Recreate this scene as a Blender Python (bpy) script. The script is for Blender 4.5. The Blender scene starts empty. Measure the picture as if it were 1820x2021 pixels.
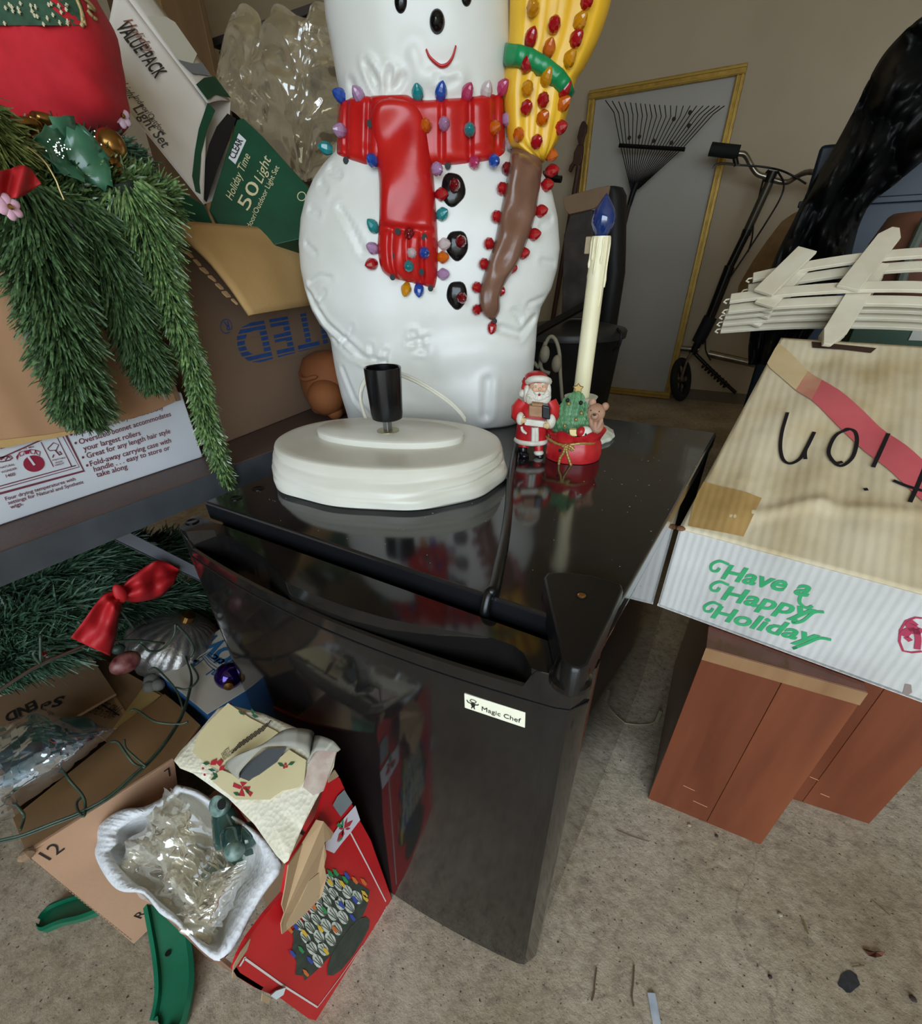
import bpy, bmesh, math, random
import numpy as np
from mathutils import Vector, Matrix, noise

# ---------------------------------------------------------------- camera
scn = bpy.context.scene
COL = scn.collection
FPX, CX, CY, W, H = 911.0, 910.0, 1140.0, 1820.0, 2021.0   # focal length and principal point of the 1820x2021 frame
YAW, PITCH, ROLL = math.radians(31.0773), math.radians(34.2194), math.radians(-0.9339)
CAM = np.array([0.0, 0.0, 0.75])
_f = np.array([-math.sin(YAW)*math.cos(PITCH), math.cos(YAW)*math.cos(PITCH), -math.sin(PITCH)])
_r = np.array([math.cos(YAW), math.sin(YAW), 0.0]); _u = np.cross(_r, _f)
_r2 = math.cos(ROLL)*_r + math.sin(ROLL)*_u; _u2 = -math.sin(ROLL)*_r + math.cos(ROLL)*_u
ROT = np.stack([_r2, _u2, -_f], 1)
cd = bpy.data.cameras.new('camera'); cam = bpy.data.objects.new('camera', cd); COL.objects.link(cam)
cd.sensor_fit = 'HORIZONTAL'; cd.sensor_width = 36.0; cd.lens = FPX/W*36.0
cd.shift_x = 0.0; cd.shift_y = (CY-H/2)/W; cd.clip_start = 0.01
M4 = Matrix([list(ROT[0])+[CAM[0]], list(ROT[1])+[CAM[1]], list(ROT[2])+[CAM[2]], [0, 0, 0, 1]])
cam.matrix_world = M4
scn.camera = cam

# ---------------------------------------------------------------- sky, daylight, exposure
world = bpy.data.worlds.new('sky'); scn.world = world; world.use_nodes = True
wn = world.node_tree; wn.nodes.clear()
wo = wn.nodes.new('ShaderNodeOutputWorld'); wb = wn.nodes.new('ShaderNodeBackground')
wb.inputs['Color'].default_value = (0.76, 0.89, 1.0, 1); wb.inputs['Strength'].default_value = 6.3
wn.links.new(wb.outputs[0], wo.inputs[0])
world.cycles.sampling_method = 'AUTOMATIC'
ROOM = dict(x0=-2.2, x1=3.2, y0=-1.9, y1=3.47, z1=2.5)
pl = bpy.data.lights.new('door_opening', 'AREA'); pl.shape = 'RECTANGLE'; pl.size = 3.3; pl.size_y = 2.15
pl.cycles.is_portal = True
po = bpy.data.objects.new('door_opening_portal', pl); COL.objects.link(po)
po.location = (1.45, -1.9, 1.075); po.rotation_euler = (math.radians(90), 0, 0)
scn.view_settings.view_transform = 'Standard'; scn.view_settings.look = 'None'
scn.view_settings.gamma = 1.0; scn.view_settings.use_curve_mapping = False
scn.view_settings.exposure = 0.1

# ---------------------------------------------------------------- pixel of the photograph -> point in the room
def RAY(px, py): return ROT @ np.array([(px-CX)/FPX, -(py-CY)/FPX, -1.0])
def PZ(px, py, z): d = RAY(px, py); return CAM + d*((z-CAM[2])/d[2])
def PY(px, py, y): d = RAY(px, py); return CAM + d*((y-CAM[1])/d[1])
def PX(px, py, x): d = RAY(px, py); return CAM + d*((x-CAM[0])/d[0])
def PP(px, py, p, n):
    d = RAY(px, py); p = np.array(p, float); n = np.array(n, float)
    return CAM + d*(((p-CAM)@n)/(d@n))
def nz(v): v = np.array(v, float); return v/np.linalg.norm(v)
V3 = lambda *a: np.array(a, float)

# ---------------------------------------------------------------- materials
def lin(h):
    h = h.lstrip('#'); o = []
    for i in (0, 2, 4):
        c = int(h[i:i+2], 16)/255.0
        o.append(c/12.92 if c <= 0.04045 else ((c+0.055)/1.055)**2.4)
    return (o[0], o[1], o[2], 1.0)
MATS = {}
def mat(name, col, rough=.5, metal=0., col2=None, scale=20., lo=.35, hi=.65, bump=0., bscale=60., spec=.5, coat=0.,
        trans=0., ior=1.45, stretch=None, sheen=0., detail=4., sub=0., coords='Object', bdist=.002, btype='noise', alpha=1.):
    if name in MATS: return MATS[name]
    m = bpy.data.materials.new(name); m.use_nodes = True; nt = m.node_tree; b = nt.nodes['Principled BSDF']
    b.inputs['Base Color'].default_value = lin(col); b.inputs['Roughness'].default_value = rough
    b.inputs['Metallic'].default_value = metal; b.inputs['Specular IOR Level'].default_value = spec
    b.inputs['Coat Weight'].default_value = coat; b.inputs['Coat Roughness'].default_value = .06
    b.inputs['Transmission Weight'].default_value = trans; b.inputs['IOR'].default_value = ior
    b.inputs['Sheen Weight'].default_value = sheen; b.inputs['Alpha'].default_value = alpha
    if sub: b.inputs['Subsurface Weight'].default_value = sub; b.inputs['Subsurface Scale'].default_value = .01
    tc = nt.nodes.new('ShaderNodeTexCoord'); mp = nt.nodes.new('ShaderNodeMapping')
    nt.links.new(tc.outputs[coords], mp.inputs[0])
    if stretch: mp.inputs['Scale'].default_value = stretch
    if col2:
        n = nt.nodes.new('ShaderNodeTexNoise'); n.inputs['Scale'].default_value = scale; n.inputs['Detail'].default_value = detail
        r = nt.nodes.new('ShaderNodeValToRGB'); e = r.color_ramp.elements
        e[0].position = lo; e[0].color = lin(col); e[1].position = hi; e[1].color = lin(col2)
        nt.links.new(mp.outputs[0], n.inputs['Vector']); nt.links.new(n.outputs['Fac'], r.inputs[0])
        nt.links.new(r.outputs[0], b.inputs['Base Color'])
    if bump:
        if btype == 'noise': n2 = nt.nodes.new('ShaderNodeTexNoise'); n2.inputs['Detail'].default_value = 5
        elif btype == 'wave': n2 = nt.nodes.new('ShaderNodeTexWave'); n2.inputs['Distortion'].default_value = .6
        else: n2 = nt.nodes.new('ShaderNodeTexVoronoi')
        n2.inputs['Scale'].default_value = bscale
        bp = nt.nodes.new('ShaderNodeBump'); bp.inputs['Strength'].default_value = bump; bp.inputs['Distance'].default_value = bdist
        nt.links.new(mp.outputs[0], n2.inputs['Vector'])
        nt.links.new(n2.outputs[0], bp.inputs['Height']); nt.links.new(bp.outputs[0], b.inputs['Normal'])
    MATS[name] = m; return m
def film(name, tint='#ffffff', gloss=.25, haze=.25, rough=.12):
    """thin clear plastic film: see-through, with sheen at grazing angles and a little haze"""
    if name in MATS: return MATS[name]
    m = bpy.data.materials.new(name); m.use_nodes = True; nt = m.node_tree; nt.nodes.clear()
    o = nt.nodes.new('ShaderNodeOutputMaterial'); t = nt.nodes.new('ShaderNodeBsdfTransparent'); g = nt.nodes.new('ShaderNodeBsdfGlossy')
    d = nt.nodes.new('ShaderNodeBsdfTranslucent'); d2 = nt.nodes.new('ShaderNodeBsdfDiffuse'); dm = nt.nodes.new('ShaderNodeMixShader')
    t.inputs[0].default_value = lin(tint); g.inputs['Roughness'].default_value = rough; g.inputs[0].default_value = (1, 1, 1, 1)
    d.inputs[0].default_value = lin(tint); d2.inputs[0].default_value = lin(tint); dm.inputs[0].default_value = .7
    nt.links.new(d.outputs[0], dm.inputs[1]); nt.links.new(d2.outputs[0], dm.inputs[2])
    a = nt.nodes.new('ShaderNodeMixShader'); b = nt.nodes.new('ShaderNodeMixShader')
    a.inputs[0].default_value = haze; nt.links.new(t.outputs[0], a.inputs[1]); nt.links.new(dm.outputs[0], a.inputs[2])
    lw = nt.nodes.new('ShaderNodeLayerWeight'); lw.inputs[0].default_value = .35
    mu = nt.nodes.new('ShaderNodeMath'); mu.operation = 'MULTIPLY_ADD'; mu.inputs[1].default_value = gloss*1.6; mu.inputs[2].default_value = gloss*.35
    nt.links.new(lw.outputs['Fresnel'], mu.inputs[0]); nt.links.new(mu.outputs[0], b.inputs[0])
    nt.links.new(a.outputs[0], b.inputs[1]); nt.links.new(g.outputs[0], b.inputs[2]); nt.links.new(b.outputs[0], o.inputs[0])
    MATS[name] = m; return m

# ---------------------------------------------------------------- mesh building (always in room coordinates)
class MB:
    def __init__(s): s.v = []; s.f = []
    def add(s, vs, fs):
        k = len(s.v); s.v.extend([tuple(map(float, p)) for p in vs]); s.f.extend([tuple(i+k for i in f) for f in fs]); return s
    def pbox(s, p, a, b, c):
        """parallelepiped from a corner and three edge vectors"""
        p, a, b, c = (np.array(q, float) for q in (p, a, b, c))
        if np.dot(np.cross(a, b), c) < 0: a, b = b, a
        v = [p, p+a, p+a+b, p+b, p+c, p+a+c, p+a+b+c, p+b+c]
        return s.add(v, [(0, 3, 2, 1), (4, 5, 6, 7), (0, 1, 5, 4), (1, 2, 6, 5), (2, 3, 7, 6), (3, 0, 4, 7)])
    def box(s, x0, x1, y0, y1, z0, z1): return s.pbox((x0, y0, z0), (x1-x0, 0, 0), (0, y1-y0, 0), (0, 0, z1-z0))
    def prism(s, pts, t):
        """polygon (3-D points) pushed along vector t"""
        n = len(pts); pts = [np.array(p, float) for p in pts]; t = np.array(t, float)
        nn = sum(np.cross(pts[i]-pts[0], pts[(i+1) % n]-pts[0]) for i in range(1, n-1))
        if np.dot(nn, t) < 0: pts = pts[::-1]
        v = pts+[p+t for p in pts]
        return s.add(v, [tuple(range(n))[::-1], tuple(range(n, 2*n))]+[(i, (i+1) % n, n+(i+1) % n, n+i) for i in range(n)])
    def rings(s, R, close=True, caps=True):
        n = len(R[0]); v = [p for r in R for p in r]; f = []
        for i in range(len(R)-1):
            for j in range(n if close else n-1):
                f.append((i*n+j, i*n+(j+1) % n, (i+1)*n+(j+1) % n, (i+1)*n+j))
        if caps and close: f.append(tuple(range(n))[::-1]); f.append(tuple(range((len(R)-1)*n, len(R)*n)))
        return s.add(v, f)
    def tube(s, pts, r, n=8, caps=True, flat=None):
        pts = [np.array(p, float) for p in pts]; R = []; up = None
        for i, p in enumerate(pts):
            t = nz(pts[min(i+1, len(pts)-1)]-pts[max(i-1, 0)]+1e-9)
            if up is None: up = np.array([0, 0, 1.]) if abs(t[2]) < .9 else np.array([1., 0, 0])
            a = nz(np.cross(t, up)); b = np.cross(a, t); up = b
            rr = r[i] if hasattr(r, '__len__') else r
            R.append([p+rr*(math.cos(2*math.pi*k/n)*a+(flat or 1)*math.sin(2*math.pi*k/n)*b) for k in range(n)])
        return s.rings(R, True, caps)
    def lathe(s, prof, c, ax=(0, 0, 1), n=24, sx=1., fn=None):
        ax = nz(ax); a = nz(np.cross(ax, (0, 1, .01) if abs(ax[2]) > .9 else (0, 0, 1))); b = np.cross(ax, a); c = np.array(c, float)
        R = []
        for r, z in prof:
            R.append([c+ax*z+(r*(fn(2*math.pi*k/n, z) if fn else 1))*(math.cos(2*math.pi*k/n)*a*sx+math.sin(2*math.pi*k/n)*b) for k in range(n)])
        return s.rings(R)
    def ball(s, c, r, n=12, m=8, ax=None):
        c = np.array(c, float); r = np.array(r if hasattr(r, '__len__') else (r, r, r), float)
        A = np.eye(3) if ax is None else np.array(ax, float)   # rows are the axes
        R = []
        for i in range(m+1):
            th = max(.02, min(math.pi-.02, math.pi*i/m))
            R.append([c+(A.T@(r*np.array([math.sin(th)*math.cos(2*math.pi*k/n), math.sin(th)*math.sin(2*math.pi*k/n), -math.cos(th)]))) for k in range(n)])
        return s.rings(R)
    def grid(s, G):
        """open sheet from a 2-D list of points"""
        return s.rings(G, False, False)
def spline(pts, n=8):
    """Catmull-Rom through the points"""
    P = [np.array(p, float) for p in pts]; P = [2*P[0]-P[1]]+P+[2*P[-1]-P[-2]]; o = []
    for i in range(1, len(P)-2):
        for k in range(n):
            t = k/n; a, b, c, d = P[i-1:i+3]
            o.append(.5*((2*b)+(-a+c)*t+(2*a-5*b+4*c-d)*t*t+(-a+3*b-3*c+d)*t**3))
    return o+[P[-2]]

def origin_of(o):
    p = np.zeros(3)
    while o is not None: p = p+np.array(o.location); o = o.parent
    return p
def mk(name, mb, m, parent=None, smooth=0, bevel=0., seg=2, solid=0., soff=0., subsurf=0, kind=None, loc=None, dis=None):
    """one mesh object; smooth = sharp-edge angle in degrees"""
    v = np.array(mb.v, float); base = origin_of(parent)
    if loc is None:
        loc = base if parent is not None else np.array([(v[:, 0].min()+v[:, 0].max())/2, (v[:, 1].min()+v[:, 1].max())/2, v[:, 2].min()])
    me = bpy.data.meshes.new(name); me.from_pydata((v-np.array(loc)).tolist(), [], mb.f)
    me.materials.append(m)
    if smooth:
        me.polygons.foreach_set('use_smooth', [True]*len(me.polygons))
        if smooth < 179: me.set_sharp_from_angle(angle=math.radians(smooth))
    me.update()
    o = bpy.data.objects.new(name, me); COL.objects.link(o); o.parent = parent
    o.location = np.array(loc)-base
    if solid: q = o.modifiers.new('thickness', 'SOLIDIFY'); q.thickness = solid; q.offset = soff
    if subsurf: q = o.modifiers.new('smooth', 'SUBSURF'); q.levels = q.render_levels = subsurf
    if bevel:
        q = o.modifiers.new('edges', 'BEVEL'); q.width = bevel; q.segments = seg; q.limit_method = 'ANGLE'; q.angle_limit = math.radians(40)
        if not smooth: me.polygons.foreach_set('use_smooth', [True]*len(me.polygons)); q.harden_normals = True
    if kind: o['kind'] = kind
    return o
def tag(o, label, cat, group=None):
    o['label'] = label; o['category'] = cat
    if group: o['group'] = group
    return o
def thing(name, loc, label, cat, group=None):
    o = bpy.data.objects.new(name, None); COL.objects.link(o); o.location = tuple(map(float, loc)); o.empty_display_size = .05
    return tag(o, label, cat, group)
def inst(src, parent, loc, rot=None, scale=None, mat_=None):
    """a copy that shares its mesh"""
    o = src.copy(); COL.objects.link(o); o.parent = parent; o.location = np.array(loc, float)-origin_of(parent)
    if rot is not None: o.rotation_euler = rot
    if scale is not None: o.scale = scale
    if mat_ is not None:
        o.material_slots[0].link = 'OBJECT'; o.material_slots[0].material = mat_
    return o

# flat print -------------------------------------------------------------
_tc = {}
def text_mesh(s, shear=0., bold=0., space=1.):
    k = (s, shear, bold, space)
    if k in _tc: return _tc[k]
    c = bpy.data.curves.new('t', 'FONT'); c.body = s; c.shear = shear; c.offset = bold; c.space_character = space; c.resolution_u = 3
    o = bpy.data.objects.new('t', c); COL.objects.link(o)
    dg = bpy.context.evaluated_depsgraph_get(); dg.update(); me = o.evaluated_get(dg).to_mesh()
    v = np.array([x.co[:] for x in me.vertices]) if len(me.vertices) else np.zeros((0, 3)); f = [tuple(p.vertices) for p in me.polygons]
    o.to_mesh_clear(); bpy.data.objects.remove(o); bpy.data.curves.remove(c)
    _tc[k] = (v, f); return v, f
def put_text(mb, s, p0, p1, nrm, height=None, shear=0., bold=0., lift=.0006, space=1., warp=None):
    """text whose baseline runs from p0 to p1 on the surface with outward normal nrm"""
    v, f = text_mesh(s, shear, bold, space)
    if not len(v): return mb
    p0, p1, nrm = np.array(p0, float), np.array(p1, float), nz(nrm)
    x = p1-p0; L = np.linalg.norm(x); x = x/L; nrm = nz(nrm-x*(nrm@x)); y = np.cross(nrm, x)
    w = v[:, 0].max()-v[:, 0].min(); k = L/w; ky = k if height is None else height/.7
    q = p0+np.outer((v[:, 0]-v[:, 0].min())*k, x)+np.outer(v[:, 1]*ky, y)+nrm*lift
    if warp: q = np.array([warp(a) for a in q])
    return mb.add(q, f)
def ribbon(mb, pts, w, nrm, lift=.0006):
    """flat stroke (pen line, printed rule) on a surface"""
    pts = [np.array(p, float) for p in pts]; nrm = nz(nrm); G = []
    for i, p in enumerate(pts):
        t = nz(pts[min(i+1, len(pts)-1)]-pts[max(i-1, 0)]+1e-12); s = np.cross(nrm, t)
        ww = w[i] if hasattr(w, '__len__') else w
        G.append([p+s*ww/2+nrm*lift, p-s*ww/2+nrm*lift])
    return mb.grid(G)
def patch(mb, pts, nrm, lift=.0005):
    """flat printed area"""
    nrm = nz(nrm); q = [np.array(p, float)+nrm*lift for p in pts]
    n = len(q); nn = sum(np.cross(q[i]-q[0], q[(i+1) % n]-q[0]) for i in range(1, n-1))
    if np.dot(nn, nrm) < 0: q = q[::-1]
    return mb.add(q, [tuple(range(n))])
R_ = random.Random(7)
# ================================================================ setting
def concrete():
    m = bpy.data.materials.new('garage_concrete'); m.use_nodes = True; nt = m.node_tree; b = nt.nodes['Principled BSDF']
    N = nt.nodes.new; L = nt.links.new
    tc = N('ShaderNodeTexCoord')
    def noi(sc, det=6, rough=.6):
        n = N('ShaderNodeTexNoise'); n.inputs['Scale'].default_value = sc; n.inputs['Detail'].default_value = det
        n.inputs['Roughness'].default_value = rough; L(tc.outputs['Object'], n.inputs['Vector']); return n
    def ramp(src, stops):
        r = N('ShaderNodeValToRGB'); e = r.color_ramp.elements
        while len(e) < len(stops): e.new(.5)
        for i, (p, c) in enumerate(stops): e[i].position = p; e[i].color = lin(c)
        L(src, r.inputs[0]); return r
    a = ramp(noi(3.2).outputs['Fac'], [(.3, '#a8977e'), (.5, '#c6b9a5'), (.72, '#ddd3c2')])
    c = ramp(noi(55, 8, .75).outputs['Fac'], [(.33, '#6a5c4c'), (.5, '#cfc6b8'), (.75, '#ffffff')])
    mx = N('ShaderNodeMix'); mx.data_type = 'RGBA'; mx.blend_type = 'MULTIPLY'; mx.inputs['Factor'].default_value = .62
    L(a.outputs[0], mx.inputs['A']); L(c.outputs[0], mx.inputs['B'])
    d = ramp(noi(210, 2, .5).outputs['Fac'], [(.26, '#463b30'), (.36, '#ffffff')])
    m2 = N('ShaderNodeMix'); m2.data_type = 'RGBA'; m2.blend_type = 'MULTIPLY'; m2.inputs['Factor'].default_value = .95
    L(mx.outputs['Result'], m2.inputs['A']); L(d.outputs[0], m2.inputs['B'])
    # hairline cracks
    vo = N('ShaderNodeTexVoronoi'); vo.feature = 'DISTANCE_TO_EDGE'; vo.inputs['Scale'].default_value = 1.15
    wp = noi(5, 4); ad = N('ShaderNodeMix'); ad.data_type = 'RGBA'; ad.blend_type = 'LINEAR_LIGHT'; ad.inputs['Factor'].default_value = .12
    L(tc.outputs['Object'], ad.inputs['A']); L(wp.outputs['Color'], ad.inputs['B']); L(ad.outputs['Result'], vo.inputs['Vector'])
    cr = ramp(vo.outputs[0], [(.0, '#6b6052'), (.0022, '#ffffff')])
    m3 = N('ShaderNodeMix'); m3.data_type = 'RGBA'; m3.blend_type = 'MULTIPLY'; m3.inputs['Factor'].default_value = .3
    L(m2.outputs['Result'], m3.inputs['A']); L(cr.outputs[0], m3.inputs['B'])
    L(m3.outputs['Result'], b.inputs['Base Color'])
    b.inputs['Roughness'].default_value = .85
    bp = N('ShaderNodeBump'); bp.inputs['Strength'].default_value = .6; bp.inputs['Distance'].default_value = .004
    L(noi(90, 8, .7).outputs['Fac'], bp.inputs['Height']); L(bp.outputs[0], b.inputs['Normal'])
    return m
rm = ROOM
def struct(name, mb, m, **k): o = mk(name, mb, m, kind='structure', **k); return o
wallm = mat('tan_wall_paint', '#ad9d84', .75, col2='#b7a78e', scale=1.5, bump=.12, bscale=220)
struct('floor', MB().box(rm['x0']-.1, rm['x1']+.1, rm['y0'], rm['y1']+.1, -.1, 0), concrete(), loc=(0, 0, 0))
struct('wall_back', MB().box(rm['x0']-.1, rm['x1']+.1, rm['y1'], rm['y1']+.1, 0, rm['z1']), wallm)
struct('wall_left', MB().box(rm['x0']-.1, rm['x0'], rm['y0'], rm['y1'], 0, rm['z1']), wallm)
struct('wall_right', MB().box(rm['x1'], rm['x1']+.1, rm['y0'], rm['y1'], 0, rm['z1']), wallm)
wf = MB().box(rm['x0']-.1, -.2, rm['y0']-.1, rm['y0'], 0, rm['z1']).box(3.1, rm['x1']+.1, rm['y0']-.1, rm['y0'], 0, rm['z1'])
wf.box(-.2, 3.1, rm['y0']-.1, rm['y0'], 2.15, rm['z1'])
struct('wall_front', wf, wallm)
struct('ceiling', MB().box(rm['x0']-.1, rm['x1']+.1, rm['y0']-.1, rm['y1']+.1, rm['z1'], rm['z1']+.1), mat('ceiling_paint', '#d8c7a4', .8))
struct('floor_driveway', MB().box(-9, 9, -14, rm['y0'], -.12, -.015), mat('driveway_concrete', '#b9b3a6', .9, col2='#a59f92', scale=3))
struct('baseboard_back', MB().box(rm['x0'], rm['x1'], rm['y1']-.012, rm['y1'], 0, .06), mat('dusty_baseboard', '#6f6250', .7))

# ================================================================ the small black fridge
blk = mat('gloss_black_enamel', '#121112', .085, spec=.6, col2='#1a1817', scale=8, bump=.02, bscale=9, bdist=.004)
blkp = mat('black_plastic', '#0d0d0e', .22, bump=.06, bscale=400, bdist=.0006)
blks = mat('black_textured_plastic', '#111112', .38, bump=.25, bscale=700, bdist=.0005)
gap = mat('dark_rubber_gasket', '#050505', .6)
fr = thing('mini_fridge', (-.258, .5, 0), 'glossy black mini fridge in the middle carrying the snowman and its white base', 'fridge')
FT = .541
mk('cabinet', MB().prism([(-.470, .259, .02), (-.041, .259, .02), (-.0265, .765, .02), (-.470, .765, .02)], (0, 0, .5)), mat('mirror_black_enamel', '#0a0a0b', .045, spec=.6), fr, bevel=.006)
tp = MB().prism([(-.476, .252, FT), (-.040, .252, FT), (-.0245, .772, FT), (-.476, .772, FT)], (0, 0, -.021))
mk('top_panel', tp, mat('gloss_black_top', '#17171a', .10, spec=1.0, col2='#1f1f22', scale=5, bump=.025, bscale=7, bdist=.004), fr, bevel=.003)
mk('gasket', MB().box(-.462, -.05, .2405, .2588, .03, .515), gap, fr)
# door: one profile swept along the width, with a lip, a finger trough and a cap above
DX0, DX1 = -.474, -.036
def yfront(x): return .193+.0205*((x+.255)/.219)**2
capx = [-.474, -.462, -.450, -.440, -.428, -.400, -.372, -.340, -.315, -.291, -.260, -.226, -.190, -.161, -.135, -.109, -.092, -.083, -.077, -.073, -.069, -.06, -.036]
capd = [.0, .0, .002, .012, .022, .024, .024, .020, .012, .0045, .004, .0045, .007, .011, .016, .020, .018, .013, .006, .0015, 0, 0, 0]
R = []; tops = []
xs = sorted(set(list(np.linspace(DX0, DX1, 50))+capx))
for x in xs:
    d = np.interp(x, capx, capd); e = min(x-DX0, DX1-x); rr = .016; k = 0 if e > rr else rr-math.sqrt(max(0, rr*rr-(rr-e)**2))
    y = yfront(x)+k; yr = .2385; dep = min(1, d/.010)
    zl = .5305-.0165*min(1, d/.004); zt = .5305-.040*dep if d > .003 else zl
    yl = min(y+.0025, y+max(d*.45, .0004)); yc = y+max(d, .0006)
    R.append([(x, yr, .016), (x, yr, .5305), (x, yc, .5305), (x, yc, zt), (x, yl, zt), (x, yl, zl), (x, y, zl-.0012), (x, y, .485), (x, y, .018), (x, y+.004, .012)])
door = mk('door', MB().rings(R), blk, fr, smooth=32)
mk('door_trim', MB().rings([[(x, yfront(x)+(0 if min(x-DX0, DX1-x) > .016 else .016-math.sqrt(max(0, .016**2-(.016-min(x-DX0, DX1-x))**2)))+dy, z) for (dy, z) in ((-.0007, .4995), (-.0007, .5010), (.003, .5010), (.003, .4995))] for x in np.linspace(DX0+.001, DX1-.0002, 50)]), gap, door)
# hinge cover: flat wedge narrowing to a round nose over the door pin
hz = .5545
def hp(px, py, z=hz): return PZ(px, py, z)
out = [(1075, 1139), (1082, 1130), (1120, 1129), (1165, 1135), (1205, 1145), (1226, 1153), (1229, 1163), (1206, 1215), (1183, 1262), (1160, 1308), (1145, 1318), (1128, 1315), (1112, 1300), (1098, 1240), (1086, 1190)]
top = [hp(*q) for q in out]
cen = np.mean(top, 0)
R = [[np.array([p[0], p[1], FT+.0005 if p[1] > .25 else .531]) + (p-cen)*V3(.05, .05, 0) for p in top], [np.array([p[0], p[1], hz-.003]) + (p-cen)*V3(.03, .03, 0) for p in top], top]
hg = mk('hinge_cover', MB().rings(R), blks, fr, smooth=45, bevel=.0012)
sc = hp(1148, 1175)
mk('screw_recess', MB().lathe([(.0045, 0), (.0045, .0004)], sc+V3(0, 0, .0001), n=16), gap, hg)
mk('screw', MB().lathe([(.0001, .0012), (.002, .0012), (.003, .0006), (.003, 0)], sc+V3(.0003, -.001, .0003), n=14), mat('brass_screw', '#b98a55', .35, 1.), hg)
pin = V3(-.0475, .2105, .5306)
mk('hinge_pin', MB().lathe([(.0135, 0), (.0135, .004), (.011, .006), (.011, .012), (.009, .0215)], pin, n=24), blkp, fr, smooth=40)
# little round plugs on the left of the top and of the door cap
for px, py, z in ((393, 1011, FT), (435, 973, FT), (483, 950, FT)):
    p = {393: V3(-.4645, .2275, .5308), 435: V3(-.452, .275, FT), 483: V3(-.452, .305, FT)}[px]
    mk('plug', MB().lathe([(.0068, 0), (.0068, .0008), (.005, .0011), (.004, .0006)], p, n=20), blkp, fr, smooth=40)
# settled dust flecks
ds = MB(); rg_ = random.Random(4)
for i in range(150):
    x, y = rg_.uniform(-.46, -.03), rg_.uniform(.26, .76); r_d = rg_.choice((.0004, .0005, .0006, .0009)); ds.lathe([(r_d, 0), (r_d*.6, .0003)], (x, y, FT+.0001), n=5)
mk('dust', ds, mat('pale_dust', '#8f8a82', .9), fr, kind='stuff')
# badge
b0 = PY(916, 1369, yfront(-.12)-.001); b1 = PY(1037, 1407, yfront(-.07)-.001); b2 = PY(1036, 1437, yfront(-.07)-.001); b3 = PY(917, 1397, yfront(-.12)-.001)
bn = nz(np.cross(b1-b0, b0-b3)); bn = bn if bn[1] < 0 else -bn
bd = mk('badge', MB().prism([b0, b1, b2, b3], -bn*.0016), mat('cream_badge_plastic', '#e9e6cf', .3), fr, bevel=.0004)
tx = MB(); ex = nz(b1-b0); ey = nz(b0-b3); hB = np.linalg.norm(b0-b3); wB = np.linalg.norm(b1-b0)
def bp_(u, v): return b3+ex*wB*u+ey*hB*v
put_text(tx, 'Magic Chef', bp_(.30, .24), bp_(.94, .24), bn, height=hB*.30, bold=0.)
mk('lettering', tx, mat('black_print', '#15140f', .6), bd)
# the emblem: a small cook with a puffy hat, one arm up
em = MB(); c0 = bp_(.15, .34)
def eq(u, v): return c0+ex*hB*u*.85+ey*hB*v*.85
hat = [eq(.18*math.cos(a)*(1+.15*math.sin(4*a))+.02, .42+.12*math.sin(a)) for a in np.linspace(0, 2*math.pi, 17)]
ribbon(em, hat, hB*.035, bn); patch(em, [eq(-.12, .22), eq(-.1, .05), eq(.06, -.12), eq(.12, .04), eq(.16, .22), eq(.02, .3)], bn, .0007)
ribbon(em, [eq(-.1, .18), eq(-.27, .2), eq(-.36, .36)], hB*.05, bn); ribbon(em, [eq(.14, .18), eq(.3, .22), eq(.34, .32)], hB*.05, bn)
ribbon(em, [eq(-.02, .0), eq(-.08, -.2)], hB*.06, bn); ribbon(em, [eq(.06, .0), eq(.1, -.2)], hB*.06, bn)
mk('emblem', em, MATS['black_print'], bd)
for x, y in ((-.44, .29), (-.08, .29), (-.44, .73), (-.08, .73)):
    mk('foot', MB().lathe([(.014, 0), (.014, .021)], (x, y, 0), n=12), blkp, fr)
# ================================================================ cherry cabinets on the right
def wood(name, c1, c2, rough=.35, coat=.3, stretch=(1, 1, .12), scale=28, **k):
    return mat(name, c1, rough, col2=c2, scale=scale, stretch=stretch, coat=coat, lo=.3, hi=.7, detail=8, **k)
cherry = wood('cherry_veneer', '#5a2a17', '#733b23'); cherry2 = wood('cherry_veneer_warm', '#612e1a', '#7a4127', scale=20)
edgew = wood('tan_wood_edge', '#7d5836', '#94714c', .6, 0)  # tan, paler than the cherry boards
def cabinet(name, x0, x1, y, yb, z, seam, label, rot):
    t = thing(name, ((x0+x1)/2, y, 0), label, 'cabinet', 'cherry cabinets under the holiday carton')
    r = V3(math.cos(rot), math.sin(rot), 0); b = V3(-math.sin(rot), math.cos(rot), 0); o = V3(x0, y, 0); w = x1-x0
    mk('carcass', MB().pbox(o+b*.012+r*.003, r*(w-.006), b*(yb-y-.012), (0, 0, z-.022)), cherry, t, bevel=.001)
    mk('front_board', MB().pbox(o, r*(w*seam-.0004), b*.0118, (0, 0, z-.022)), cherry, t, bevel=.0008)
    mk('front_board', MB().pbox(o+r*w*seam, r*(w*(1-seam)), b*.0118, (0, 0, z-.022)), cherry2, t, bevel=.0008)
    mk('top_board', MB().pbox(o-b*.001+V3(0, 0, z-.0217), r*w, b*(yb-y), (0, 0, .0215)), cherry, t, bevel=.0015)
    mk('top_edge_band', MB().pbox(o-b*.0022+V3(0, 0, z-.021), r*w, b*.0011, (0, 0, .020)), edgew, t)
    for s in range(2):
        x = R_.uniform(.2, .7)*w; zz = R_.uniform(.03, .1)
        q = o+r*x+V3(0, 0, zz)
        mk('scratch', ribbon(MB(), [q-b*.0001, q-b*.0001+r*R_.uniform(.012, .026)+V3(0, 0, -.002)], .0012, -b, .0002), mat('bare_scratch', '#c08a66', .7), t)
    return t
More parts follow.
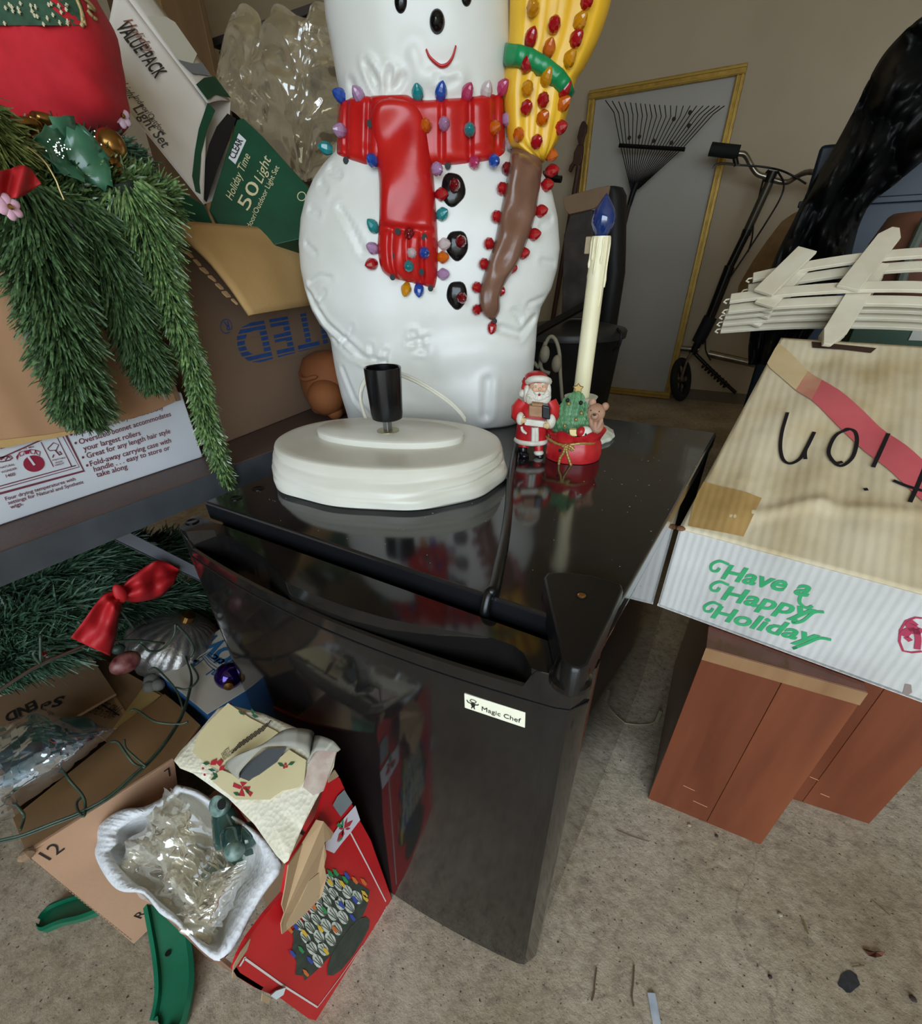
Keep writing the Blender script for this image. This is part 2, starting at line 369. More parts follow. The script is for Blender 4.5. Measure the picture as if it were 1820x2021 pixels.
cabinet('wooden_cabinet', .042, .209, .529, .88, .345, .54, 'cherry cabinet nearest the fridge, with brown top edge under the carton', .06)
cabinet('wooden_cabinet', .222, .357, .6455, 1.0, .345, .32, 'cherry cabinet set back behind the other, near the right edge', .12)

# ================================================================ big holiday carton
kraft_w = mat('white_lined_board', '#d9d6d1', .8, col2='#c6c2bc', scale=9, bump=.5, bscale=55, btype='wave', bdist=.0016)
def carton_white(name, c1, c2, c3, wave, axis):
    m = bpy.data.materials.new(name); m.use_nodes = True; nt = m.node_tree; b = nt.nodes['Principled BSDF']; N = nt.nodes.new; L = nt.links.new
    tc = N('ShaderNodeTexCoord'); n = N('ShaderNodeTexNoise'); n.inputs['Scale'].default_value = 9; n.inputs['Detail'].default_value = 6
    L(tc.outputs['Object'], n.inputs['Vector']); r = N('ShaderNodeValToRGB'); e = r.color_ramp.elements; e.new(.5)
    for i, (p, c) in enumerate(((.30, c1), (.52, c2), (.75, c3))): e[i].position = p; e[i].color = lin(c)
    L(n.outputs['Fac'], r.inputs[0]); L(r.outputs[0], b.inputs['Base Color']); b.inputs['Roughness'].default_value = .8
    w = N('ShaderNodeTexWave'); w.wave_type = 'BANDS'; w.bands_direction = axis; w.inputs['Scale'].default_value = wave
    w.inputs['Distortion'].default_value = .8; w.inputs['Detail'].default_value = 2; w.inputs['Detail Scale'].default_value = 3; L(tc.outputs['Object'], w.inputs['Vector'])
    bp = N('ShaderNodeBump'); bp.inputs['Strength'].default_value = .35; bp.inputs['Distance'].default_value = .0012
    L(w.outputs[0], bp.inputs['Height']); L(bp.outputs[0], b.inputs['Normal']); return m
cw = carton_white('white_corrugated_side', '#b3b0ab', '#c4c1bc', '#cfccc8', 36, 'X')
ct = carton_white('stained_corrugated_top', '#b39a6c', '#d0c0a0', '#dccfb4', 30, 'X')
hb = thing('holiday_carton', (.12, .75, .346), 'old white corrugated carton with green holiday lettering, on the cherry cabinets', 'box')
HFL = PZ(1313, 1200, .346)+V3(-.0108, 0, 0); hdir = nz(PZ(1820, 1385, .346)-PZ(1313, 1200, .346)); hbk = V3(-hdir[1], hdir[0], 0); HW, HD = .43, .375
fl = HFL.copy(); frr = fl+hdir*HW; bl = fl+hbk*HD; br = frr+hbk*HD
ZF, ZB = .4685, .645
def up(p, z): return V3(p[0], p[1], z)
th = .004
# four standing sides with real board thickness, the front low, the back high
mk('front_side', MB().prism([fl, frr, up(frr, ZF+.002), up(fl, ZF)], hbk*th), cw, hb, bevel=.0012)
mk('left_side', MB().prism([fl, up(fl, ZF), up(bl, ZB), bl], hdir*th), cw, hb, bevel=.0012)
mk('right_side', MB().prism([frr, up(frr, ZF), up(br, ZB), br], -hdir*th), cw, hb)
mk('back_side', MB().prism([bl, br, up(br, ZB), up(bl, ZB)], -hbk*th), cw, hb)
mk('bottom', MB().prism([fl, frr, br, bl], (0, 0, th)), cw, hb)
# lid: buckled sheet
tA, tB, tC, tD = up(fl, ZF), up(frr, ZF+.002), up(br, ZB), up(bl, ZB); tn = nz(np.cross(tB-tA, tD-tA))
def lidp(u, v):
    p = tA*(1-u)*(1-v)+tB*u*(1-v)+tC*u*v+tD*(1-u)*v
    e = min(1, u*8, (1-u)*8)*min(1, v*7, (1-v)*9)
    q = noise.noise(Vector((u*5, v*4, 3)))*.006+noise.noise(Vector((u*13, v*3, 9)))*.003
    # two creases running in from the crumpled corner
    def crease(u0, v0, u1, v1, a):
        d = np.array([u1-u0, v1-v0]); t = max(0, min(1, ((u-u0)*d[0]+(v-v0)*d[1])/(d@d))); dd = math.hypot(u-u0-d[0]*t, v-v0-d[1]*t)
        return a*math.exp(-(dd/.022)**2)
    q += crease(0, 0, .3, .22, .0045)+crease(.05, .30, .0, .95, .003)+crease(.07, .45, .10, .25, .003)+crease(.3, .2, .6, .28, .003)
    return p+tn*(q*e+.002)
lid = mk('lid', MB().grid([[lidp(u, v) for u in np.linspace(0, 1, 90)] for v in np.linspace(0, 1, 70)]), ct, hb, smooth=180, solid=.0035, soff=-1)
def onlid(px, py):
    p = PP(px, py, tA, tn)
    q = p-tA; u = (q@hdir)/HW; v = np.linalg.norm(q-hdir*(q@hdir))/np.linalg.norm(tD-tA)
    return lidp(min(max(u, 0), 1), min(max(v, 0), 1))
def z3(x, y): return (1180+x*.371, 650+y*.371)
# hand hole at the far edge with torn liner, shade painted as dark patch
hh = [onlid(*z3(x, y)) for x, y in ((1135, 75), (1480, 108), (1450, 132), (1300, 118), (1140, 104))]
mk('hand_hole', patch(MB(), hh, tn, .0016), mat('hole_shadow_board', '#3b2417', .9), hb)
# faded red band, its start bleached to the board colour
def band(a, b, c, d, n=10): return [[onlid(*(np.array(a)*(1-t)+np.array(d)*t)) for t in np.linspace(0, 1, 5)] if False else None for _ in range(0)]
def strip(mb, e0, e1, n=14, lift=.0018):
    G = []
    for t in np.linspace(0, 1, n):
        a = np.array(e0[0])*(1-t)+np.array(e0[1])*t; b = np.array(e1[0])*(1-t)+np.array(e1[1])*t
        G.append([onlid(*(a*(1-s)+b*s))+tn*lift for s in np.linspace(0, 1, 5)])
    return mb.grid(G)
def fade_red():
    m = mat('faded_red_print', '#c4525a', .75, col2='#cc6064', scale=14); nt = m.node_tree; b = nt.nodes['Principled BSDF']
    return m
mk('red_stripe', strip(MB(), (z3(1190, 275), z3(1760, 745)), (z3(1130, 395), z3(1760, 960))), fade_red(), hb, smooth=180)
mk('bleached_stripe', strip(MB(), (z3(1120, 215), z3(1190, 275)), (z3(1050, 330), z3(1130, 395)), 6), mat('bleached_print', '#cda27e', .8, col2='#c97f6c', scale=20), hb, smooth=180)
mk('bleached_stripe', strip(MB(), (z3(960, 85), z3(1120, 215)), (z3(880, 190), z3(1050, 330)), 6), mat('bleached_print_pale', '#c8ad80', .8, col2='#cfb78e', scale=20), hb, smooth=180)
# brown paper tape over the corner
tape = mat('brown_paper_tape', '#a78550', .35, col2='#b5925c', scale=30, bump=.3, bscale=36, btype='wave', bdist=.001)
mk('tape', strip(MB(), (z3(535, 812), z3(870, 905)), (z3(480, 1055), z3(772, 1112)), 14, .0012), tape, hb, smooth=180)
mk('torn_corner', MB().ball(up(fl, ZF)+tn*.002+hdir*.002, (.006, .005, .003), 8, 5), mat('torn_kraft', '#7a5136', .9), hb)
# marker handwriting
pen = mat('black_marker', '#16141a', .5); mw = MB()
for pts in ([(1003, 462), (975, 560), (968, 640), (985, 700), (1025, 718), (1075, 690), (1110, 630), (1150, 552), (1122, 610), (1103, 650), (1103, 695)],
            [(1335, 540), (1265, 570), (1228, 640), (1232, 690), (1285, 735), (1350, 690), (1375, 610), (1365, 555), (1325, 540), (1300, 552)],
            [(1540, 565), (1500, 655), (1458, 745)], [(1416, 855), (1424, 870)], [(1735, 740), (1690, 850), (1650, 935)], [(1562, 820), (1640, 850), (1735, 875)],
            [(1235, 700), (1262, 720), (1300, 712)]):
    ribbon(mw, [onlid(*z3(*p)) for p in spline(pts, 6)], .0042, tn, .0024)
mk('marker_writing', mw, pen, hb)
# green lettering on the front
fN = -hbk; grn = mat('green_print', '#2f9a60', .7, col2='#3aa56b', scale=60)
def onfront(px, py): return PP(px, py, fl, fN)
tx = MB()
for s, a, b, h in (('Have a', (655, 1322), (1125, 1422), .0185), ('Happy', (655, 1432), (1150, 1545), .0185), ('Holiday', (600, 1530), (1170, 1680), .0185)):
    put_text(tx, s, onfront(*z3(*a)), onfront(*z3(*b)), fN, height=h*1.12, shear=.28, bold=.028, lift=.0009)
for pts in ([(700, 1250), (650, 1232), (608, 1250), (606, 1280), (635, 1285), (650, 1268)], [(700, 1360), (650, 1342), (608, 1360), (606, 1385), (635, 1390), (650, 1373)],
            [(660, 1470), (615, 1452), (573, 1470), (571, 1495), (600, 1500), (615, 1483)], [(1085, 1400), (1075, 1450), (1110, 1480), (1145, 1470)],
            [(1060, 1540), (1040, 1560), (1090, 1550), (1150, 1505), (1205, 1502)], [(1060, 1690), (1040, 1696), (1110, 1670), (1180, 1642), (1243, 1650)]):
    ribbon(tx, [onfront(*z3(*p)) for p in spline(pts, 5)], .0034, fN, .0010)
mk('lettering', tx, grn, hb)
red = mat('crimson_stamp', '#a8324f', .7); st = MB()
ribbon(st, [onfront(*z3(*p)) for p in [(1725, 1535), (1690, 1532), (1640, 1550), (1610, 1600), (1605, 1660), (1625, 1710), (1670, 1718), (1725, 1712)]], .0022, fN)
for pts, w in (([(1700, 1700), (1705, 1640), (1690, 1590)], .005), ([(1690, 1600), (1650, 1605), (1625, 1630)], .008), ([(1690, 1600), (1665, 1570), (1690, 1555)], .008), ([(1695, 1600), (1725, 1610)], .008), ([(1665, 1640), (1640, 1650)], .006)):
    ribbon(st, [onfront(*z3(*p)) for p in spline(pts, 4)], w, fN, .0009)
mk('stamp', st, red, hb)
mk('stain', patch(MB(), [onfront(*z3(*p)) for p in ((1635, 1885), (1668, 1890), (1672, 1930), (1650, 1945), (1622, 1935))], fN), mat('brown_stain', '#8a7a72', .8), hb)

# ================================================================ folded garden picket fence
wp = mat('white_fence_plastic', '#cfc4ac', .45, col2='#d8cfba', scale=30, bump=.06, bscale=200)
FP = V3(.07, .94, .672); FNn = nz((0.0, -.60, .80))
def fpl(px, py, k=0., h=0.): return PP(px, py, FP-FNn*.013*k, FNn)+FNn*h
def slat(px0, px1, w, k, h0, t=.0045, tip0=0, tip1=0, bow=0., n=10):
    """flat slat between two points of the leaning plane, pointed where asked"""
    a, b = fpl(*px0, k), fpl(*px1, k); d = nz(b-a); s = np.cross(FNn, d); L = np.linalg.norm(b-a); R = []
    st = [0]+([.16*L/L] if tip0 else [])+list(np.linspace(.2, .8, n))+([.86] if tip1 else [])+[1]
    for q in st:
        ww = w*(.32 if (tip0 and q == 0) or (tip1 and q == 1) else 1.)
        c = a+(b-a)*q-FNn*bow*(2*q-1)**2+FNn*h0
        R.append([c-s*ww/2, c+s*ww/2, c+s*ww/2+FNn*t, c-s*ww/2+FNn*t])
    return MB().rings(R)
def fence(k, rails, pickets, label):
    t = thing('picket_fence', fpl(*rails[0][0], k), label, 'fence', 'folded white picket fence sections')
    for a, b in rails:
        mk('rail', slat(a, b, .017, k, 0, .0055, bow=.010), wp, t, bevel=.0008)
        e = fpl(*a, k); mk('hook', MB().tube([e+V3(.004, 0, .001)-FNn*.008, e+V3(-.006, 0, .0)-FNn*.009, e+V3(-.008, -.004, -.003)-FNn*.009, e+V3(-.003, -.005, -.005)-FNn*.009], .0013, 6), wp, t)
    for a, b, t0, t1 in pickets:
        mk('picket', slat(a, b, .030, k, .006, tip0=t0, tip1=t1, n=3), wp, t, bevel=.0008)
# each section is given by where its two rails and its pickets lie
fence(0, [((1488, 540), (1905, 487)), ((1443, 582), (1905, 560))], [((1503, 588), (1590, 503), 0, 0), ((1668, 580), (1762, 462), 0, 1)], 'white picket fence section on top of the stack, pointed picket upward')
fence(1, [((1478, 563), (1905, 514)), ((1440, 603), (1905, 592))], [((1505, 612), (1575, 538), 0, 0), ((1628, 690), (1726, 530), 1, 0)], 'white picket fence section second in the stack, picket tip hanging over the carton')
fence(2.3, [((1434, 614), (1905, 606))], [((1500, 622), (1560, 560), 0, 0), ((1624, 694), (1720, 545), 1, 0)], 'white picket fence section third from the top of the stack')
fence(3.4, [((1429, 628), (1905, 622))], [((1496, 632), (1556, 570), 0, 0), ((1620, 697), (1716, 555), 1, 0)], 'white picket fence section fourth from the top of the stack')
fence(4.5, [((1425, 642), (1905, 640))], [((1480, 648), (1550, 580), 0, 0), ((1617, 699), (1712, 565), 1, 0)], 'white picket fence section at the bottom of the stack')
# ================================================================ moulded snowman
SA = math.radians(29); SU = V3(math.cos(SA), math.sin(SA), 0); SN = V3(math.sin(SA), -math.cos(SA), 0); S0 = V3(-.303, .682, .5415)
def suv(px, py, w=0.):
    p = PP(px, py, S0+SN*w, SN)-S0; return p@SU, p[2]
def sw(u, v, w): return S0+SU*u+V3(0, 0, 1)*v+SN*w
Lpx = [(690, 836), (684, 812), (674, 780), (664, 740), (658, 705), (653, 672), (645, 655), (632, 640), (615, 610), (602, 570), (594, 530), (590, 480), (594, 430), (605, 385), (620, 350), (640, 322), (662, 300), (668, 260), (670, 215), (672, 185), (666, 160), (660, 125), (652, 80), (644, 40), (640, 0)]
Rpx = [(1000, 847), (1022, 838), (1036, 815), (1046, 780), (1052, 740), (1057, 690), (1060, 640), (1068, 606), (1088, 570), (1100, 530), (1105, 490), (1101, 430), (1090, 380), (1074, 345), (1040, 320), (1003, 300), (999, 260), (998, 215), (1000, 185), (1003, 160), (1006, 125), (1007, 80), (1006, 40), (1005, 0)]
La = np.array([suv(*p) for p in Lpx]); Ra = np.array([suv(*p) for p in Rpx])
La = La[np.argsort(La[:, 1])]; Ra = Ra[np.argsort(Ra[:, 1])]
La[0, 1] = Ra[0, 1] = 0
VT = La[-1, 1]; HTOP = VT+.085; HC = (La[-1, 0]+Ra[-1, 0])/2
def edgeL(v):
    if v <= VT: return np.interp(v, La[:, 1], La[:, 0])
    k = (v-VT)/(HTOP-VT); return HC+(La[-1, 0]-HC)*math.sqrt(max(0, 1-k**2.2))
def edgeR(v):
    if v <= Ra[-1, 1]: return np.interp(v, Ra[:, 1], Ra[:, 0])
    k = (v-VT)/(HTOP-VT); return HC+(Ra[-1, 0]-HC)*math.sqrt(max(0, 1-min(1, max(0, k))**2.2))
def bulge(u, v):
    a, b = edgeL(v), edgeR(v); t = min(1, max(0, (u-a)/max(1e-6, b-a)))
    neck = math.exp(-((v-.325)/.05)**2)
    D = .058-.016*neck
    if v > VT-.02: D *= math.sqrt(max(0, 1-max(0, (v-VT+.02)/(HTOP-VT+.02))**2.6))
    if v < .03: D *= .72+.28*math.sqrt(max(0, v/.03))
    return D*(max(0, 1-abs(2*t-1)**2.7))**.62
CR = [([(597, 579), (638, 639), (683, 676), (721, 706), (762, 712)], .0075, .0036), ([(652, 672), (690, 700), (730, 715)], .006, .002), ([(672, 411), (700, 455), (722, 500)], .006, .0022),
      ([(818, 655), (829, 669), (838, 690)], .006, .003), ([(986, 647), (1027, 663), (1057, 632)], .008, .0035), ([(812, 672), (829, 668)], .005, .0025), ([(824, 690), (829, 669), (846, 663)], .005, .002),
      ([(735, 149), (747, 176)], .007, .003), ([(724, 130), (742, 165)], .006, .0024), ([(772, 150), (769, 182)], .006, .003), ([(797, 160), (780, 182)], .006, .0024), ([(690, 160), (700, 184)], .007, .002),
      ([(672, 680), (690, 655), (697, 640)], .005, .0022), ([(742, 712), (735, 680)], .005, .0024), ([(763, 714), (764, 690)], .005, .0024), ([(762, 714), (775, 735)], .005, .002), ([(750, 716), (738, 730)], .005, .002),
      ([(603, 560), (632, 545), (655, 550)], .005, .002), ([(620, 600), (640, 575)], .005, .0022), ([(596, 480), (622, 500)], .005, .002), ([(605, 410), (625, 420)], .006, .0018), ([(625, 360), (640, 375)], .006, .0022), ([(645, 330), (668, 345)], .006, .0022),
      ([(1030, 640), (1022, 620), (1012, 612)], .005, .002), ([(1075, 590), (1045, 600)], .005, .002), ([(820, 120), (830, 160), (870, 165), (910, 158)], .012, -.0012), ([(862, 160), (882, 172), (905, 162)], .005, .0016),
      ([(1092, 430), (1070, 445)], .006, .002), ([(1098, 520), (1072, 515)], .006, .002), ([(672, 730), (700, 790), (735, 820)], .006, .0016), ([(880, 700), (960, 690), (1040, 700)], .03, -.002), ([(958, 815), (962, 750)], .012, .003)]
CRU = [([np.array(suv(*q, .04)) for q in pts], s, a) for pts, s, a in CR]
def crease(u, v):
    o = 0.
    for pts, s, a in CRU:
        best = 9
        for i in range(len(pts)-1):
            p, q = pts[i], pts[i+1]; d = q-p; t = max(0, min(1, ((u-p[0])*d[0]+(v-p[1])*d[1])/(d@d+1e-12)))
            best = min(best, math.hypot(u-p[0]-d[0]*t, v-p[1]-d[1]*t))
        if best < 3*s: k = best/(s*.55); o += 1.8*(-a*math.exp(-k*k)+a*.45*math.exp(-((best-s)/(s*.5))**2))
    return o
def surf(u, v):
    b = bulge(u, v); return b+crease(u, v)*min(1, b/.02)+.0012*noise.noise(Vector((u*22, v*22, 5)))
snow = mat('snow_white_plastic', '#dad9d4', .33, col2='#cfcec6', scale=14, lo=.3, hi=.75, bump=.12, bscale=70, bdist=.002)
sm = thing('snowman_decoration', S0, 'big white moulded snowman in red scarf holding a yellow broom, standing behind the black socket', 'snowman')
NV, NU = 170, 96; front = []; vs_ = np.concatenate([np.linspace(0, VT, 130), VT+(HTOP-VT)*np.sin(np.linspace(0, math.pi/2, NV-130+1)[1:])])
for v in vs_:
    a, b = edgeL(v), edgeR(v); row = []
    for k in range(NU):
        t = .5-.5*math.cos(math.pi*k/(NU-1)); u = a+(b-a)*t; row.append(sw(u, v, max(-.001, surf(u, v))))
    front.append(row)
# closed shell: the front relief and a shallow back
R = []
for row, v in zip(front, vs_):
    a, b = edgeL(v), edgeR(v); back = []
    for k in range(1, 15):
        t = 1-k/15; back.append(sw(a+(b-a)*t, v, -.006-.016*math.sqrt(max(0, 1-(2*t-1)**2))))
    R.append(row+back)
mk('body', MB().rings(R), snow, sm, smooth=180)
def spt(px, py, lift=0.):
    w = .04
    for _ in range(5): u, v = suv(px, py, w); w = surf(u, v)+lift
    return u, v, w
def raised(name, A, B, m, h, prof=None, N=40, M=24, smooth=180, base=0.):
    """padded area between two outlines drawn down its two sides"""
    A = np.array(spline(A, 8)); B = np.array(spline(B, 8))
    def rs(P, n):
        d = np.concatenate([[0], np.cumsum(np.linalg.norm(np.diff(P, axis=0), axis=1))]); t = np.linspace(0, d[-1], n)
        return np.stack([np.interp(t, d, P[:, i]) for i in range(P.shape[1])], 1)
    A, B = rs(A, N), rs(B, N); G = []
    for i in range(N):
        row = []; s = i/(N-1)
        for j in range(M):
            t = j/(M-1); t = .5-.5*math.cos(math.pi*t) if M > 6 else t
            q = A[i]*(1-t)+B[i]*t; u, v, w = spt(*q, base)
            e = max(0, 1-abs(2*t-1)**5)**.5*max(0, 1-abs(2*s-1)**9)**.5
            x = h*e+(prof(s, t)*e if prof else 0)
            row.append(sw(u, v, w+x-.0035*(1-e)))
        G.append(row)
    return mk(name, MB().grid(G), m, sm, smooth=smooth)
redp = mat('red_scarf_plastic', '#a80f13', .26, col2='#c0231d', scale=24, lo=.3, hi=.75, bump=.15, bscale=60, bdist=.002)
def ribs(cs, s, a): return lambda S, T: -sum(a*math.exp(-((T-c)/s)**2) for c in cs)
top_ = [(665, 205), (700, 190), (745, 188), (800, 186), (822, 196), (870, 195), (930, 190), (985, 184), (996, 196)]
bot_ = [(662, 305), (700, 319), (735, 328), (800, 330), (850, 326), (880, 327), (935, 322), (978, 314), (1000, 302)]
raised('scarf_band', top_, bot_, redp, .012, prof=lambda S, T: -sum(.007*math.exp(-((S-c)/.014)**2) for c in (.07, .2, .62, .78, .93))+.002*math.sin(S*31), N=110, M=26)
raised('scarf_tail', [(744, 194), (730, 240), (738, 300), (747, 345), (749, 400), (747, 452), (745, 490), (752, 530), (768, 548)], [(818, 194), (838, 225), (850, 290), (856, 350), (860, 400), (863, 450), (865, 500), (863, 545), (858, 571)], redp, .019,
       prof=lambda S, T: (0 if S < .70 else -sum(.009*math.exp(-((T-c)/.035)**2) for c in (.26, .50, .75))*min(1, (S-.70)/.05))+.003*math.sin(S*14+T*5)-.006*math.exp(-((S-.71)/.02)**2), N=90, M=48, base=.001)
yel = mat('yellow_broom_plastic', '#d8a21c', .3, col2='#e8b835', scale=16, bump=.15, bscale=60, bdist=.002)
brn = mat('brown_handle_plastic', '#6b4b3b', .24, col2='#7a5848', scale=22, bump=.2, bscale=45, bdist=.003)
gren = mat('green_band_plastic', '#0f7a45', .25, col2='#178a50', scale=20, bump=.15, bscale=60)
# the broom head stands out from the body on its right, a shell of its own
def shell(name, L_, R_px, m, depth, w0, prof=None, NR=70, M=30):
    L_ = np.array(spline(L_, 8)); R2 = np.array(spline(R_px, 8)); G = []
    def rs(P, n):
        d = np.concatenate([[0], np.cumsum(np.linalg.norm(np.diff(P, axis=0), axis=1))]); t = np.linspace(0, d[-1], n)
        return np.stack([np.interp(t, d, P[:, i]) for i in range(2)], 1)
    L_, R2 = rs(L_, NR), rs(R2, NR)
    for i in range(NR):
        s = i/(NR-1); row = []
        for j in range(M):
            t = .5-.5*math.cos(math.pi*j/(M-1)); q = L_[i]*(1-t)+R2[i]*t; e = max(0, 1-abs(2*t-1)**3.)**.55*max(0, 1-abs(2*s-1)**14)**.5
            u, v = suv(*q, w0+depth*.7*e); row.append(sw(u, v, w0+depth*e+(prof(s, t)*e if prof else 0)))
        back = []
        for j in range(1, 9):
            t = 1-j/9; q = L_[i]*(1-t)+R2[i]*t; u, v = suv(*q, w0-.004); back.append(sw(u, v, w0-.004-.006*math.sin(math.pi*t)))
        G.append(row+back)
    return mk(name, MB().rings(G), m, sm, smooth=180)
BW, BD = .006, .034
bl_ = [(1008, -75), (1006, -30), (1005, 20), (1003, 75), (996, 127), (993, 179), (1000, 262), (1010, 291), (1066, 320)]
br_ = [(1218, -75), (1212, -30), (1202, 20), (1181, 80), (1154, 134), (1136, 164), (1120, 225), (1103, 276), (1072, 322)]
bprof = lambda S, T: -sum(.0045*math.exp(-((T-c)/.03)**2) for c in (.22, .42, .62, .82))
shell('broom_head', bl_, br_, yel, BD, BW, bprof)
def bpt(px, py, lift=.0):
    w = BW+.03+lift
    u, v = suv(px, py, w); return u, v, w
shell('broom_band', [(1000, 80), (993, 100), (992, 128)], [(1136, 160), (1134, 182), (1124, 203)], gren, .034, .0095, NR=26, M=40) if False else None
# the band is a padded strip lying across the broom head
def bandrow(a, b, n=40):
    a = np.array(spline(a, 10)); b = np.array(spline(b, 10)); G = []
    for i in range(n):
        s = i/(n-1); qa = a[int(s*(len(a)-1))]; qb = b[int(s*(len(b)-1))]; row = []
        for j in range(11):
            t = j/10; q = qa*(1-t)+qb*t; e = max(0, 1-abs(2*t-1)**2.6)**.5; cc = max(0, 1-abs(2*s-1)**3.)**.55
            w = BW+.004+BD*cc; u, v = suv(*q, w); row.append(sw(u, v, w-.006+.010*e+.001*math.sin(s*40)*e))
        for j in range(1, 6):
            t = 1-j/6; q = qa*(1-t)+qb*t; w = BW+.0*cc-.004; u, v = suv(*q, w); row.append(sw(u, v, w))
        G.append(row)
    return MB().rings(G)
mk('broom_band', bandrow([(997, 80), (1030, 84), (1061, 95), (1105, 125), (1128, 152), (1136, 180)], [(990, 127), (1020, 130), (1049, 138), (1083, 161), (1100, 181), (1122, 204)]), gren, sm, smooth=180)
raised('broom_handle', [(1010, 287), (1003, 330), (995, 380), (985, 430), (975, 480), (960, 525), (949, 562), (945, 592), (952, 618), (968, 632)], [(1067, 295), (1069, 340), (1063, 390), (1056, 430), (1040, 480), (1020, 525), (1000, 556), (988, 582), (987, 612), (976, 634)], brn, .020,
       prof=lambda S, T: .004*noise.noise(Vector((S*9, T*3, 2)))+.026*max(0, 1-S*3.2)**1.5, N=70, M=18)
blkg = mat('black_painted_plastic', '#0d0c0d', .16, bump=.2, bscale=60)
def disc(name, cx, cy, rx, ry, m, h, wob=.0, n=26):
    G = []
    for r in (0.02, .35, .6, .8, .92, 1.0):
        row = []
        for k in range(n):
            a = 2*math.pi*k/n; f = r*(1+wob*math.sin(3*a+cx)+wob*.7*math.sin(5*a))
            u, v, w = spt(cx+rx*f*math.cos(a), cy+ry*f*math.sin(a)); row.append(sw(u, v, w+h*math.sqrt(max(0, 1-r*r))-.0012*(r > .95)))
        G.append(row)
    return mk(name, MB().rings(G, True, False), m, sm, smooth=180)
for cx, cy, rx, ry in ((894, 374, 25, 35), (902, 484, 23, 31), (902, 582, 21, 29)): disc('button', cx, cy, rx, ry, blkg, .006, .04)
eyem = mat('black_glossy_paint', '#09090a', .12)
disc('eye', 791, 2, 13, 26, eyem, .004); disc('eye', 921, -7, 11, 21, eyem, .004); disc('nose', 863, 43, 15.5, 26, eyem, .008)
mth = MB(); P = [spt(*p, .0018) for p in spline([(841, 97), (847, 111), (856, 121), (866, 129), (873, 131), (882, 128), (890, 119), (895, 108), (900, 90)], 4)]
mth.tube([sw(*p) for p in P], [.0012+.0018*math.sin(math.pi*min(1, i/(len(P)-1)*.85+.08)) for i in range(len(P))], 6, flat=.5)
mk('mouth', mth, mat('red_mouth_paint', '#b5161c', .3), sm, smooth=180)
# faceted bulbs
def bulbmat(n, c): return mat('bulb_'+n, c, .12, trans=.35, ior=1.45, coat=.6, sub=0)
BM = {'r': bulbmat('red', '#b0121c'), 'd': bulbmat('dark_red', '#7d0d16'), 'o': bulbmat('orange', '#d4650f'), 'a': bulbmat('amber', '#d8920f'), 'b': bulbmat('blue', '#1f4fae'), 't': bulbmat('teal', '#1d8f93'),
      'l': bulbmat('lilac', '#b58cb4'), 'p': bulbmat('pink', '#c03a68'), 'c': bulbmat('clear', '#d9c6c6')}
BN = {'r': 'red', 'd': 'dark red', 'o': 'orange', 'a': 'amber', 'b': 'blue', 't': 'teal', 'l': 'lilac', 'p': 'pink', 'c': 'clear'}
pb = [(.0037, -.004), (.0050, -.002), (.0063, .001), (.0066, .0032), (.0060, .0062), (.0043, .0094), (.0023, .0116), (.0005, .0130)]
bmesh_ = None
BUL = [(677,192,'b',-5,2),(712,194,'l',-3,4),(825,190,'t',0,3),(869,189,'b',2,5),(920,189,'p',3,4),(958,186,'c',2,4),(988,178,'p',4,3),(676,258,'l',-4,0),(649,294,'t',-9,2),(838,249,'o',2,0),(876,246,'l',1,0),
 (927,257,'t',0,0),(973,253,'o',3,0),(998,236,'l',5,0),(1006,283,'c',0,0),(738,319,'b',-2,1),(860,333,'l',3,-1),(934,320,'p',2,-1),(973,317,'b',2,-1),(867,384,'r',6,0),(869,425,'t',5,2),(740,451,'t',-4,5),(740,492,'l',-4,2),
 (738,520,'r',-5,-1),(809,462,'d',0,0),(813,497,'c',1,-1),(837,499,'b',1,0),(808,525,'t',0,0),(873,482,'c',6,0),(870,508,'o',6,0),(871,541,'l',6,0),(803,566,'a',-2,-6),(827,567,'b',0,-6),
 (1052,14,'a',0,0),(1093,50,'r',1,1),(1142,44,'a',3,2),(1046,80,'r',2,4),(1134,79,'r',3,2),(1083,100,'o',1,3),(1121,120,'a',3,3),(1039,130,'r',2,4),(1077,157,'a',2,4),(1040,176,'a',1,1),(1110,179,'r',4,3),(1109,206,'o',4,2),
 (1071,199,'r',1,1),(1037,214,'r',2,1),(1068,235,'o',3,2),(1101,252,'r',6,1),(1024,267,'o',0,1),(1057,281,'r',2,1),(1083,304,'o',6,-1),(1156,3,'r',3,3),
 (1084,338,'r',8,1),(1074,367,'r',7,1),(1063,418,'r',6,1),(1050,464,'r',6,1),(1029,501,'r',5,1),(1006,529,'r',4,0),(984,574,'r',3,0),(1003,334,'d',-2,0),(993,373,'r',-2,0),(982,428,'r',-2,0),(967,481,'r',-2,0),(957,521,'r',-2,0),(943,567,'r',-2,0),(942,611,'r',-1,0),(972,642,'r',-1,-5),
 (897,368,'d',1,0),(908,477,'d',2,0),(910,586,'d',2,-1)]
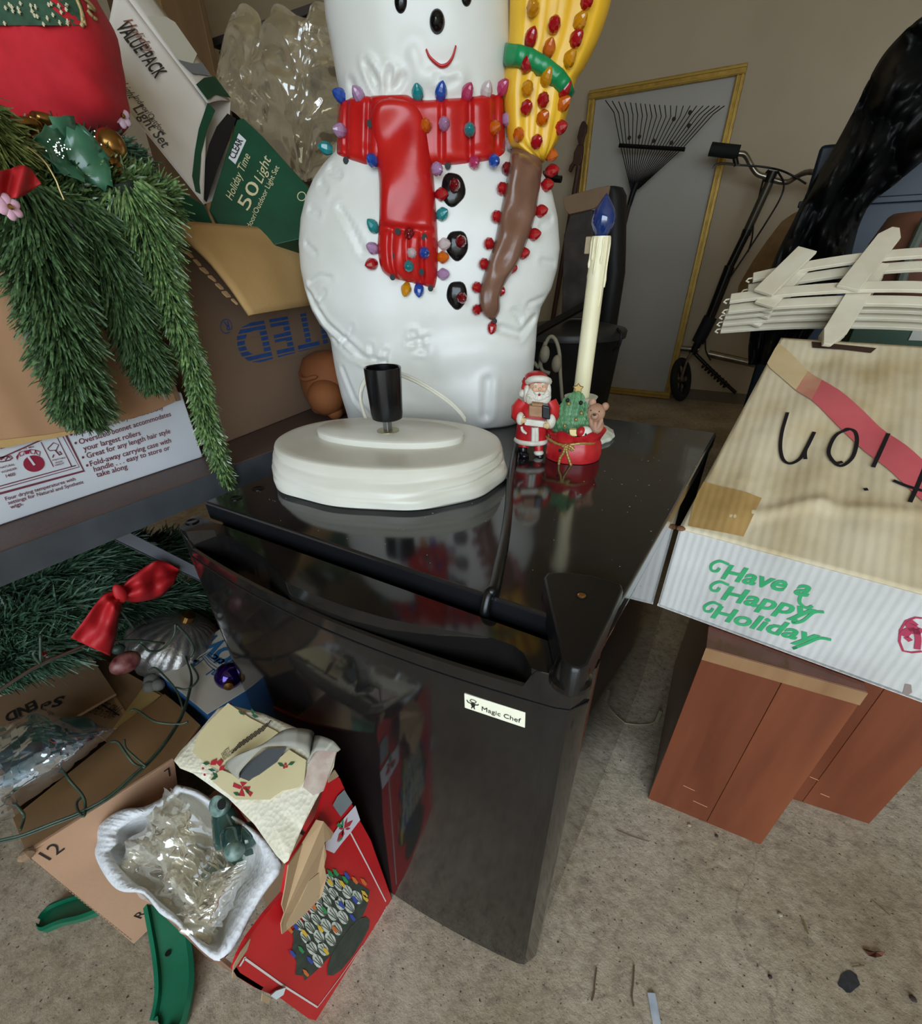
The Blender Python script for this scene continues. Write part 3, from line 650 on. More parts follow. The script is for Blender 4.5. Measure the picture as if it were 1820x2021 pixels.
for px, py, c, dx, dy in BUL:
    broom = px > 1010 and py < 325 and not (px == 1006)
    if broom:
        e = .75; u, v = suv(px, py, BW+BD*e+.004); w = BW+BD*.9
        a = np.interp(v, [suv(*q)[1] for q in bl_[::-1]], [suv(*q, .03)[0] for q in bl_[::-1]]); b_ = np.interp(v, [suv(*q)[1] for q in br_[::-1]], [suv(*q, .03)[0] for q in br_[::-1]])
        t = min(1, max(0, (u-a)/max(1e-5, b_-a))); w = BW+BD*max(.05, 1-abs(2*t-1)**3.)**.55; u, v = suv(px, py, w+.004)
    else:
        onb = (660 < px < 1000 and 200 < py < 320); ont = (745 < px < 862 and 200 < py < 560); onh = False
        u, v, w = spt(px, py, .009 if onb else (.015 if ont else .001))
        if px > 890 and px < 915 and py > 350: w += .005
    d = nz(SN*7+SU*dx*1.6+V3(0, 0, 1)*dy*1.6); A = Vector(d).to_track_quat('Z', 'Y').to_matrix()
    if bmesh_ is None:
        bmesh_ = mk('bulb', MB().lathe(pb, (0, 0, 0), n=9), BM[c], sm, loc=(0, 0, 0), smooth=0)
        bmesh_.parent = sm; o = bmesh_; o.location = sw(u, v, w)-origin_of(sm); o.rotation_euler = A.to_euler(); o.material_slots[0].link = 'OBJECT'; o.material_slots[0].material = BM[c]
    else: o = inst(bmesh_, sm, sw(u, v, w), A.to_euler(), None, BM[c])
    o['label'] = BN[c]+' faceted plastic bulb'
for px, py, rr, l in ((730, 244, 5, .014), (683, 317, 4, .001), (884, 327, 4, .004), (785, 457, 4.5, .020), (838, 468, 5, .02), (781, 506, 4, .02), (832, 537, 4, .02), (775, 547, 4, .018), (850, 569, 4.5, .012), (976, 634, 4, .006)):
    u, v, w = spt(px, py, l); mk('bulb_hole', MB().lathe([(.0035, 0), (.0035, .0006)], sw(u, v, w), SN, 10), gap, sm)

# ================================================================ white oval base with lamp socket
BC = V3(-.3535, .4248, 0); BPH = .3001; bx = V3(math.cos(BPH), math.sin(BPH), 0); by = V3(-math.sin(BPH), math.cos(BPH), 0)
base = thing('lamp_base', (BC[0], BC[1], FT), 'white oval moulded base with a black bulb socket, on the fridge in front', 'lamp base')
def oval(a, b, z, n=96, wob=0., pw=2.15, ph=0., cy=0.):
    o = []
    for k in range(n):
        t = 2*math.pi*k/n; c, s = math.cos(t), math.sin(t)
        f = 1+wob*1.6*(math.sin(11*t+ph)+.6*math.sin(6*t+1+ph))
        o.append(BC+bx*(a*f*math.copysign(abs(c)**(2/pw), c))+by*(b*f*math.copysign(abs(s)**(2/pw), s)+cy)+V3(0, 0, z))
    return o
prof = [(.1375, .107, FT+.0004, .004), (.1410, .113, FT+.004, .008), (.1415, .112, FT+.012, .009), (.1400, .108, FT+.020, .006), (.1385, .103, FT+.026, .003), (.1375, .0995, FT+.030, .002), (.1355, .096, FT+.0355, .001), (.1335, .0935, FT+.0388, 0), (.131, .0915, FT+.0398, 0), (.09, .05, FT+.0402, 0)]
pf = np.array(prof); pt = np.linspace(0, len(prof)-1, 46); pf = np.stack([np.interp(pt, np.arange(len(prof)), pf[:, i]) for i in range(4)], 1); R = []
for a, b, z, w in pf:
    row = oval(a, b, z, n=160, wob=w, ph=z*60, cy=-.005); side = z < FT+.0375
    for k in range(160):
        t = 2*math.pi*k/160; g = 0
        if side:
            for zc, sl, am, t0 in ((.0335, -.004, .0042, 3.3), (.0255, -.0075, .0050, 3.35), (.0165, -.006, .0036, 3.5), (.0300, .004, .0030, 5.9), (.020, .006, .0035, 5.75)):
                dt_ = (t-t0) if t0 < 5 else (t0-t); e = math.exp(-max(0, dt_)/.55)*(1 if dt_ > -.9 else 0)
                g -= am*e*math.exp(-((z-FT-zc-(sl if t0 < 5 else -sl)*dt_)/.0020)**2)
        d = row[k]-BC; d[2] = 0; row[k] = row[k]+nz(d)*g
    R.append(row)
cream = mat('aged_white_plastic', '#dbd8cd', .3, col2='#d0ccbc', scale=12, lo=.35, hi=.75, bump=.08, bscale=90)
mk('base_shell', MB().rings(R), cream, base, smooth=60)
zt = FT+.0400
mk('raised_platform', MB().rings([oval(.0905, .044, zt, cy=.005), oval(.0905, .044, zt+.0065, cy=.005), oval(.088, .0415, zt+.0085, cy=.005), oval(.03, .01, zt+.0087, cy=.005)]), cream, base, smooth=40)
sp = PZ(766, 850, zt+.0087)
steel = mat('dull_steel', '#9a9c9c', .35, .9)
mk('washer', MB().lathe([(.013, 0), (.013, .0008), (.006, .0012)], sp, n=24), mat('brassy_washer', '#a89c78', .4, .7), base)
mk('bracket', MB().box(sp[0]-.0045, sp[0]+.0045, sp[1]-.003, sp[1]+.003, sp[2]+.001, sp[2]+.017).box(sp[0]+.003, sp[0]+.0048, sp[1]-.006, sp[1]-.002, sp[2]+.001, sp[2]+.014), steel, base, bevel=.0006)
sk = sp+V3(.001, 0, .014)
pr = [(.0155, 0), (.0172, .001), (.0180, .006), (.0188, .022), (.0198, .040), (.0202, .0545), (.0193, .0550), (.0180, .0540), (.0170, .030), (.016, .006)]
mk('socket', MB().lathe(pr, sk, n=36), mat('black_bakelite', '#0c0c0e', .2, bump=.05, bscale=60), base, smooth=40)
mk('socket_shell', MB().lathe([(.0160, .006), (.0160, .046), (.0150, .046), (.0148, .030), (.0152, .028), (.0146, .024), (.0150, .022), (.014, .010), (.001, .009)], sk, n=30), mat('aluminium_shell', '#cfc8bd', .3, 1.), base, smooth=40)
# the pale flex that arches up behind the socket
cordm = mat('clear_flat_flex', '#cfcbbb', .35, coat=.3)
def flexpts(px): return [PP(a, b, BC+by*c, SN) for a, b, c in px]
cp = [(728, 840, .055), (714, 800, .07), (712, 772, .075), (722, 748, .075), (745, 735, .072), (775, 733, .07), (810, 744, .07), (850, 766, .072), (885, 790, .075), (908, 812, .078), (919, 828, .08)]
mk('flex_cord', MB().tube(spline(flexpts(cp), 6), .0024, 6, flat=.6).tube([p+V3(0, 0, -.0032) for p in spline(flexpts(cp), 6)], .0022, 6, flat=.6), cordm, base, smooth=180)

# ================================================================ black power cord across the fridge top
pc = [PZ(x, y, FT+.0045) for x, y in ((1042, 843), (1024, 862), (1014, 905), (1007, 950), (1004, 1000), (996, 1060), (985, 1115))]
pe_ = PZ(975, 1160, FT+.0045); pc += [pe_, V3(pe_[0]-.001, .2525, FT+.0030), V3(pe_[0]-.001, .2475, FT-.004), V3(pe_[0]-.001, .2455, FT-.014), V3(pe_[0]-.001, .2455, FT-.045)]
tag(mk('power_cord', MB().tube(spline(pc, 8), .0042, 12), mat('black_cord_rubber', '#0e0e0f', .3), smooth=180), 'thick black cord lying across the fridge top and dropping behind the door', 'cord')
# ================================================================ ceramic figurine and electric candle
QF = .71
class MF(MB):
    def tube(s, pts, r, n=8, caps=True, flat=None):
        return MB.tube(s, pts, [q*QF for q in r] if hasattr(r, '__len__') else r*QF, n, caps, flat)
    def lathe(s, prof, c, ax=(0, 0, 1), n=24, sx=1., fn=None):
        return MB.lathe(s, [(r*QF, z*QF) for r, z in prof], c, ax, n, sx, fn)
class Pl:
    """upright plane facing the camera, addressed by photograph pixels"""
    def __init__(s, p, heading=None, k=None):
        s.p = np.array(p, float); h = CAM[:2]-s.p[:2] if heading is None else np.array(heading, float); h = h/np.linalg.norm(h)
        s.f = V3(h[0], h[1], 0); s.r = V3(-h[1], h[0], 0); s.k = k
    def __call__(s, x, y, w=0.):
        if s.k: x, y = s.k[0]+x*s.k[2], s.k[1]+y*s.k[2]
        return PP(x, y, s.p+s.f*w*QF, s.f)
    @property
    def A(s): return [s.r, s.f, V3(0, 0, 1)]
    def ell(s, mb, x, y, w, rx, rz, rw, n=16, m=10, tilt=0.):
        c, q = math.cos(tilt), math.sin(tilt); r = s.r*c+V3(0, 0, 1)*q; u = -s.r*q+V3(0, 0, 1)*c
        return mb.ball(s(x, y, w), (rx*QF, rw*QF, rz*QF), n, m, [r, s.f, u])
Z6 = (1000, 710, 1/7.583); U6 = .0000868                      # one unit of the close-up in metres at the figurine
sc0 = V3(-.178, .572, FT)
fgn = thing('ceramic_figurine', sc0, 'small ceramic figurine of bearded man in red suit beside a red sack with green tree', 'figurine')
cer = dict(bump=.15, bscale=120, bdist=.001)
cred = mat('ceramic_red', '#a3161d', .3, col2='#bd2a2c', scale=60, **cer); cwht = mat('ceramic_white', '#d8d3c6', .5, col2='#c6bfae', scale=90, **cer)
cskin = mat('ceramic_skin', '#d0a183', .5); cblk = mat('ceramic_black', '#131316', .2); ctan = mat('ceramic_tan', '#a97f5a', .5, col2='#8f6947', scale=80, **cer)
cgrn = mat('ceramic_green', '#44754c', .42, col2='#6d9a6c', scale=120, **cer); cgold = mat('ceramic_gold', '#a98a4f', .35, .4); cbear = mat('ceramic_bear_brown', '#9b7258', .55, col2='#b58d74', scale=70, **cer)
ccream = mat('ceramic_cream', '#e0cf93', .45)
S = Pl((-.226, .560, FT), None, Z6); u6 = U6
# body: skirted coat up to the shoulders and neck, one surface
R = []
for y, cx, rx, rw in ((1235, 372, 215, 150), (1228, 372, 240, 175), (1150, 374, 240, 180), (1050, 384, 232, 178), (950, 410, 245, 185), (850, 428, 285, 190), (760, 440, 290, 185), (690, 450, 262, 170), (630, 462, 215, 145), (580, 470, 150, 115), (545, 474, 90, 85), (520, 476, 70, 70)):
    c = S(cx, y, 0); R.append([c+S.r*rx*u6*math.cos(a)+S.f*rw*u6*math.sin(a) for a in np.linspace(0, 2*math.pi, 28, endpoint=False)])
bod = MF().rings(R)
# legs and arms grow from it
for pts, rr in (([S(290, 1180, .004), S(265, 1250, .008), S(255, 1310, .010)], [.0125, .0115, .0098]), ([S(470, 1180, .004), S(480, 1280, .008), S(480, 1360, .010)], [.0095, .0088, .0082]),
                ([S(250, 640, .004), S(175, 740, .008), S(170, 830, .015), S(215, 880, .021)], [.0125, .0135, .0125, .0105]), ([S(650, 640, .004), S(700, 740, .008), S(690, 840, .014), S(650, 890, .020)], [.0115, .012, .0115, .0105])):
    bod.tube(pts, rr, 12)
mk('body', bod, cred, fgn, smooth=60)
w = MF()
R = []
for y, g in ((1165, 1.0), (1180, 1.07), (1205, 1.09), (1228, 1.05), (1238, .95)):
    c = S(372, y, 0); R.append([c+S.r*242*g*u6*math.cos(a)*(1+.02*math.sin(9*a))+S.f*182*g*u6*math.sin(a)*(1+.02*math.sin(9*a)) for a in np.linspace(0, 2*math.pi, 30, endpoint=False)])
w.rings(R); w.tube([S(405, 1010, .0235), S(405, 1100, .0232), S(400, 1220, .0235)], .0042, 8); w.tube([S(450, 1010, .0225), S(455, 1100, .0222), S(455, 1220, .0225)], .0036, 8)
mk('fur_trim', w, cwht, fgn, smooth=60)
for q in ((205, 880, .024, .0075, .0110, .009), (665, 920, .022, .0085, .0130, .010), (480, 1390, .011, .0092, .0055, .0092)):
    w = MF(); S.ell(w, *q); mk('cuff', w, cwht, fgn, smooth=60)
for cx, y in ((245, 1372), (495, 1490)):
    w = MF(); S.ell(w, cx, y-20, .011, .0078, .012, .009); S.ell(w, cx+18, y+45, .016, .0095, .0068, .014)
    mk('boot', w, cblk, fgn, smooth=60)
w = MF(); S.ell(w, 480, 410, .004, .0162, .0175, .0150, 20, 12); S.ell(w, 498, 440, .0195, .0024, .0032, .003); S.ell(w, 425, 440, .0155, .0050, .0045, .004); S.ell(w, 560, 440, .0150, .0045, .0045, .004)
hd = mk('head', w, cskin, fgn, smooth=60)
w = MF(); S.ell(w, 440, 405, .0178, .0022, .0014, .0012); S.ell(w, 540, 400, .0178, .0022, .0014, .0012); mk('eye_white', w, cwht, hd, smooth=60)
w = MF(); S.ell(w, 440, 406, .0186, .0009, .0010, .0008, 8, 6); S.ell(w, 541, 401, .0186, .0009, .0010, .0008, 8, 6); mk('pupil', w, cblk, hd, smooth=60)
w = MF(); S.ell(w, 490, 525, .0215, .0021, .0019, .0016); mk('mouth', w, cred, hd, smooth=60)
# beard and hair: a full mass with combed locks
w = MF(); S.ell(w, 470, 560, .008, .0225, .0205, .0125, 20, 12); S.ell(w, 300, 520, .002, .0062, .017, .010); S.ell(w, 622, 510, .002, .0050, .017, .010)
for i in range(17):
    a = -1.15+2.3*i/16; x0 = 480+120*math.sin(a)*.9; y0 = 500+25*abs(a); x1 = 470+190*math.sin(a)+R_.uniform(-12, 12); y1 = 655-95*abs(a)**1.6+R_.uniform(-8, 8)
    w.tube(spline([S(x0, y0, .0165), S((x0+x1)/2+R_.uniform(-10, 10), (y0+y1)/2, .0215-.004*abs(a)), S(x1, y1, .013-.006*abs(a))], 4), [.0016]*4+[.0022]*4+[.0012], 6)
for sx in (-1, 1): w.tube(spline([S(492+sx*8, 492, .0205), S(492+sx*50, 500, .0200), S(492+sx*88, 480, .0165)], 4), [.0024]*3+[.0028]*3+[.002]*2+[.001], 7)
for sx, ex in ((-1, 440), (1, 540)): w.tube([S(ex-28, 368, .0165), S(ex, 358, .0185), S(ex+25, 366, .0165)], .0015, 6)
mk('beard', w, cwht, fgn, smooth=60)
w = MF()
R = []
for y, cx, rx, rw in ((312, 462, 166, 150), (285, 450, 170, 165), (230, 442, 152, 150), (195, 440, 112, 110), (172, 450, 58, 58), (166, 455, 8, 8)):
    c = S(cx, y, 0); R.append([c+S.r*rx*u6*math.cos(a)+S.f*rw*u6*math.sin(a) for a in np.linspace(0, 2*math.pi, 24, endpoint=False)])
w.rings(R); w.tube(spline([S(320, 300, -.002), S(285, 370, -.003), S(262, 450, -.002), S(250, 490, .0)], 4), [.0085]*4+[.0062]*4+[.004]*4+[.003], 10)
mk('cap', w, cred, fgn, smooth=60)
w = MF()
R = []
for k in range(25):
    a = math.pi*1.0*k/24; R.append(S(475-158*math.cos(a), 330-44*math.sin(a), .0210*math.sin(a)-.001))
w.tube(R, .0056, 9); S.ell(w, 238, 505, .001, .0062, .0068, .006)
mk('cap_brim', w, cwht, fgn, smooth=60)
# parcels in his arms and his hands
r_, f_, z_ = S.r, S.f, V3(0, 0, 1)
def blk_(x0, y0, x1, y1, w, dp, skew=0.): 
    a = S(x0, y1, w); b = S(x1, y1+skew, w); h = S(x0, y0, w)-a
    return MF().pbox(a, b-a, h, -f_*dp*QF)
mk('white_parcel', blk_(265, 885, 630, 985, .030, .014, 45), cwht, fgn, bevel=.0015)
mk('tan_parcel', blk_(335, 690, 530, 850, .034, .020, 15), ctan, fgn, bevel=.0012)
mk('tan_parcel', blk_(375, 645, 550, 700, .031, .016, 20), ctan, fgn, bevel=.0012)
mk('black_parcel', blk_(530, 680, 652, 880, .035, .020, 25), cblk, fgn, bevel=.0018)
for hx, hy, sx in ((235, 905, 1), (610, 985, -1)):
    w = MF()
    S.ell(w, hx, hy, .029, .0052, .0058, .004)
    for k in range(4): w.tube(spline([S(hx+sx*14, hy-26+k*17, .0305), S(hx+sx*40, hy-22+k*16, .0322), S(hx+sx*(58-abs(k-1.3)*6), hy-14+k*13, .0318)], 3), [.0012]*6+[.0008], 6)
    w.tube(spline([S(hx+sx*4, hy-34, .030), S(hx+sx*24, hy-52, .0325), S(hx+sx*42, hy-56, .033)], 3), [.0014]*6+[.0009], 6)
    mk('hand', w, mat('ceramic_glove', '#c9ae80', .5), fgn, smooth=60)
# hanging stocking
mk('stocking', MF().tube(spline([S(225, 1000, .0215), S(240, 1060, .0235), S(300, 1105, .0245)], 4), [.0038]*3+[.0042]*4+[.003]*2, 8, flat=.6), cwht, fgn, smooth=60)
# sack
K = Pl(sc0, None, Z6)
def sackr(a): return 1+.02*math.sin(5*a+1)+.015*math.sin(9*a)
R = []
for y, rx, fo in ((1690, 300, 0), (1672, 345, 0), (1600, 388, .5), (1480, 402, .8), (1380, 392, 1), (1300, 372, 1.2), (1262, 352, 1.4), (1230, 360, 1.6), (1180, 388, 2), (1130, 402, 2.6), (1120, 385, 2.6), (1150, 340, 2), (1190, 250, 1), (1200, 30, 0)):
    c = K(975, 1500, 0); zc = max(FT+.0006, K(975, y, .86*rx*u6/QF)[2]) if y < 1680 else FT+.0006
    R.append([V3(c[0], c[1], 0)+K.r*rx*u6*math.cos(a)*(1+.018*fo*math.sin(7*a+.5)+.012*fo*math.sin(12*a))+K.f*rx*.86*u6*math.sin(a)*(1+.018*fo*math.sin(7*a+.5)+.012*fo*math.sin(12*a))+V3(0, 0, zc+.0011*fo*math.sin(6*a+2)*(y < 1200)) for a in np.linspace(0, 2*math.pi, 48, endpoint=False)])
sack = mk('sack', MF().rings(R), cred, fgn, smooth=70)
sr = 402*u6
def onsack(x, y, lift=.001):
    p = K(x, y, .86*sr*.5/QF)
    for _ in range(4):
        q = p-sc0; a = (q@K.r)/(sr*.97); p = K(x, y, .86*sr*.97/QF*math.sqrt(max(.02, 1-min(.98, a*a))))
    return p+K.f*lift
rope = MF(); rp = []
for k in range(41):
    a = math.pi*(k/40)*1.06-.08; rp.append(V3(sc0[0], sc0[1], 0)+K.r*-366*u6*math.cos(a)+K.f*366*.90*u6*math.sin(a)+V3(0, 0, K(975, 1262, .86*352*u6/QF)[2]+.0015*math.sin(4*a)))
rope.tube(rp, [.0024+.0005*math.sin(k*2.2) for k in range(41)], 7)
for pts in ([(880, 1290), (850, 1390), (800, 1470), (775, 1600)], [(890, 1290), (905, 1400), (945, 1520), (985, 1640)], [(820, 1270), (870, 1300), (935, 1280), (1010, 1340)], [(880, 1300), (930, 1320), (985, 1350)]):
    P = spline([onsack(x, y, .001) for x, y in pts], 7); rope.tube(P, [.0026+.0006*math.sin(k*2.4) for k in range(len(P))], 7)
mk('rope', rope, cgold, fgn, smooth=60)
h = MF()
for x, y in ((800, 1362), (1155, 1420), (870, 1600), (1175, 1590)): p = onsack(x, y, -.0006); h.lathe([(.0028, 0), (.0028, .001)], p, K.f+K.r*(x-975)/500, 12)
mk('vent_hole', h, gap, sack)
# tree with shingled needle fans
T_ = Pl(sc0+K.f*-.004, None, Z6); prof_ = [(1130, 965, 245), (1060, 955, 268), (950, 965, 258), (850, 975, 240), (750, 980, 212), (650, 1005, 168), (560, 1025, 112), (500, 1045, 72), (470, 1058, 40)]
R = []
for y, cx, rx in prof_:
    c = T_(cx, y, 0); R.append([c+T_.r*rx*u6*math.cos(a)+T_.f*rx*.62*u6*math.sin(a) for a in np.linspace(0, 2*math.pi, 28, endpoint=False)])
tr = MF().rings(R)
yy = [p[0] for p in prof_][::-1]
for row, y in enumerate(np.linspace(1090, 540, 10)):
    cx = np.interp(y, yy, [p[1] for p in prof_][::-1]); rx = np.interp(y, yy, [p[2] for p in prof_][::-1]); n = max(3, int(rx/30))
    for k in range(n):
        a = math.pi*(k+.5+.5*(row % 2))/(n+.5); o = T_(cx, y, 0)+T_.r*-rx*u6*math.cos(a)+T_.f*rx*.62*u6*math.sin(a)
        nn = nz(T_.r*-math.cos(a)*.62+T_.f*math.sin(a)); side = np.cross(nn, z_)
        tip = o+nn*.0021-z_*.0037; top = o+z_*.0036
        for j in range(5):
            q = (j-2)/2; tr.tube([top+side*q*.0006-nn*.0007, o+side*q*.0021+nn*.0013, tip+side*q*.0036+z_*abs(q)*.0011], [.0006, .0011, .0004], 5)
tree = mk('tree', tr, cgrn, fgn, smooth=50)
w = MF()
for x, y in ((930, 660), (1120, 800), (1040, 895), (870, 990), (925, 1115)): T_.ell(w, x, y, .021, .0028, .0030, .0028, 10, 8)
mk('bauble', w, cgold, tree, smooth=60)
w = MF()
for x, y in ((915, 608), (1112, 645)): T_.ell(w, x, y, .0145, .0032, .0036, .003, 10, 8)
mk('vent_hole', w, gap, tree)
st_ = [T_(1072+88*(1 if k % 2 == 0 else .55)*math.sin(2*math.pi*k/10+.05), 432-78*(1 if k % 2 == 0 else .55)*math.cos(2*math.pi*k/10+.05), .004) for k in range(10)]
mk('star', MF().prism(st_, -T_.f*.005), cgold, tree, bevel=.001)
# bear in the sack
B = Pl(sc0+K.f*-.006, None, Z6); w = MF()
B.ell(w, 1325, 1010, .003, .0150, .0190, .013); B.ell(w, 1330, 800, .004, .0165, .0165, .0140, 18, 12); B.ell(w, 1283, 640, .002, .0066, .0068, .004); B.ell(w, 1478, 700, .002, .0064, .0068, .004); B.ell(w, 1322, 845, .0170, .0068, .0058, .006)
B.ell(w, 1270, 960, .012, .0050, .012, .005, tilt=.3); B.ell(w, 1385, 970, .012, .0050, .012, .005, tilt=-.3)
bear = mk('bear', w, cbear, fgn, smooth=60)
w = MF(); B.ell(w, 1318, 826, .0232, .0026, .0018, .0014, 10, 6); B.ell(w, 1262, 758, .0158, .0010, .0013, .001, 8, 6); B.ell(w, 1385, 775, .0165, .0010, .0013, .001, 8, 6); mk('face', w, cblk, bear, smooth=60)
w = MF(); K.ell(w, 1170, 1100, .030, .0125, .0120, .010); mk('candy_ball', w, cwht, fgn, smooth=60)
w = MF(); K.ell(w, 1110, 1075, .0345, .0075, .0085, .008, tilt=-.4); mk('candy_stripe', w, cred, fgn, smooth=60)
w = MF(); K.ell(w, 1185, 1118, .0405, .0016, .002, .001); mk('candy_dot', w, cblk, fgn)
gc = K(1010, 1100, .036); mk('yellow_parcel', MF().pbox(gc+K.r*-.0043-z_*.0043, K.r*.0085+z_*.0007, -K.f*.0085, z_*.008-K.r*.002), ccream, fgn, bevel=.001)

# candle
cY = .665; ct = PY(1187, 466, cY); cx_ = ct[0]
cnd = thing('electric_candle', (cx_, cY, FT), 'cream electric window candle with a dark blue flame bulb, behind the figurine', 'candle')
cc = V3(cx_, cY, FT); ivory = mat('ivory_plastic', '#e0d6ae', .33, col2='#e8dfbd', scale=18, sub=.0); pale = mat('pale_plastic_base', '#d9dccb', .35)
def scal(a, z): return 1+.035*abs(math.sin(9*a))-.02
mk('base', MB().lathe([(.052, .0004), (.0535, .003), (.052, .0065), (.047, .009), (.036, .015), (.026, .026), (.0185, .036), (.016, .042), (.014, .043)], cc, n=72, fn=scal), pale, cnd, smooth=35)
mk('drip_cup', MB().lathe([(.012, .043), (.021, .050), (.023, .054), (.018, .055), (.0145, .053)], cc, n=28), pale, cnd, smooth=50)
zs = ct[2]-FT
shaft = MB().lathe([(.0112, .050), (.0110, .10), (.0107, zs-.02), (.0112, zs-.004), (.0109, zs), (.0086, zs), (.0082, zs-.006), (.002, zs-.007)], cc, n=36)
CF = nz(V3(-cx_, -cY, 0)); CR_ = V3(-CF[1], CF[0], 0)
for a, l in ((-.75, .022), (-.30, .036), (.30, .026), (.75, .070), (-1.2, .03), (1.4, .05), (2.4, .05), (3.4, .03), (4.2, .045)):
    d = CF*math.cos(a)+CR_*math.sin(a)
    P = [cc+d*(.0104+.0005*min(1, k/2))+V3(0, 0, zs-.001-l*k/7) for k in range(8)]; shaft.tube(P, [.0010, .0016, .0013, .0011, .0010, .0012, .0019, .0011], 8)
mk('shaft', shaft, ivory, cnd, smooth=50)
mk('bulb', MB().lathe([(.0066, -.003), (.0072, .001), (.0112, .006), (.0138, .012), (.0136, .018), (.0112, .0245), (.0068, .031), (.0028, .0362), (.0006, .039)], cc+V3(0, 0, zs), n=32),
   mat('blue_glass_bulb', '#12306a', .05, trans=.12, coat=1., spec=.7), cnd, smooth=180)
mk('switch_tab', MB().box(cx_-.0175, cx_-.0107, cY-.004, cY+.004, FT+zs-.017, FT+zs), mat('beige_tab', '#a08e72', .5), cnd, bevel=.001)
# ================================================================ shelf on the left and what stands on it
SZ0, SZ1, SX = .506, .538, -.55
lam = mat('brown_laminate', '#4b3a35', .5, col2='#5a463f', scale=9, bump=.2, bscale=160); lame = mat('dark_laminate_edge', '#3a3d42', .4, col2='#4a4d52', scale=20)
shl = thing('storage_shelf', (-.85, .5, SZ0), 'brown laminate shelf board with grey front edge, under the hair dryer box', 'shelf')
mk('board', MB().box(-1.25, SX-.0012, -.5, 1.32, SZ0, SZ1), lam, shl, bevel=.001)
mk('edge_band', MB().box(SX-.001, SX, -.5, 1.32, SZ0+.001, SZ1-.001), lame, shl)
bA, bB = PX(228, 1052, -.60), PX(418, 1146, -.60)
bk = MB(); dv = nz(bB-bA); up_ = np.cross((1, 0, 0), dv)
bk.pbox(bA-dv*.004-up_*.008, dv*np.linalg.norm(bB-bA), up_*.016, (-.0022, 0, 0)).pbox(bA-dv*.004-up_*.008, dv*np.linalg.norm(bB-bA), up_*.002, (-.014, 0, 0))
mk('bracket', bk, mat('grey_steel_strip', '#8b8d95', .45, .5), shl, bevel=.0006)
mk('added_dark_panel', MB().box(-1.2, -.60, .80, .82, .001, SZ0-.0005), lam, shl)  # added dark panel, hides the lit floor so the under-shelf stays black
for y in (-.45, 1.28): mk('leg', MB().box(-1.22, -1.17, y, y+.035, 0, SZ0).box(-.64, -.61, y, y+.035, 0, SZ0), lam, shl)
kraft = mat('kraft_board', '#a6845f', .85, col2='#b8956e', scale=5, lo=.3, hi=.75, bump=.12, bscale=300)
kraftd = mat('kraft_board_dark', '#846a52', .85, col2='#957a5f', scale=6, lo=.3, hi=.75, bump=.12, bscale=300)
krafti = mat('kraft_board_light', '#b8935f', .8, col2='#c6a26c', scale=6, bump=.1, bscale=200)
def fluted(name, a, b, axis='Y', sc=14):
    m = mat(name, a, .85, col2=b, scale=7, bump=.35, bscale=sc, btype='wave', bdist=.002)
    for n in m.node_tree.nodes:
        if n.type == 'TEX_WAVE': n.bands_direction = axis
    return m
def carton(root, F, d, n, Ld, Ln, z0, z1, m, names=('front_side', 'left_side', 'back_side', 'right_side'), t=.004):
    """four standing sides; F is a bottom corner, d runs along the face seen, n into the box"""
    d, n = nz(d), nz(n); z = V3(0, 0, z1-z0); F = np.array([F[0], F[1], z0])
    mk(names[0], MB().pbox(F, d*Ld, n*t, z), m, root, bevel=.001); mk(names[1], MB().pbox(F+n*t, n*(Ln-2*t), d*t, z), m, root, bevel=.001)
    mk(names[2], MB().pbox(F+n*(Ln-t), d*Ld, n*t, z), m, root); mk(names[3], MB().pbox(F+n*t+d*(Ld-t), n*(Ln-2*t), d*t, z), m, root)
    mk('bottom', MB().pbox(F+n*t+d*t, d*(Ld-2*t), n*(Ln-2*t), (0, 0, t)), m, root)
# ---- hair dryer carton
hx = -.612; hw = mat('coated_white_board', '#c9ccd4', .45, col2='#d8dadf', scale=6, bump=.06, bscale=60, bdist=.003)
hd_ = thing('hair_dryer_box', (hx-.14, .1, SZ1), 'white printed hair dryer box with burgundy lettering, standing along the shelf edge', 'box')
e0 = PX(404, 909, hx)[1]
mk('box_body', MB().box(hx-.28, hx, -.25, e0, SZ1+.0003, .622), hw, hd_, bevel=.002)
burg = mat('burgundy_print', '#6f3440', .6); HN = V3(1, 0, 0)
def z2(x, y): return (x/2.7576, 450+y/2.7576)
def onh(x, y): return PX(*z2(x, y), hx)
tx = MB()
for s, a, b in (('Oversized bonnet accommodates', (435, 1177), (932, 1022)), ('your largest rollers', (455, 1214), (767, 1126)), ('Great for any length hair style', (476, 1253), (928, 1115)),
                ('Fold-away carrying case with', (492, 1297), (932, 1166)), ('handle . . . easy to store or', (512, 1327), (926, 1205)), ('take along', (528, 1356), (696, 1308)),
                ('154 square inches dry hair fast, evenly', (413, 1130), (890, 985)), ('Four drying temperatures with', (30, 1483), (411, 1372)), ('settings for Natural and Synthetic', (45, 1505), (456, 1388)), ('wigs.', (60, 1528), (126, 1506)),
                ('NATURAL', (2, 1310), (80, 1290)), ('WONDER', (8, 1335), (92, 1312)), ('1400', (33, 1358), (85, 1345)), ('COOL', (80, 1220), (112, 1210)), ('LO  MED', (128, 1205), (185, 1193)), ('ADJUSTABLE', (283, 1268), (357, 1252)), ('HOOD', (300, 1282), (340, 1272)), ('HEIGHT', (300, 1296), (350, 1283))):
    put_text(tx, s, onh(*a), onh(*b), HN, shear=.12, bold=.012, height=None)
for p in ((410, 1170), (450, 1248), (473, 1292), (386, 1124)): patch(tx, [onh(p[0]+7*math.cos(a), p[1]+7*math.sin(a)) for a in np.linspace(0, 6.28, 10)[:-1]], HN, .0006)
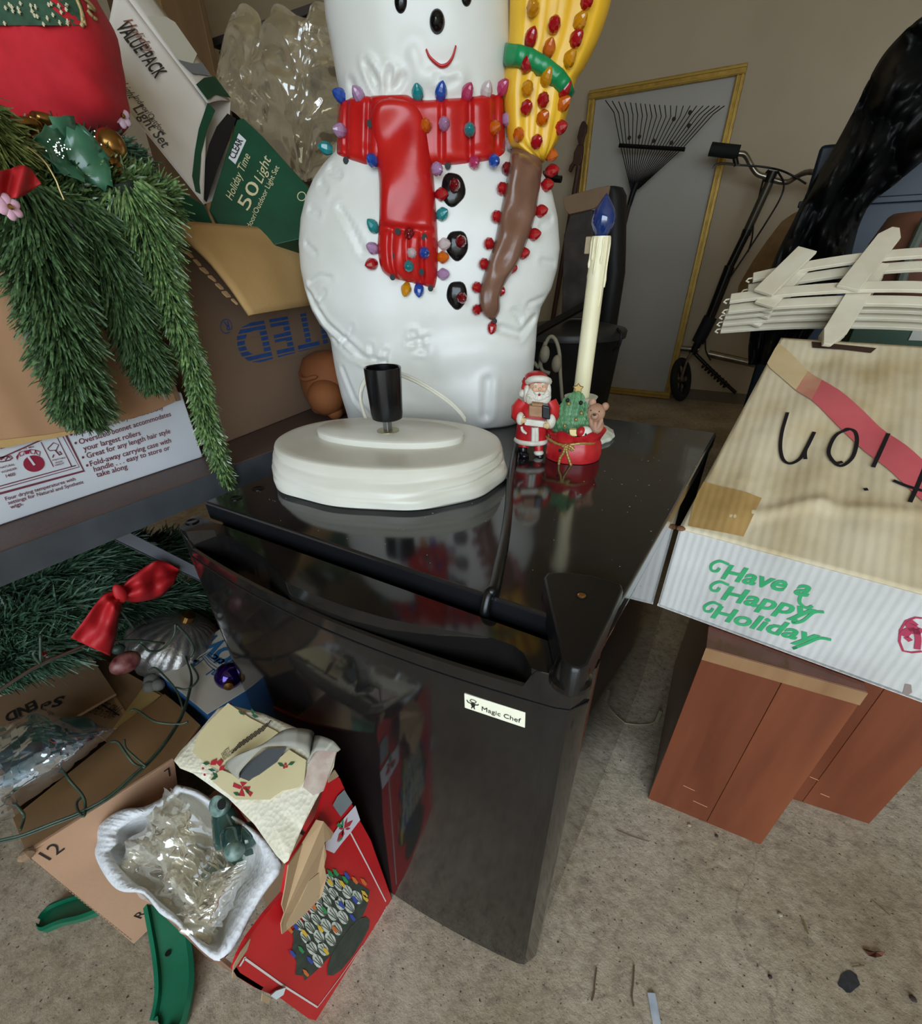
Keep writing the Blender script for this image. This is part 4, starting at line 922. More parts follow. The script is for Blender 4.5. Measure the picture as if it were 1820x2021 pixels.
for pts, w in (([(-20, 1262), (315, 1112), (395, 1105)], .0012), ([(-20, 1450), (455, 1322), (340, 1090)], .0022), ([(-20, 1425), (430, 1300), (325, 1105)], .0008), ([(-20, 1410), (412, 1292), (390, 1300), (300, 1120), (0, 1200)], .001),
               ([(222, 1165), (290, 1300)], .0008), ([(258, 1200), (290, 1168), (318, 1180), (305, 1208), (270, 1212), (258, 1200)], .0009), ([(300, 1210), (320, 1232)], .0014), ([(322, 1215), (335, 1230), (318, 1236)], .0012), ([(285, 1250), (292, 1232)], .001),
               ([(-10, 1250), (20, 1245), (58, 1240), (66, 1252), (50, 1264), (10, 1272), (-10, 1272)], .001), ([(2, 1262), (20, 1248), (28, 1264), (42, 1245), (56, 1252)], .0012)):
    ribbon(tx, [onh(*p) for p in pts], w, HN, .0005)
mk('print', tx, burg, hd_)
kb = MB(); patch(kb, [onh(183+58*math.cos(a), 1282+45*math.sin(a)) for a in np.linspace(0, 6.283, 29)[:-1]], HN, .0006)
for k in range(5):
    q = [(85, 1245), (102, 1222), (130, 1212), (160, 1206), (190, 1208), (217, 1218)]; a, b = q[k], q[k+1]
    (patch(kb, [onh(*a), onh(*b), onh(b[0]-3, b[1]+22), onh(a[0]+8, a[1]+20)], HN, .0006) if k in (0, 2) else ribbon(kb, [onh(*a), onh(*b), onh(b[0]-3, b[1]+22), onh(a[0]+8, a[1]+20), onh(*a)], .0008, HN, .0006))
mk('dial_print', kb, mat('crimson_dial_print', '#8e2038', .6), hd_)
ribbon_w = MB(); ribbon(ribbon_w, [onh(150, 1242), onh(185, 1290)], .002, HN, .0011); mk('dial_pointer', ribbon_w, hw, hd_)
# ---- open carton whose front hangs over the dryer box
oc = thing('open_carton', (hx-.14, .05, .6225), 'tan corrugated carton stacked on the hair dryer box, garlands hanging over it', 'box')
fl_k = fluted('fluted_kraft', '#a67c5c', '#b88e6b', 'Y', 9)
mk('box_body', MB().box(hx-.27, hx-.004, -.25, .318, .6227, .79), kraft, oc, bevel=.002)
edge = [(-60, 890), (0, 872), (90, 862), (150, 850), (200, 838), (262, 826), (300, 814), (348, 792)]; upp = [(345, 780), (320, 725), (254, 588), (215, 500), (120, 420), (-60, 420)]
ff = [PX(x, y, hx+.0045) for x, y in edge+upp]
mk('front_flap', MB().prism(ff, (-.004, 0, 0)), fl_k, oc, bevel=.0008)
tl = [PX(x, y, hx+.0048) for x, y in [(-60, 898), (-10, 885), (20, 882), (60, 872), (120, 862), (150, 853), (150, 847), (90, 858), (0, 868), (-60, 884)]]
mk('torn_liner', MB().prism(tl, (.0012, 0, 0)), krafti, oc)
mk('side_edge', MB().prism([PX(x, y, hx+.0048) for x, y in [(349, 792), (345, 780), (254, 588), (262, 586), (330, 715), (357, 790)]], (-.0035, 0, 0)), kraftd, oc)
# ---- the carton with blue striped letters printed upside down
uF = V3(-.639, .402, SZ1+.0003); ud = nz(V3(-.15, .99, 0)); un = nz(V3(.99, .15, 0)); UT = .795
uc = thing('shipping_carton', (uF[0]-.1, uF[1]+.2, SZ1), 'brown moving carton with blue striped letters upside down, its flap drooping open', 'box')
UKM = mat('moving_carton_board', '#7d6552', .8, col2='#8d735e', scale=4, lo=.3, hi=.7, bump=.2, bscale=22, bdist=.004)
carton(uc, uF, ud, -un, .44, .28, SZ1+.0003, UT, UKM)
def onu(x, y): return PP(*z2(x, y), uF, un)
blue = mat('blue_print', '#274a86', .7, col2='#2f5593', scale=90)
tx = MB(); put_text(tx, 'UNITED', onu(2010, 410), onu(1262, 543), un, height=.050, bold=.03, space=1.14, lift=.0006); mk('lettering', tx, blue, uc)
st = MB()
for k in range(8):
    f = (k+.6)/8.2; a = np.array((1225, 545))*(1-f)+np.array((1262, 800))*f; b = np.array((2150, 375))*(1-f)+np.array((2150, 585))*f
    ribbon(st, [onu(*a), onu(*b)], .0019, un, .0011)
mk('stripe', st, UKM, uc, kind='stuff')
rg = MB(); ribbon(rg, [onu(1230+31*math.cos(a), 535+38*math.sin(a)) for a in np.linspace(0, 6.283, 25)], .0012, un); put_text(rg, 'R', onu(1240, 508), onu(1216, 512), un, height=.0115, bold=.02); mk('registered_mark', rg, blue, uc)
fl4 = [uF+V3(0, 0, UT-SZ1), uF+ud*.36+V3(0, 0, UT-SZ1), PZ(640, 598, .70), PZ(492, 622, .70)]
G = []
for i in range(14):
    s = i/13; row = []
    for j in range(20):
        t = j/19; p = (fl4[0]*(1-t)+fl4[1]*t)*(1-s)+(fl4[3]*(1-t)+fl4[2]*t)*s
        row.append(p+un*(.006*math.sin(math.pi*s)+.002*noise.noise(Vector((s*4, t*5, 1))))+V3(0, 0, .01*math.sin(math.pi*s)))
    G.append(row)
mk('flap', MB().grid(G), krafti, uc, smooth=180, solid=.0042)
tg = MB()
for k in range(7):
    f = .30+k*.085; p = fl4[0]*(1-f)+fl4[3]*f; q = fl4[0]*(1-f-.05)+fl4[3]*(f+.05); o = -ud*R_.uniform(.003, .008)
    tg.prism([p, q, q+o*R_.uniform(.4, 1), p+o], (0, 0, -.002))
mk('torn_edge', tg, kraft, uc, kind='stuff')
# ---- terracotta planter in the shadow
tc = V3(-.614, .602, SZ1); ter = mat('terracotta', '#6f3c19', .8, col2='#7d4820', scale=12, bump=.15, bscale=90)
tp_ = thing('terracotta_planter', tc, 'round terracotta animal planter in shadow behind the white base', 'planter')
mk('body', MB().lathe([(.028, .0003), (.038, .012), (.046, .03), (.049, .05), (.046, .072), (.038, .088), (.020, .096), (.002, .098)], tc, n=36), ter, tp_, smooth=180)
mk('snout', MB().ball(tc+V3(.022, -.036, .035), (.030, .030, .028), 18, 12), ter, tp_, smooth=180)
for sx in (-1, 1): mk('foot', MB().ball(tc+V3(.008+.024*sx, -.026-.006*sx, .012), (.013, .014, .0125), 12, 8), ter, tp_, smooth=180)
mk('brow', MB().tube(spline([tc+V3(-.030, -.034, .070), tc+V3(-.008, -.050, .062), tc+V3(.020, -.046, .068)], 6), [.001]+[.0034]*11+[.001], 8), ter, tp_, smooth=180)

# ================================================================ garlands
def needles(path, rad, n, length, width, sweep=.8, rough=.25, seed=1, inner=.25):
    rg = np.random.default_rng(seed); P = np.array(spline(path, 10)); L = np.concatenate([[0], np.cumsum(np.linalg.norm(np.diff(P, axis=0), axis=1))])
    rad = np.interp(np.linspace(0, 1, len(P)), np.linspace(0, 1, len(rad)), rad)
    s = rg.random(n)*L[-1]; c = np.stack([np.interp(s, L, P[:, i]) for i in range(3)], 1); r = np.interp(s, L, rad)
    T = np.gradient(P, axis=0); t = np.stack([np.interp(s, L, T[:, i]) for i in range(3)], 1); t /= np.linalg.norm(t, axis=1)[:, None]
    q = rg.normal(size=(n, 3)); q -= t*np.sum(q*t, 1)[:, None]; q /= np.linalg.norm(q, axis=1)[:, None]
    d = t*sweep+q*.75+rg.normal(size=(n, 3))*rough; d /= np.linalg.norm(d, axis=1)[:, None]
    st = c+q*(r*rg.uniform(inner, .75, n))[:, None]; ln = length*rg.uniform(.65, 1.15, n)*np.clip(r/rad.max(), .5, 1)
    w = np.cross(d, rg.normal(size=(n, 3))); w /= np.linalg.norm(w, axis=1)[:, None]; w *= (width*rg.uniform(.7, 1.2, n))[:, None]/2
    sag = np.array([0, 0, -.10])*ln[:, None]
    mid = st+d*ln[:, None]*.55; tip = st+d*ln[:, None]+sag
    V = np.stack([st-w*.7, st+w*.7, mid+w, mid-w, tip+w*.35, tip-w*.35], 1).reshape(-1, 3)
    k = np.arange(n)*6; F = np.concatenate([np.stack([k, k+1, k+2, k+3], 1), np.stack([k+3, k+2, k+4, k+5], 1)])
    return V, F
def pine(name, c1, c2, rough=.45, gl=.5):
    m = mat(name, c1, rough, col2=c2, scale=260, lo=.3, hi=.7, spec=gl, detail=1); return m
pA = pine('tinsel_green', '#263d26', '#5d7a4c'); pB = pine('tinsel_green_bright', '#29502c', '#86a064', .25, .8); pD = pine('fir_dark', '#24402f', '#4d6b52'); pY = pine('tinsel_olive', '#33451f', '#74763c'); core = mat('dark_green_core', '#0f1c12', .8)
def strand(name, path, rad, n, length, width, m, label, cat='garland', group=None, parent=None, sweep=.8, rough=.25, seed=1, corer=.45, nname='needles'):
    P = np.array(spline(path, 8)); rr = np.interp(np.linspace(0, 1, len(P)), np.linspace(0, 1, len(rad)), rad)
    root = thing(name, P[0], label, cat, group) if parent is None else parent
    mk('stem', MB().tube(P, list(rr*corer), 7), core, root, smooth=180)
    V, F = needles(path, rad, n, length, width, sweep, rough, seed)
    b = MB(); b.v = V; b.f = F.tolist(); b.v = list(map(tuple, V)); mk(nname, b, m, root, kind='stuff')
    return root
GX = -.568
def gp(pts, x=GX): return [PX(a, b, x+(c[0] if c else 0)) for a, b, *c in pts]
strand('garland', gp([(40, 365), (64, 420), (88, 520), (112, 620), (140, 720), (160, 800), (166, 835)]), [.028, .031, .030, .027, .024, .023, .013], 5600, .026, .0023, pA, 'thick dark green tinsel garland hanging leftmost over the tan carton', group=None, seed=2)
strand('garland', gp([(150, 400), (190, 475), (228, 560), (262, 640), (292, 720), (306, 765)]), [.022, .024, .022, .020, .018, .011], 4300, .024, .0022, pA, 'green tinsel garland hanging in the middle, ending above the printed box', seed=3)
strand('garland', gp([(245, 360), (282, 430), (312, 520), (335, 590), (358, 660), (385, 730), (398, 790), (412, 850), (432, 905), (448, 955)], -.552), [.022, .023, .018, .015, .013, .013, .012, .012, .010, .006], 4600, .023, .0021, pB, 'glossy bright green garland, longest, trailing down past the shelf edge', seed=4)
strand('garland', gp([(-60, 420), (30, 412), (130, 415), (225, 390), (325, 405)], -.60), [.026, .030, .030, .028, .022], 5200, .030, .0023, pB, 'bright green garland heaped across the top of the tan carton', sweep=.5, rough=.4, seed=5)
strand('garland', gp([(-70, 190), (-45, 235), (-15, 280), (10, 315), (0, 335)], -.575), [.014, .016, .016, .013, .009], 2000, .026, .0018, pY, 'olive green garland end at the far left under the red pillow', sweep=.6, rough=.35, seed=6)
strand('garland', gp([(40, 300), (120, 330), (200, 300), (285, 350)], -.66), [.020, .022, .020, .016], 3000, .026, .0020, pD, 'dark green garland tucked under the red pillow behind the gold ornaments', sweep=.5, rough=.4, seed=7)
# ---- red pillow
pcn = PX(28, 88, -.70); pill = thing('pillow', pcn-V3(0, 0, .07), 'plump red pillow with a green patterned panel, lying on the garlands', 'pillow')
pu, pv = nz(V3(.80, .60, 0)), V3(0, 0, 1); pw = np.cross(pu, pv)
def pillow_pt(a, b, k=1.):
    ca, sa, cb, sb = math.cos(a), math.sin(a), math.cos(b), math.sin(b); e = .62
    f = lambda c, e: math.copysign(abs(c)**e, c)
    x = .088*f(ca, .5)*f(cb, .62); y = .055*f(sa, .8)*f(cb, .62); z = .074*f(sb, .78)
    p = pcn+pu*x*k+pw*y*k+pv*z*k
    return p+nz(p-pcn)*(.0030*noise.noise(Vector((x*30, z*50+x*40, y*18)))+.0012*math.sin(z*90+x*80))
cloth = mat('red_cotton', '#b3101f', .8, col2='#c01826', scale=60, sheen=.08, bump=.15, bscale=900, bdist=.0005)
mk('cover', MB().rings([[pillow_pt(a, b) for a in np.linspace(0, 2*math.pi, 72, endpoint=False)] for b in np.linspace(-1.56, 1.56, 48)]), cloth, pill, smooth=180)
def pil_at(px, py, lift):
    q = None; best = 1e9
    for k in range(2):
        pass
    d = RAY(px, py); d = d/np.linalg.norm(d); t = None
    for s in np.linspace(.3, 1.1, 400):
        p = CAM+d*s-pcn; x, y, z = p@pu, p@pw, p@pv
        if abs(x/.088)**3.2+abs(y/.055)**2.5+abs(z/.074)**2.55 < 1.0: t = s; break
    if t is None: t = np.linalg.norm(pcn-CAM)-.02
    return CAM+d*(t-lift)
pg = [[pil_at(x*(1-s)+xx*s, y*(1-s)+yy*s, .0045) for s in np.linspace(0, 1, 30)] for (x, y), (xx, yy) in ((( -20, -40+5*i), (132+4.2*i-.12*i*i, -40+5*i)) for i in range(19))]
mk('green_panel', MB().grid(pg), mat('green_woven_panel', '#2c4634', .85, col2='#35543f', scale=70, bump=.2, bscale=600), pill, smooth=180)
dt = MB()
for i in range(26):
    x, y = R_.uniform(0, 150), R_.uniform(2, 46); y = min(y, 44-abs(x-60)*.03)
    dt.tube([pil_at(x, y, .0062), pil_at(x+2, y+9, .0062)], .0008, 4); dt.tube([pil_at(x-2, y+5, .0062), pil_at(x+4, y+4, .0062)], .0006, 4)
mk('snow_pattern', dt, mat('cream_thread', '#c9c3a2', .8), pill, kind='stuff')
gtrim = MB()
for pts in ([(150, -5), (160, 20), (163, 45), (160, 52)], [(165, -5), (180, 10), (186, 20), (172, 12)], [(172, 20), (182, 32), (190, 38)], [(150, -5), (160, 20), (168, 50)]): gtrim.tube([pil_at(x, y, .005) for x, y in spline(pts, 5)], .0016, 6)
mk('gold_braid', gtrim, mat('gold_braid', '#b39a6c', .5, .3), pill, smooth=180)
# ---- ornaments among the garlands
gold = mat('antique_gold', '#a37a42', .25, .9, col2='#7d5a2c', scale=40); leafm = mat('silk_leaf', '#2a5a42', .3, col2='#3d7055', scale=30, coat=.4)
def P6(x, y, X): return PX(x/4.592, y/4.592, X)
gb = thing('gold_bow', P6(420, 1180, -.62), 'gold metallic bow ornament under the left end of the red pillow', 'ornament')
for pts, r in (([(130, 1130), (210, 1120), (300, 1150), (330, 1240), (280, 1270)], .010), ([(250, 1060), (330, 1110), (380, 1200), (395, 1260)], .006), ([(300, 1060), (420, 1100), (520, 1170), (620, 1190)], .011), ([(260, 1260), (380, 1240), (500, 1260), (640, 1230)], .009), ([(600, 1190), (680, 1260), (720, 1360)], .009)):
    P = spline([P6(x, y, -.585) for x, y in pts], 6); mk('loop', MB().tube(P, [r*(.5+.5*math.sin(math.pi*(.15+.8*i/(len(P)-1)))) for i in range(len(P))], 9, flat=.5), gold, gb, smooth=180)
ch = thing('gold_cherub', P6(1010, 1520, -.60), 'small gold cherub ornament between the garland and the light set box', 'ornament')
mk('head', MB().ball(P6(1010, 1320, -.595), .013, 14, 10), gold, ch, smooth=180); mk('body', MB().ball(P6(1000, 1490, -.595), (.012, .012, .018), 14, 10), gold, ch, smooth=180)
mk('arm', MB().tube([P6(960, 1430, -.59), P6(1000, 1480, -.583), P6(1060, 1440, -.588)], .004, 8), gold, ch, smooth=180)
pn = thing('poinsettia_leaves', P6(600, 1450, -.60), 'green silk leaf spray with silver glitter below the gold bow', 'artificial leaf')
def leaf(root, name, base, tip, wd, m, X, fold=.3, n=9):
    a, b = P6(*base, X), P6(*tip, X+.012); d = b-a; s = nz(np.cross(V3(1, 0, .2), d)); G = []
    for i in range(n):
        f = i/(n-1); w = wd*math.sin(math.pi*min(.97, .05+f*.95))**.8*(1+.12*math.sin(f*22)); c = a+d*f+V3(.008*math.sin(math.pi*f), 0, 0)
        G.append([c-s*w+V3(.004, 0, -.002), c-s*w*.5, c+V3(-.003, 0, 0), c+s*w*.5, c+s*w+V3(.004, 0, .002)])
    return mk(name, MB().grid(G), m, root, smooth=180, solid=.0006)
leaf(pn, 'leaf', (700, 1480), (270, 1310), .019, leafm, -.58); leaf(pn, 'leaf', (640, 1520), (700, 1110), .021, leafm, -.584); leaf(pn, 'leaf', (600, 1500), (930, 1400), .019, leafm, -.578); leaf(pn, 'leaf', (600, 1440), (500, 1560), .016, leafm, -.577)
gl = MB()
for i in range(70):
    x, y = (R_.gauss(500, 55), R_.gauss(1360, 40)) if i < 45 else (R_.gauss(800, 45), R_.gauss(1300, 45)); gl.ball(P6(x, y, -.566), .0007, 5, 3)
mk('glitter', gl, mat('silver_glitter', '#e6e2d2', .15, 1.), pn, kind='stuff')
def flower(x, y, X, r, c, label, nm):
    t = thing('silk_flower', P6(x, y, X), label, 'artificial flower'); m = mat(nm, c, .6, sheen=.3)
    for k in range(6):
        a = 2*math.pi*k/6+.4; o = P6(x, y, X)+V3(.004, r*.55*math.cos(a), r*.55*math.sin(a)); mk('petal', MB().ball(o, (r*.22, r*.55, r*.42), 10, 7, [V3(1, .2*math.cos(a), .2*math.sin(a)), V3(0, math.cos(a), math.sin(a)), V3(0, -math.sin(a), math.cos(a))]), m, t, smooth=180)
    mk('centre', MB().ball(P6(x, y, X)+V3(.007, 0, 0), r*.25, 8, 6), gold, t)
flower(800, 1030, -.66, .013, '#8e2f6a', 'purple silk flower under the pillow beside the light set box', 'purple_silk')
flower(60, 1880, -.535, .008, '#d9a9bd', 'pale pink silk flower at the far left edge below the red ribbon', 'pink_silk')
flower(1080, 1060, -.64, .009, '#d2b3c4', 'tiny pink silk flower touching the light set box', 'pink_silk_pale')
rib = mat('red_ribbon', '#a3121a', .6, col2='#b01a20', scale=40)
def ribbon_thing(name, pts_a, pts_b, X, label, fn=P6, n=10):
    A = spline(pts_a, n); B = spline(pts_b, n); G = [[fn(*(a*(1-s)+b*s), X+.004*math.sin(i*.35+s*2)) for s in np.linspace(0, 1, 7)] for i, (a, b) in enumerate(zip(A, B))]
    return tag(mk(name, MB().grid(G), rib, smooth=180, solid=.0008), label, 'ribbon')
ribbon_thing('ribbon', [(-60, 1560), (60, 1540), (200, 1500), (280, 1530)], [(-60, 1760), (80, 1790), (190, 1780), (375, 1665)], -.53, 'red ribbon end at the far left over the garlands')
ribbon_thing('ribbon', [(80, 1140), (150, 1200), (250, 1330)], [(60, 1240), (140, 1300), (200, 1385)], -.575, 'small piece of red ribbon just under the gold bow')
tag(mk('gold_thread', MB().tube(spline([P6(x, y, -.53) for x, y in ((250, 1330), (400, 1460), (500, 1620), (540, 1720), (580, 1810))], 6), .0007, 5), mat('gold_thread', '#9c8a5a', .4, .5)), 'thin gold thread hanging in front of the garlands', 'thread')
# ---- light set box leaning on the carton, and the green one behind it
lN = nz((.85, -.35, .38)); lQ = PX(402, 402, -.715)
def onl(x, y, w=0.): return PP(x, y, lQ+lN*w, lN)
def zl(x, y): return (200+x*.25275, y*.25275)
lb = thing('light_set_box', lQ-V3(0, 0, .02), 'long white light set box with green end, leaning between pillow and plastic bag', 'box')
c4 = [onl(402, 402), onl(409, 204), onl(230, -32), onl(195, 145)]; lax = nz(c4[2]-c4[1]); lup = nz(c4[1]-c4[0]); LN_ = np.linalg.norm(c4[3]-c4[0])+.04
tow = onl(455, 200, -.035)-c4[1]
wcard = mat('white_carton_card', '#d2c9c0', .5, col2='#dcd5cd', scale=8, bump=.06, bscale=25, bdist=.004); gcard = mat('green_carton_card', '#093d2a', .4, col2='#0c4832', scale=30)
G = []
for i in range(24):
    s = i/23; row = []
    for j in range(16):
        t = j/15; p = (c4[0]*(1-t)+c4[1]*t)*(1-s)+(c4[3]*(1-t)+c4[2]*t)*s
        dent = -.007*math.exp(-(((s-.62)-(t-.5)*.1)/.16)**2-((t-.58)/.22)**2)-.004*math.exp(-((s-.25)/.2)**2-((t-.35)/.12)**2)
        row.append(p+lN*dent)
    G.append(row)
mk('front_panel', MB().grid(G), wcard, lb, smooth=180, solid=.0012, soff=-1)
tw = nz(tow)
G = [[c4[1]*(1-s)+c4[2]*s+tow*t+lN*.004*math.sin(math.pi*t) for t in np.linspace(0, 1, 6)] for s in np.linspace(0, .98, 20)]
mk('top_panel', MB().grid(G), wcard, lb, smooth=180, solid=.0012, soff=-1)
mk('open_flap', MB().prism([c4[1]*(1-s)+c4[2]*s+tow*t+lN*.0055 for s, t in ((.36, .05), (.33, .5), (.42, .95), (.70, 1.0), (.74, .8), (.72, .1))], tw*.0001-lN*.001), mat('white_card_inside', '#d8d4c6', .6), lb)
mk('tear_shadow', patch(MB(), [c4[1]*(1-s)+c4[2]*s+tow*t+lN*.0044 for s, t in ((.36, .05), (.24, .2), (.22, .85), (.34, .9), (.33, .5))], lN, 0.001), mat('painted_tear_shade', '#7c7e80', .8), lb)  # grey patch painted as shadow in the torn opening
mk('back_panel', MB().prism([c4[0]+tow, c4[1]+tow, c4[2]+tow, c4[3]+tow], -lN*.001), wcard, lb); mk('bottom_panel', MB().prism([c4[0], c4[0]+tow, c4[3]+tow, c4[3]], -lup*.001), wcard, lb)
gbn = MB(); patch(gbn, [onl(*zl(x, y), .0) for x, y in ((735, 1500), (708, 1380), (730, 1180), (760, 1010), (830, 806), (890, 868), (830, 1010), (780, 1200), (765, 1430), (775, 1520))], lN, .0013); mk('green_band', gbn, gcard, lb)
mk('green_band', patch(MB(), [c4[1]+tow*t-lax*0+lax*s*.3+lN*.0055 for s, t in ((.0, 0), (.02, .5), (.0, 1.0), (.09, 1.0), (.085, .5), (.06, .0))], lN, .0006), gcard, lb)
blp = mat('black_card_print', '#2a2420', .6); tx = MB(); tb = MB()
put_text(tb, 'VALUE PACK', onl(*zl(108, 210)), onl(*zl(425, 618)), lN, height=.020, bold=.02); mk('lettering', tb, blp, lb)
put_text(tx, 'Indoor/Outdoor', onl(*zl(250, 765)), onl(*zl(480, 1062)), lN, height=.0085); put_text(tx, 'Light Set', onl(*zl(245, 850)), onl(*zl(480, 1160)), lN, height=.0145, bold=.012)
put_text(tx, 'Light', onl(*zl(135, 655)), onl(*zl(225, 785)), lN, height=.0115, shear=.35); mk('lettering', tx, mat('grey_card_print', '#4f4c4a', .6), lb)
rp_ = MB(); put_text(rp_, 'Holiday', onl(*zl(170, 165)), onl(*zl(380, 430)), lN, height=.012, shear=.3); mk('lettering', rp_, mat('rust_card_print', '#8a5748', .6), lb)
mk('end_shade', MB().prism([onl(*zl(x, y), -.004) for x, y in ((985, 885), (1052, 925), (1000, 1090), (900, 1330), (815, 1600), (775, 1530), (785, 1380), (840, 1130), (900, 990))], -lN*.002), mat('painted_end_shade', '#14100d', .9), lb)  # dark panel painted in for the shade inside the open box end
# inner box, green
gq = [onl(412, 414, .004)-lax*.010, onl(468, 236, .004)-lax*.010]
gN = nz(np.cross(gq[1]-gq[0], PP(612, 370, gq[1]+V3(.02, .07, -.05), nz((.7, -.7, .3)))-gq[0])); gN = nz((.62, -.62, .45)); gO = gq[0]
def ong(x, y, w=0.): return PP(x, y, gO+gN*w, gN)
g2 = thing('green_light_box', ong(500, 420), 'dark green light set box with white label, slid out of the long white box', 'box')
gp_ = [ong(412, 414), ong(467, 236), ong(480, 232), ong(520, 270), ong(612, 372), ong(600, 470), ong(470, 500)]
mk('box_body', MB().prism(gp_, -gN*.06), gcard, g2, bevel=.0015)
mk('label', MB().prism([ong(*zl(x, y)) for x, y in ((1075, 1043), (1132, 1098), (1048, 1284), (994, 1236))], gN*.0006), mat('white_paper_label', '#d9dbe0', .5), g2)
tx = MB(); put_text(tx, 'CLEAR', ong(*zl(1042, 1248), .0008), ong(*zl(1108, 1100), .0008), gN, height=.0085, bold=.02); mk('lettering', tx, blp, g2)
cr_ = mat('cream_card_print', '#cbbf97', .5); tx = MB()
put_text(tx, 'Holiday Time', ong(*zl(1022, 1570)), ong(*zl(1168, 1220)), gN, height=.010, shear=.3); put_text(tx, '50', ong(*zl(1145, 1650)), ong(*zl(1245, 1460)), gN, height=.0165); put_text(tx, 'Light', ong(*zl(1255, 1440)), ong(*zl(1330, 1240)), gN, height=.0125, shear=.3); put_text(tx, 'Indoor/Outdoor Light Set', ong(*zl(1150, 1820)), ong(*zl(1392, 1310)), gN, height=.0068)
mk('lettering', tx, cr_, g2)
mk('printed_seal', ribbon(MB(), [ong(*zl(1565+32*math.cos(a), 1535+34*math.sin(a))) for a in np.linspace(0, 6.28, 20)], .0012, gN), cr_, g2)
g3 = [PX(x, y, -.70) for x, y in ((347, 372), (352, 415), (412, 420), (406, 408))]
tag(mk('green_carton', MB().prism([PX(x, y, -.705) for x, y in ((347, 372), (340, 450), (420, 440), (402, 404))], (-.03, 0, 0)), gcard, bevel=.001), 'corner of a green carton below the end of the white box', 'box')
# ---- clear plastic bag beside the snowman
def crumple(fn, nu, nv, amp, sc, seed=0., an=.30):
    """crinkled film: ridges running in several directions over a smooth sheet"""
    G = []; dirs = [(math.cos(t), math.sin(t)) for t in (.3+seed, 1.25+seed, 2.2+seed, 2.75+seed)]
    for i in range(nv):
        row = []
        for j in range(nu):
            u, v = j/(nu-1), i/(nv-1); p, n = fn(u, v); h = 0
            wu, wv = u+.05*noise.noise(Vector((u*4, v*4, seed))), v+.05*noise.noise(Vector((u*4, v*4, seed+9)))
            for k, (c, s_) in enumerate(dirs):
                f = sc*(1, 1.5, 2.3, 3.4)[k]; a = noise.noise(Vector(((c*wu+s_*wv)*f, (-s_*wu+c*wv)*f*an, seed+k*7)))
                h += (1, .7, .5, .32)[k]*(1-2.6*abs(a))
            row.append(p+n*amp*h)
        G.append(row)
    return MB().grid(G)
bagm = film('clear_bag_film', '#efe6cf', .30, .22, .10)
by_ = .86; bn_ = V3(.35, -.93, .1)
bo = [(445, 150), (470, 20), (520, 30), (552, 18), (610, 30), (625, 15), (690, 60)]
def bagf(k):
    top_e = [(438, 180), (455, 90), (480, 20), (515, 32), (530, 75), (552, 18), (598, 42), (618, 40), (627, 10), (700, 40)]; bot_e = [(440, 182), (455, 215), (480, 235), (505, 262), (520, 290), (560, 330), (590, 352), (610, 360), (640, 345), (700, 330)]
    T = np.array(spline(top_e, 12)); Bq = np.array(spline(bot_e, 12))
    def f(u, v):
        a = T[min(len(T)-1, int(u*(len(T)-1)))]; b = Bq[min(len(Bq)-1, int(u*(len(Bq)-1)))]; q = a*(1-v)+b*v
        d = k*(.05*math.sin(math.pi*u)*math.sin(math.pi*v)); return PY(q[0], q[1], by_)+nz(bn_)*d, nz(bn_)
    return f
pb_ = thing('plastic_bag', PY(560, 340, by_), 'big clear crumpled plastic bag standing left of the snowman', 'bag')
mk('film', crumple(bagf(1), 84, 70, .010, 3.2, 1.), bagm, pb_, smooth=40); mk('film', crumple(bagf(-.6), 60, 50, .011, 3., 7.), bagm, pb_, smooth=40)
# ================================================================ floor pile on the left, under the shelf
def z9(x, y): return (x*.3067, 1280+y*.3067)
CZ = .262
def on9(x, y, z=CZ): return PZ(*z9(x, y), z)
c0 = on9(165, 1320); cA = on9(1110, 720); cd_ = nz(cA-c0); cn_ = V3(cd_[1], -cd_[0], 0)      # along the seen top crease, and outwards
lc = thing('flattened_carton', c0+cd_*.1-cn_*.15-V3(0, 0, CZ), 'brown taped shipping carton on the floor with upside down stencil, its side printed 12', 'box')
kt = mat('brown_glossy_tape_board', '#7a5c3d', .38, col2='#8b6a47', scale=7, lo=.3, hi=.7, coat=.25, bump=.15, bscale=20, bdist=.003)
kA = mat('kraft_flap', '#8a6a4a', .8, col2='#98775a', scale=6, lo=.3, hi=.75, bump=.1, bscale=150); kP = mat('pinkish_kraft', '#a88266', .85, col2='#b58f72', scale=5, bump=.1, bscale=200)
# the side hangs a little outwards and carries the print
s0, s1, s2, s3 = c0, c0+cd_*.30, None, None
b0 = PZ(*z9(860, 1905), .004); sN = nz(np.cross(cd_, b0-c0)); sN = sN if sN[0] > 0 else -sN
def onS(x, y): return PP(*z9(x, y), c0, sN)
mk('printed_side', MB().prism([onS(165, 1320), onS(1120, 712), onS(1130, 760), onS(1250, 1700), onS(1000, 1770), onS(862, 1902)], -sN*.004), kP, lc, bevel=.0008)
bc0 = c0-cn_*.30
mk('back_side', MB().pbox((bc0[0], bc0[1], .0), cd_*.24, -cn_*-.004, (0, 0, CZ-.002)), kraft, lc)
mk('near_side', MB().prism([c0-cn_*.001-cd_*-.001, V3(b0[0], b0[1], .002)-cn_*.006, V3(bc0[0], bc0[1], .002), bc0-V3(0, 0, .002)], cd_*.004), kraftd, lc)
fe = c0+cd_*(min((on9(*q)-c0)@cd_ for q in ((640, 60), (1060, 300), (1290, 490)))-.012)
mk('far_side', MB().pbox((fe[0], fe[1], 0)-cn_*.30, cn_*.29, cd_*.004, (0, 0, CZ-.004)), kraft, lc)
def pan(name, pts, z, m, t=.004): return mk(name, MB().prism([on9(x, y, z) for x, y in pts], (0, 0, -t)), m, lc, bevel=.0007)
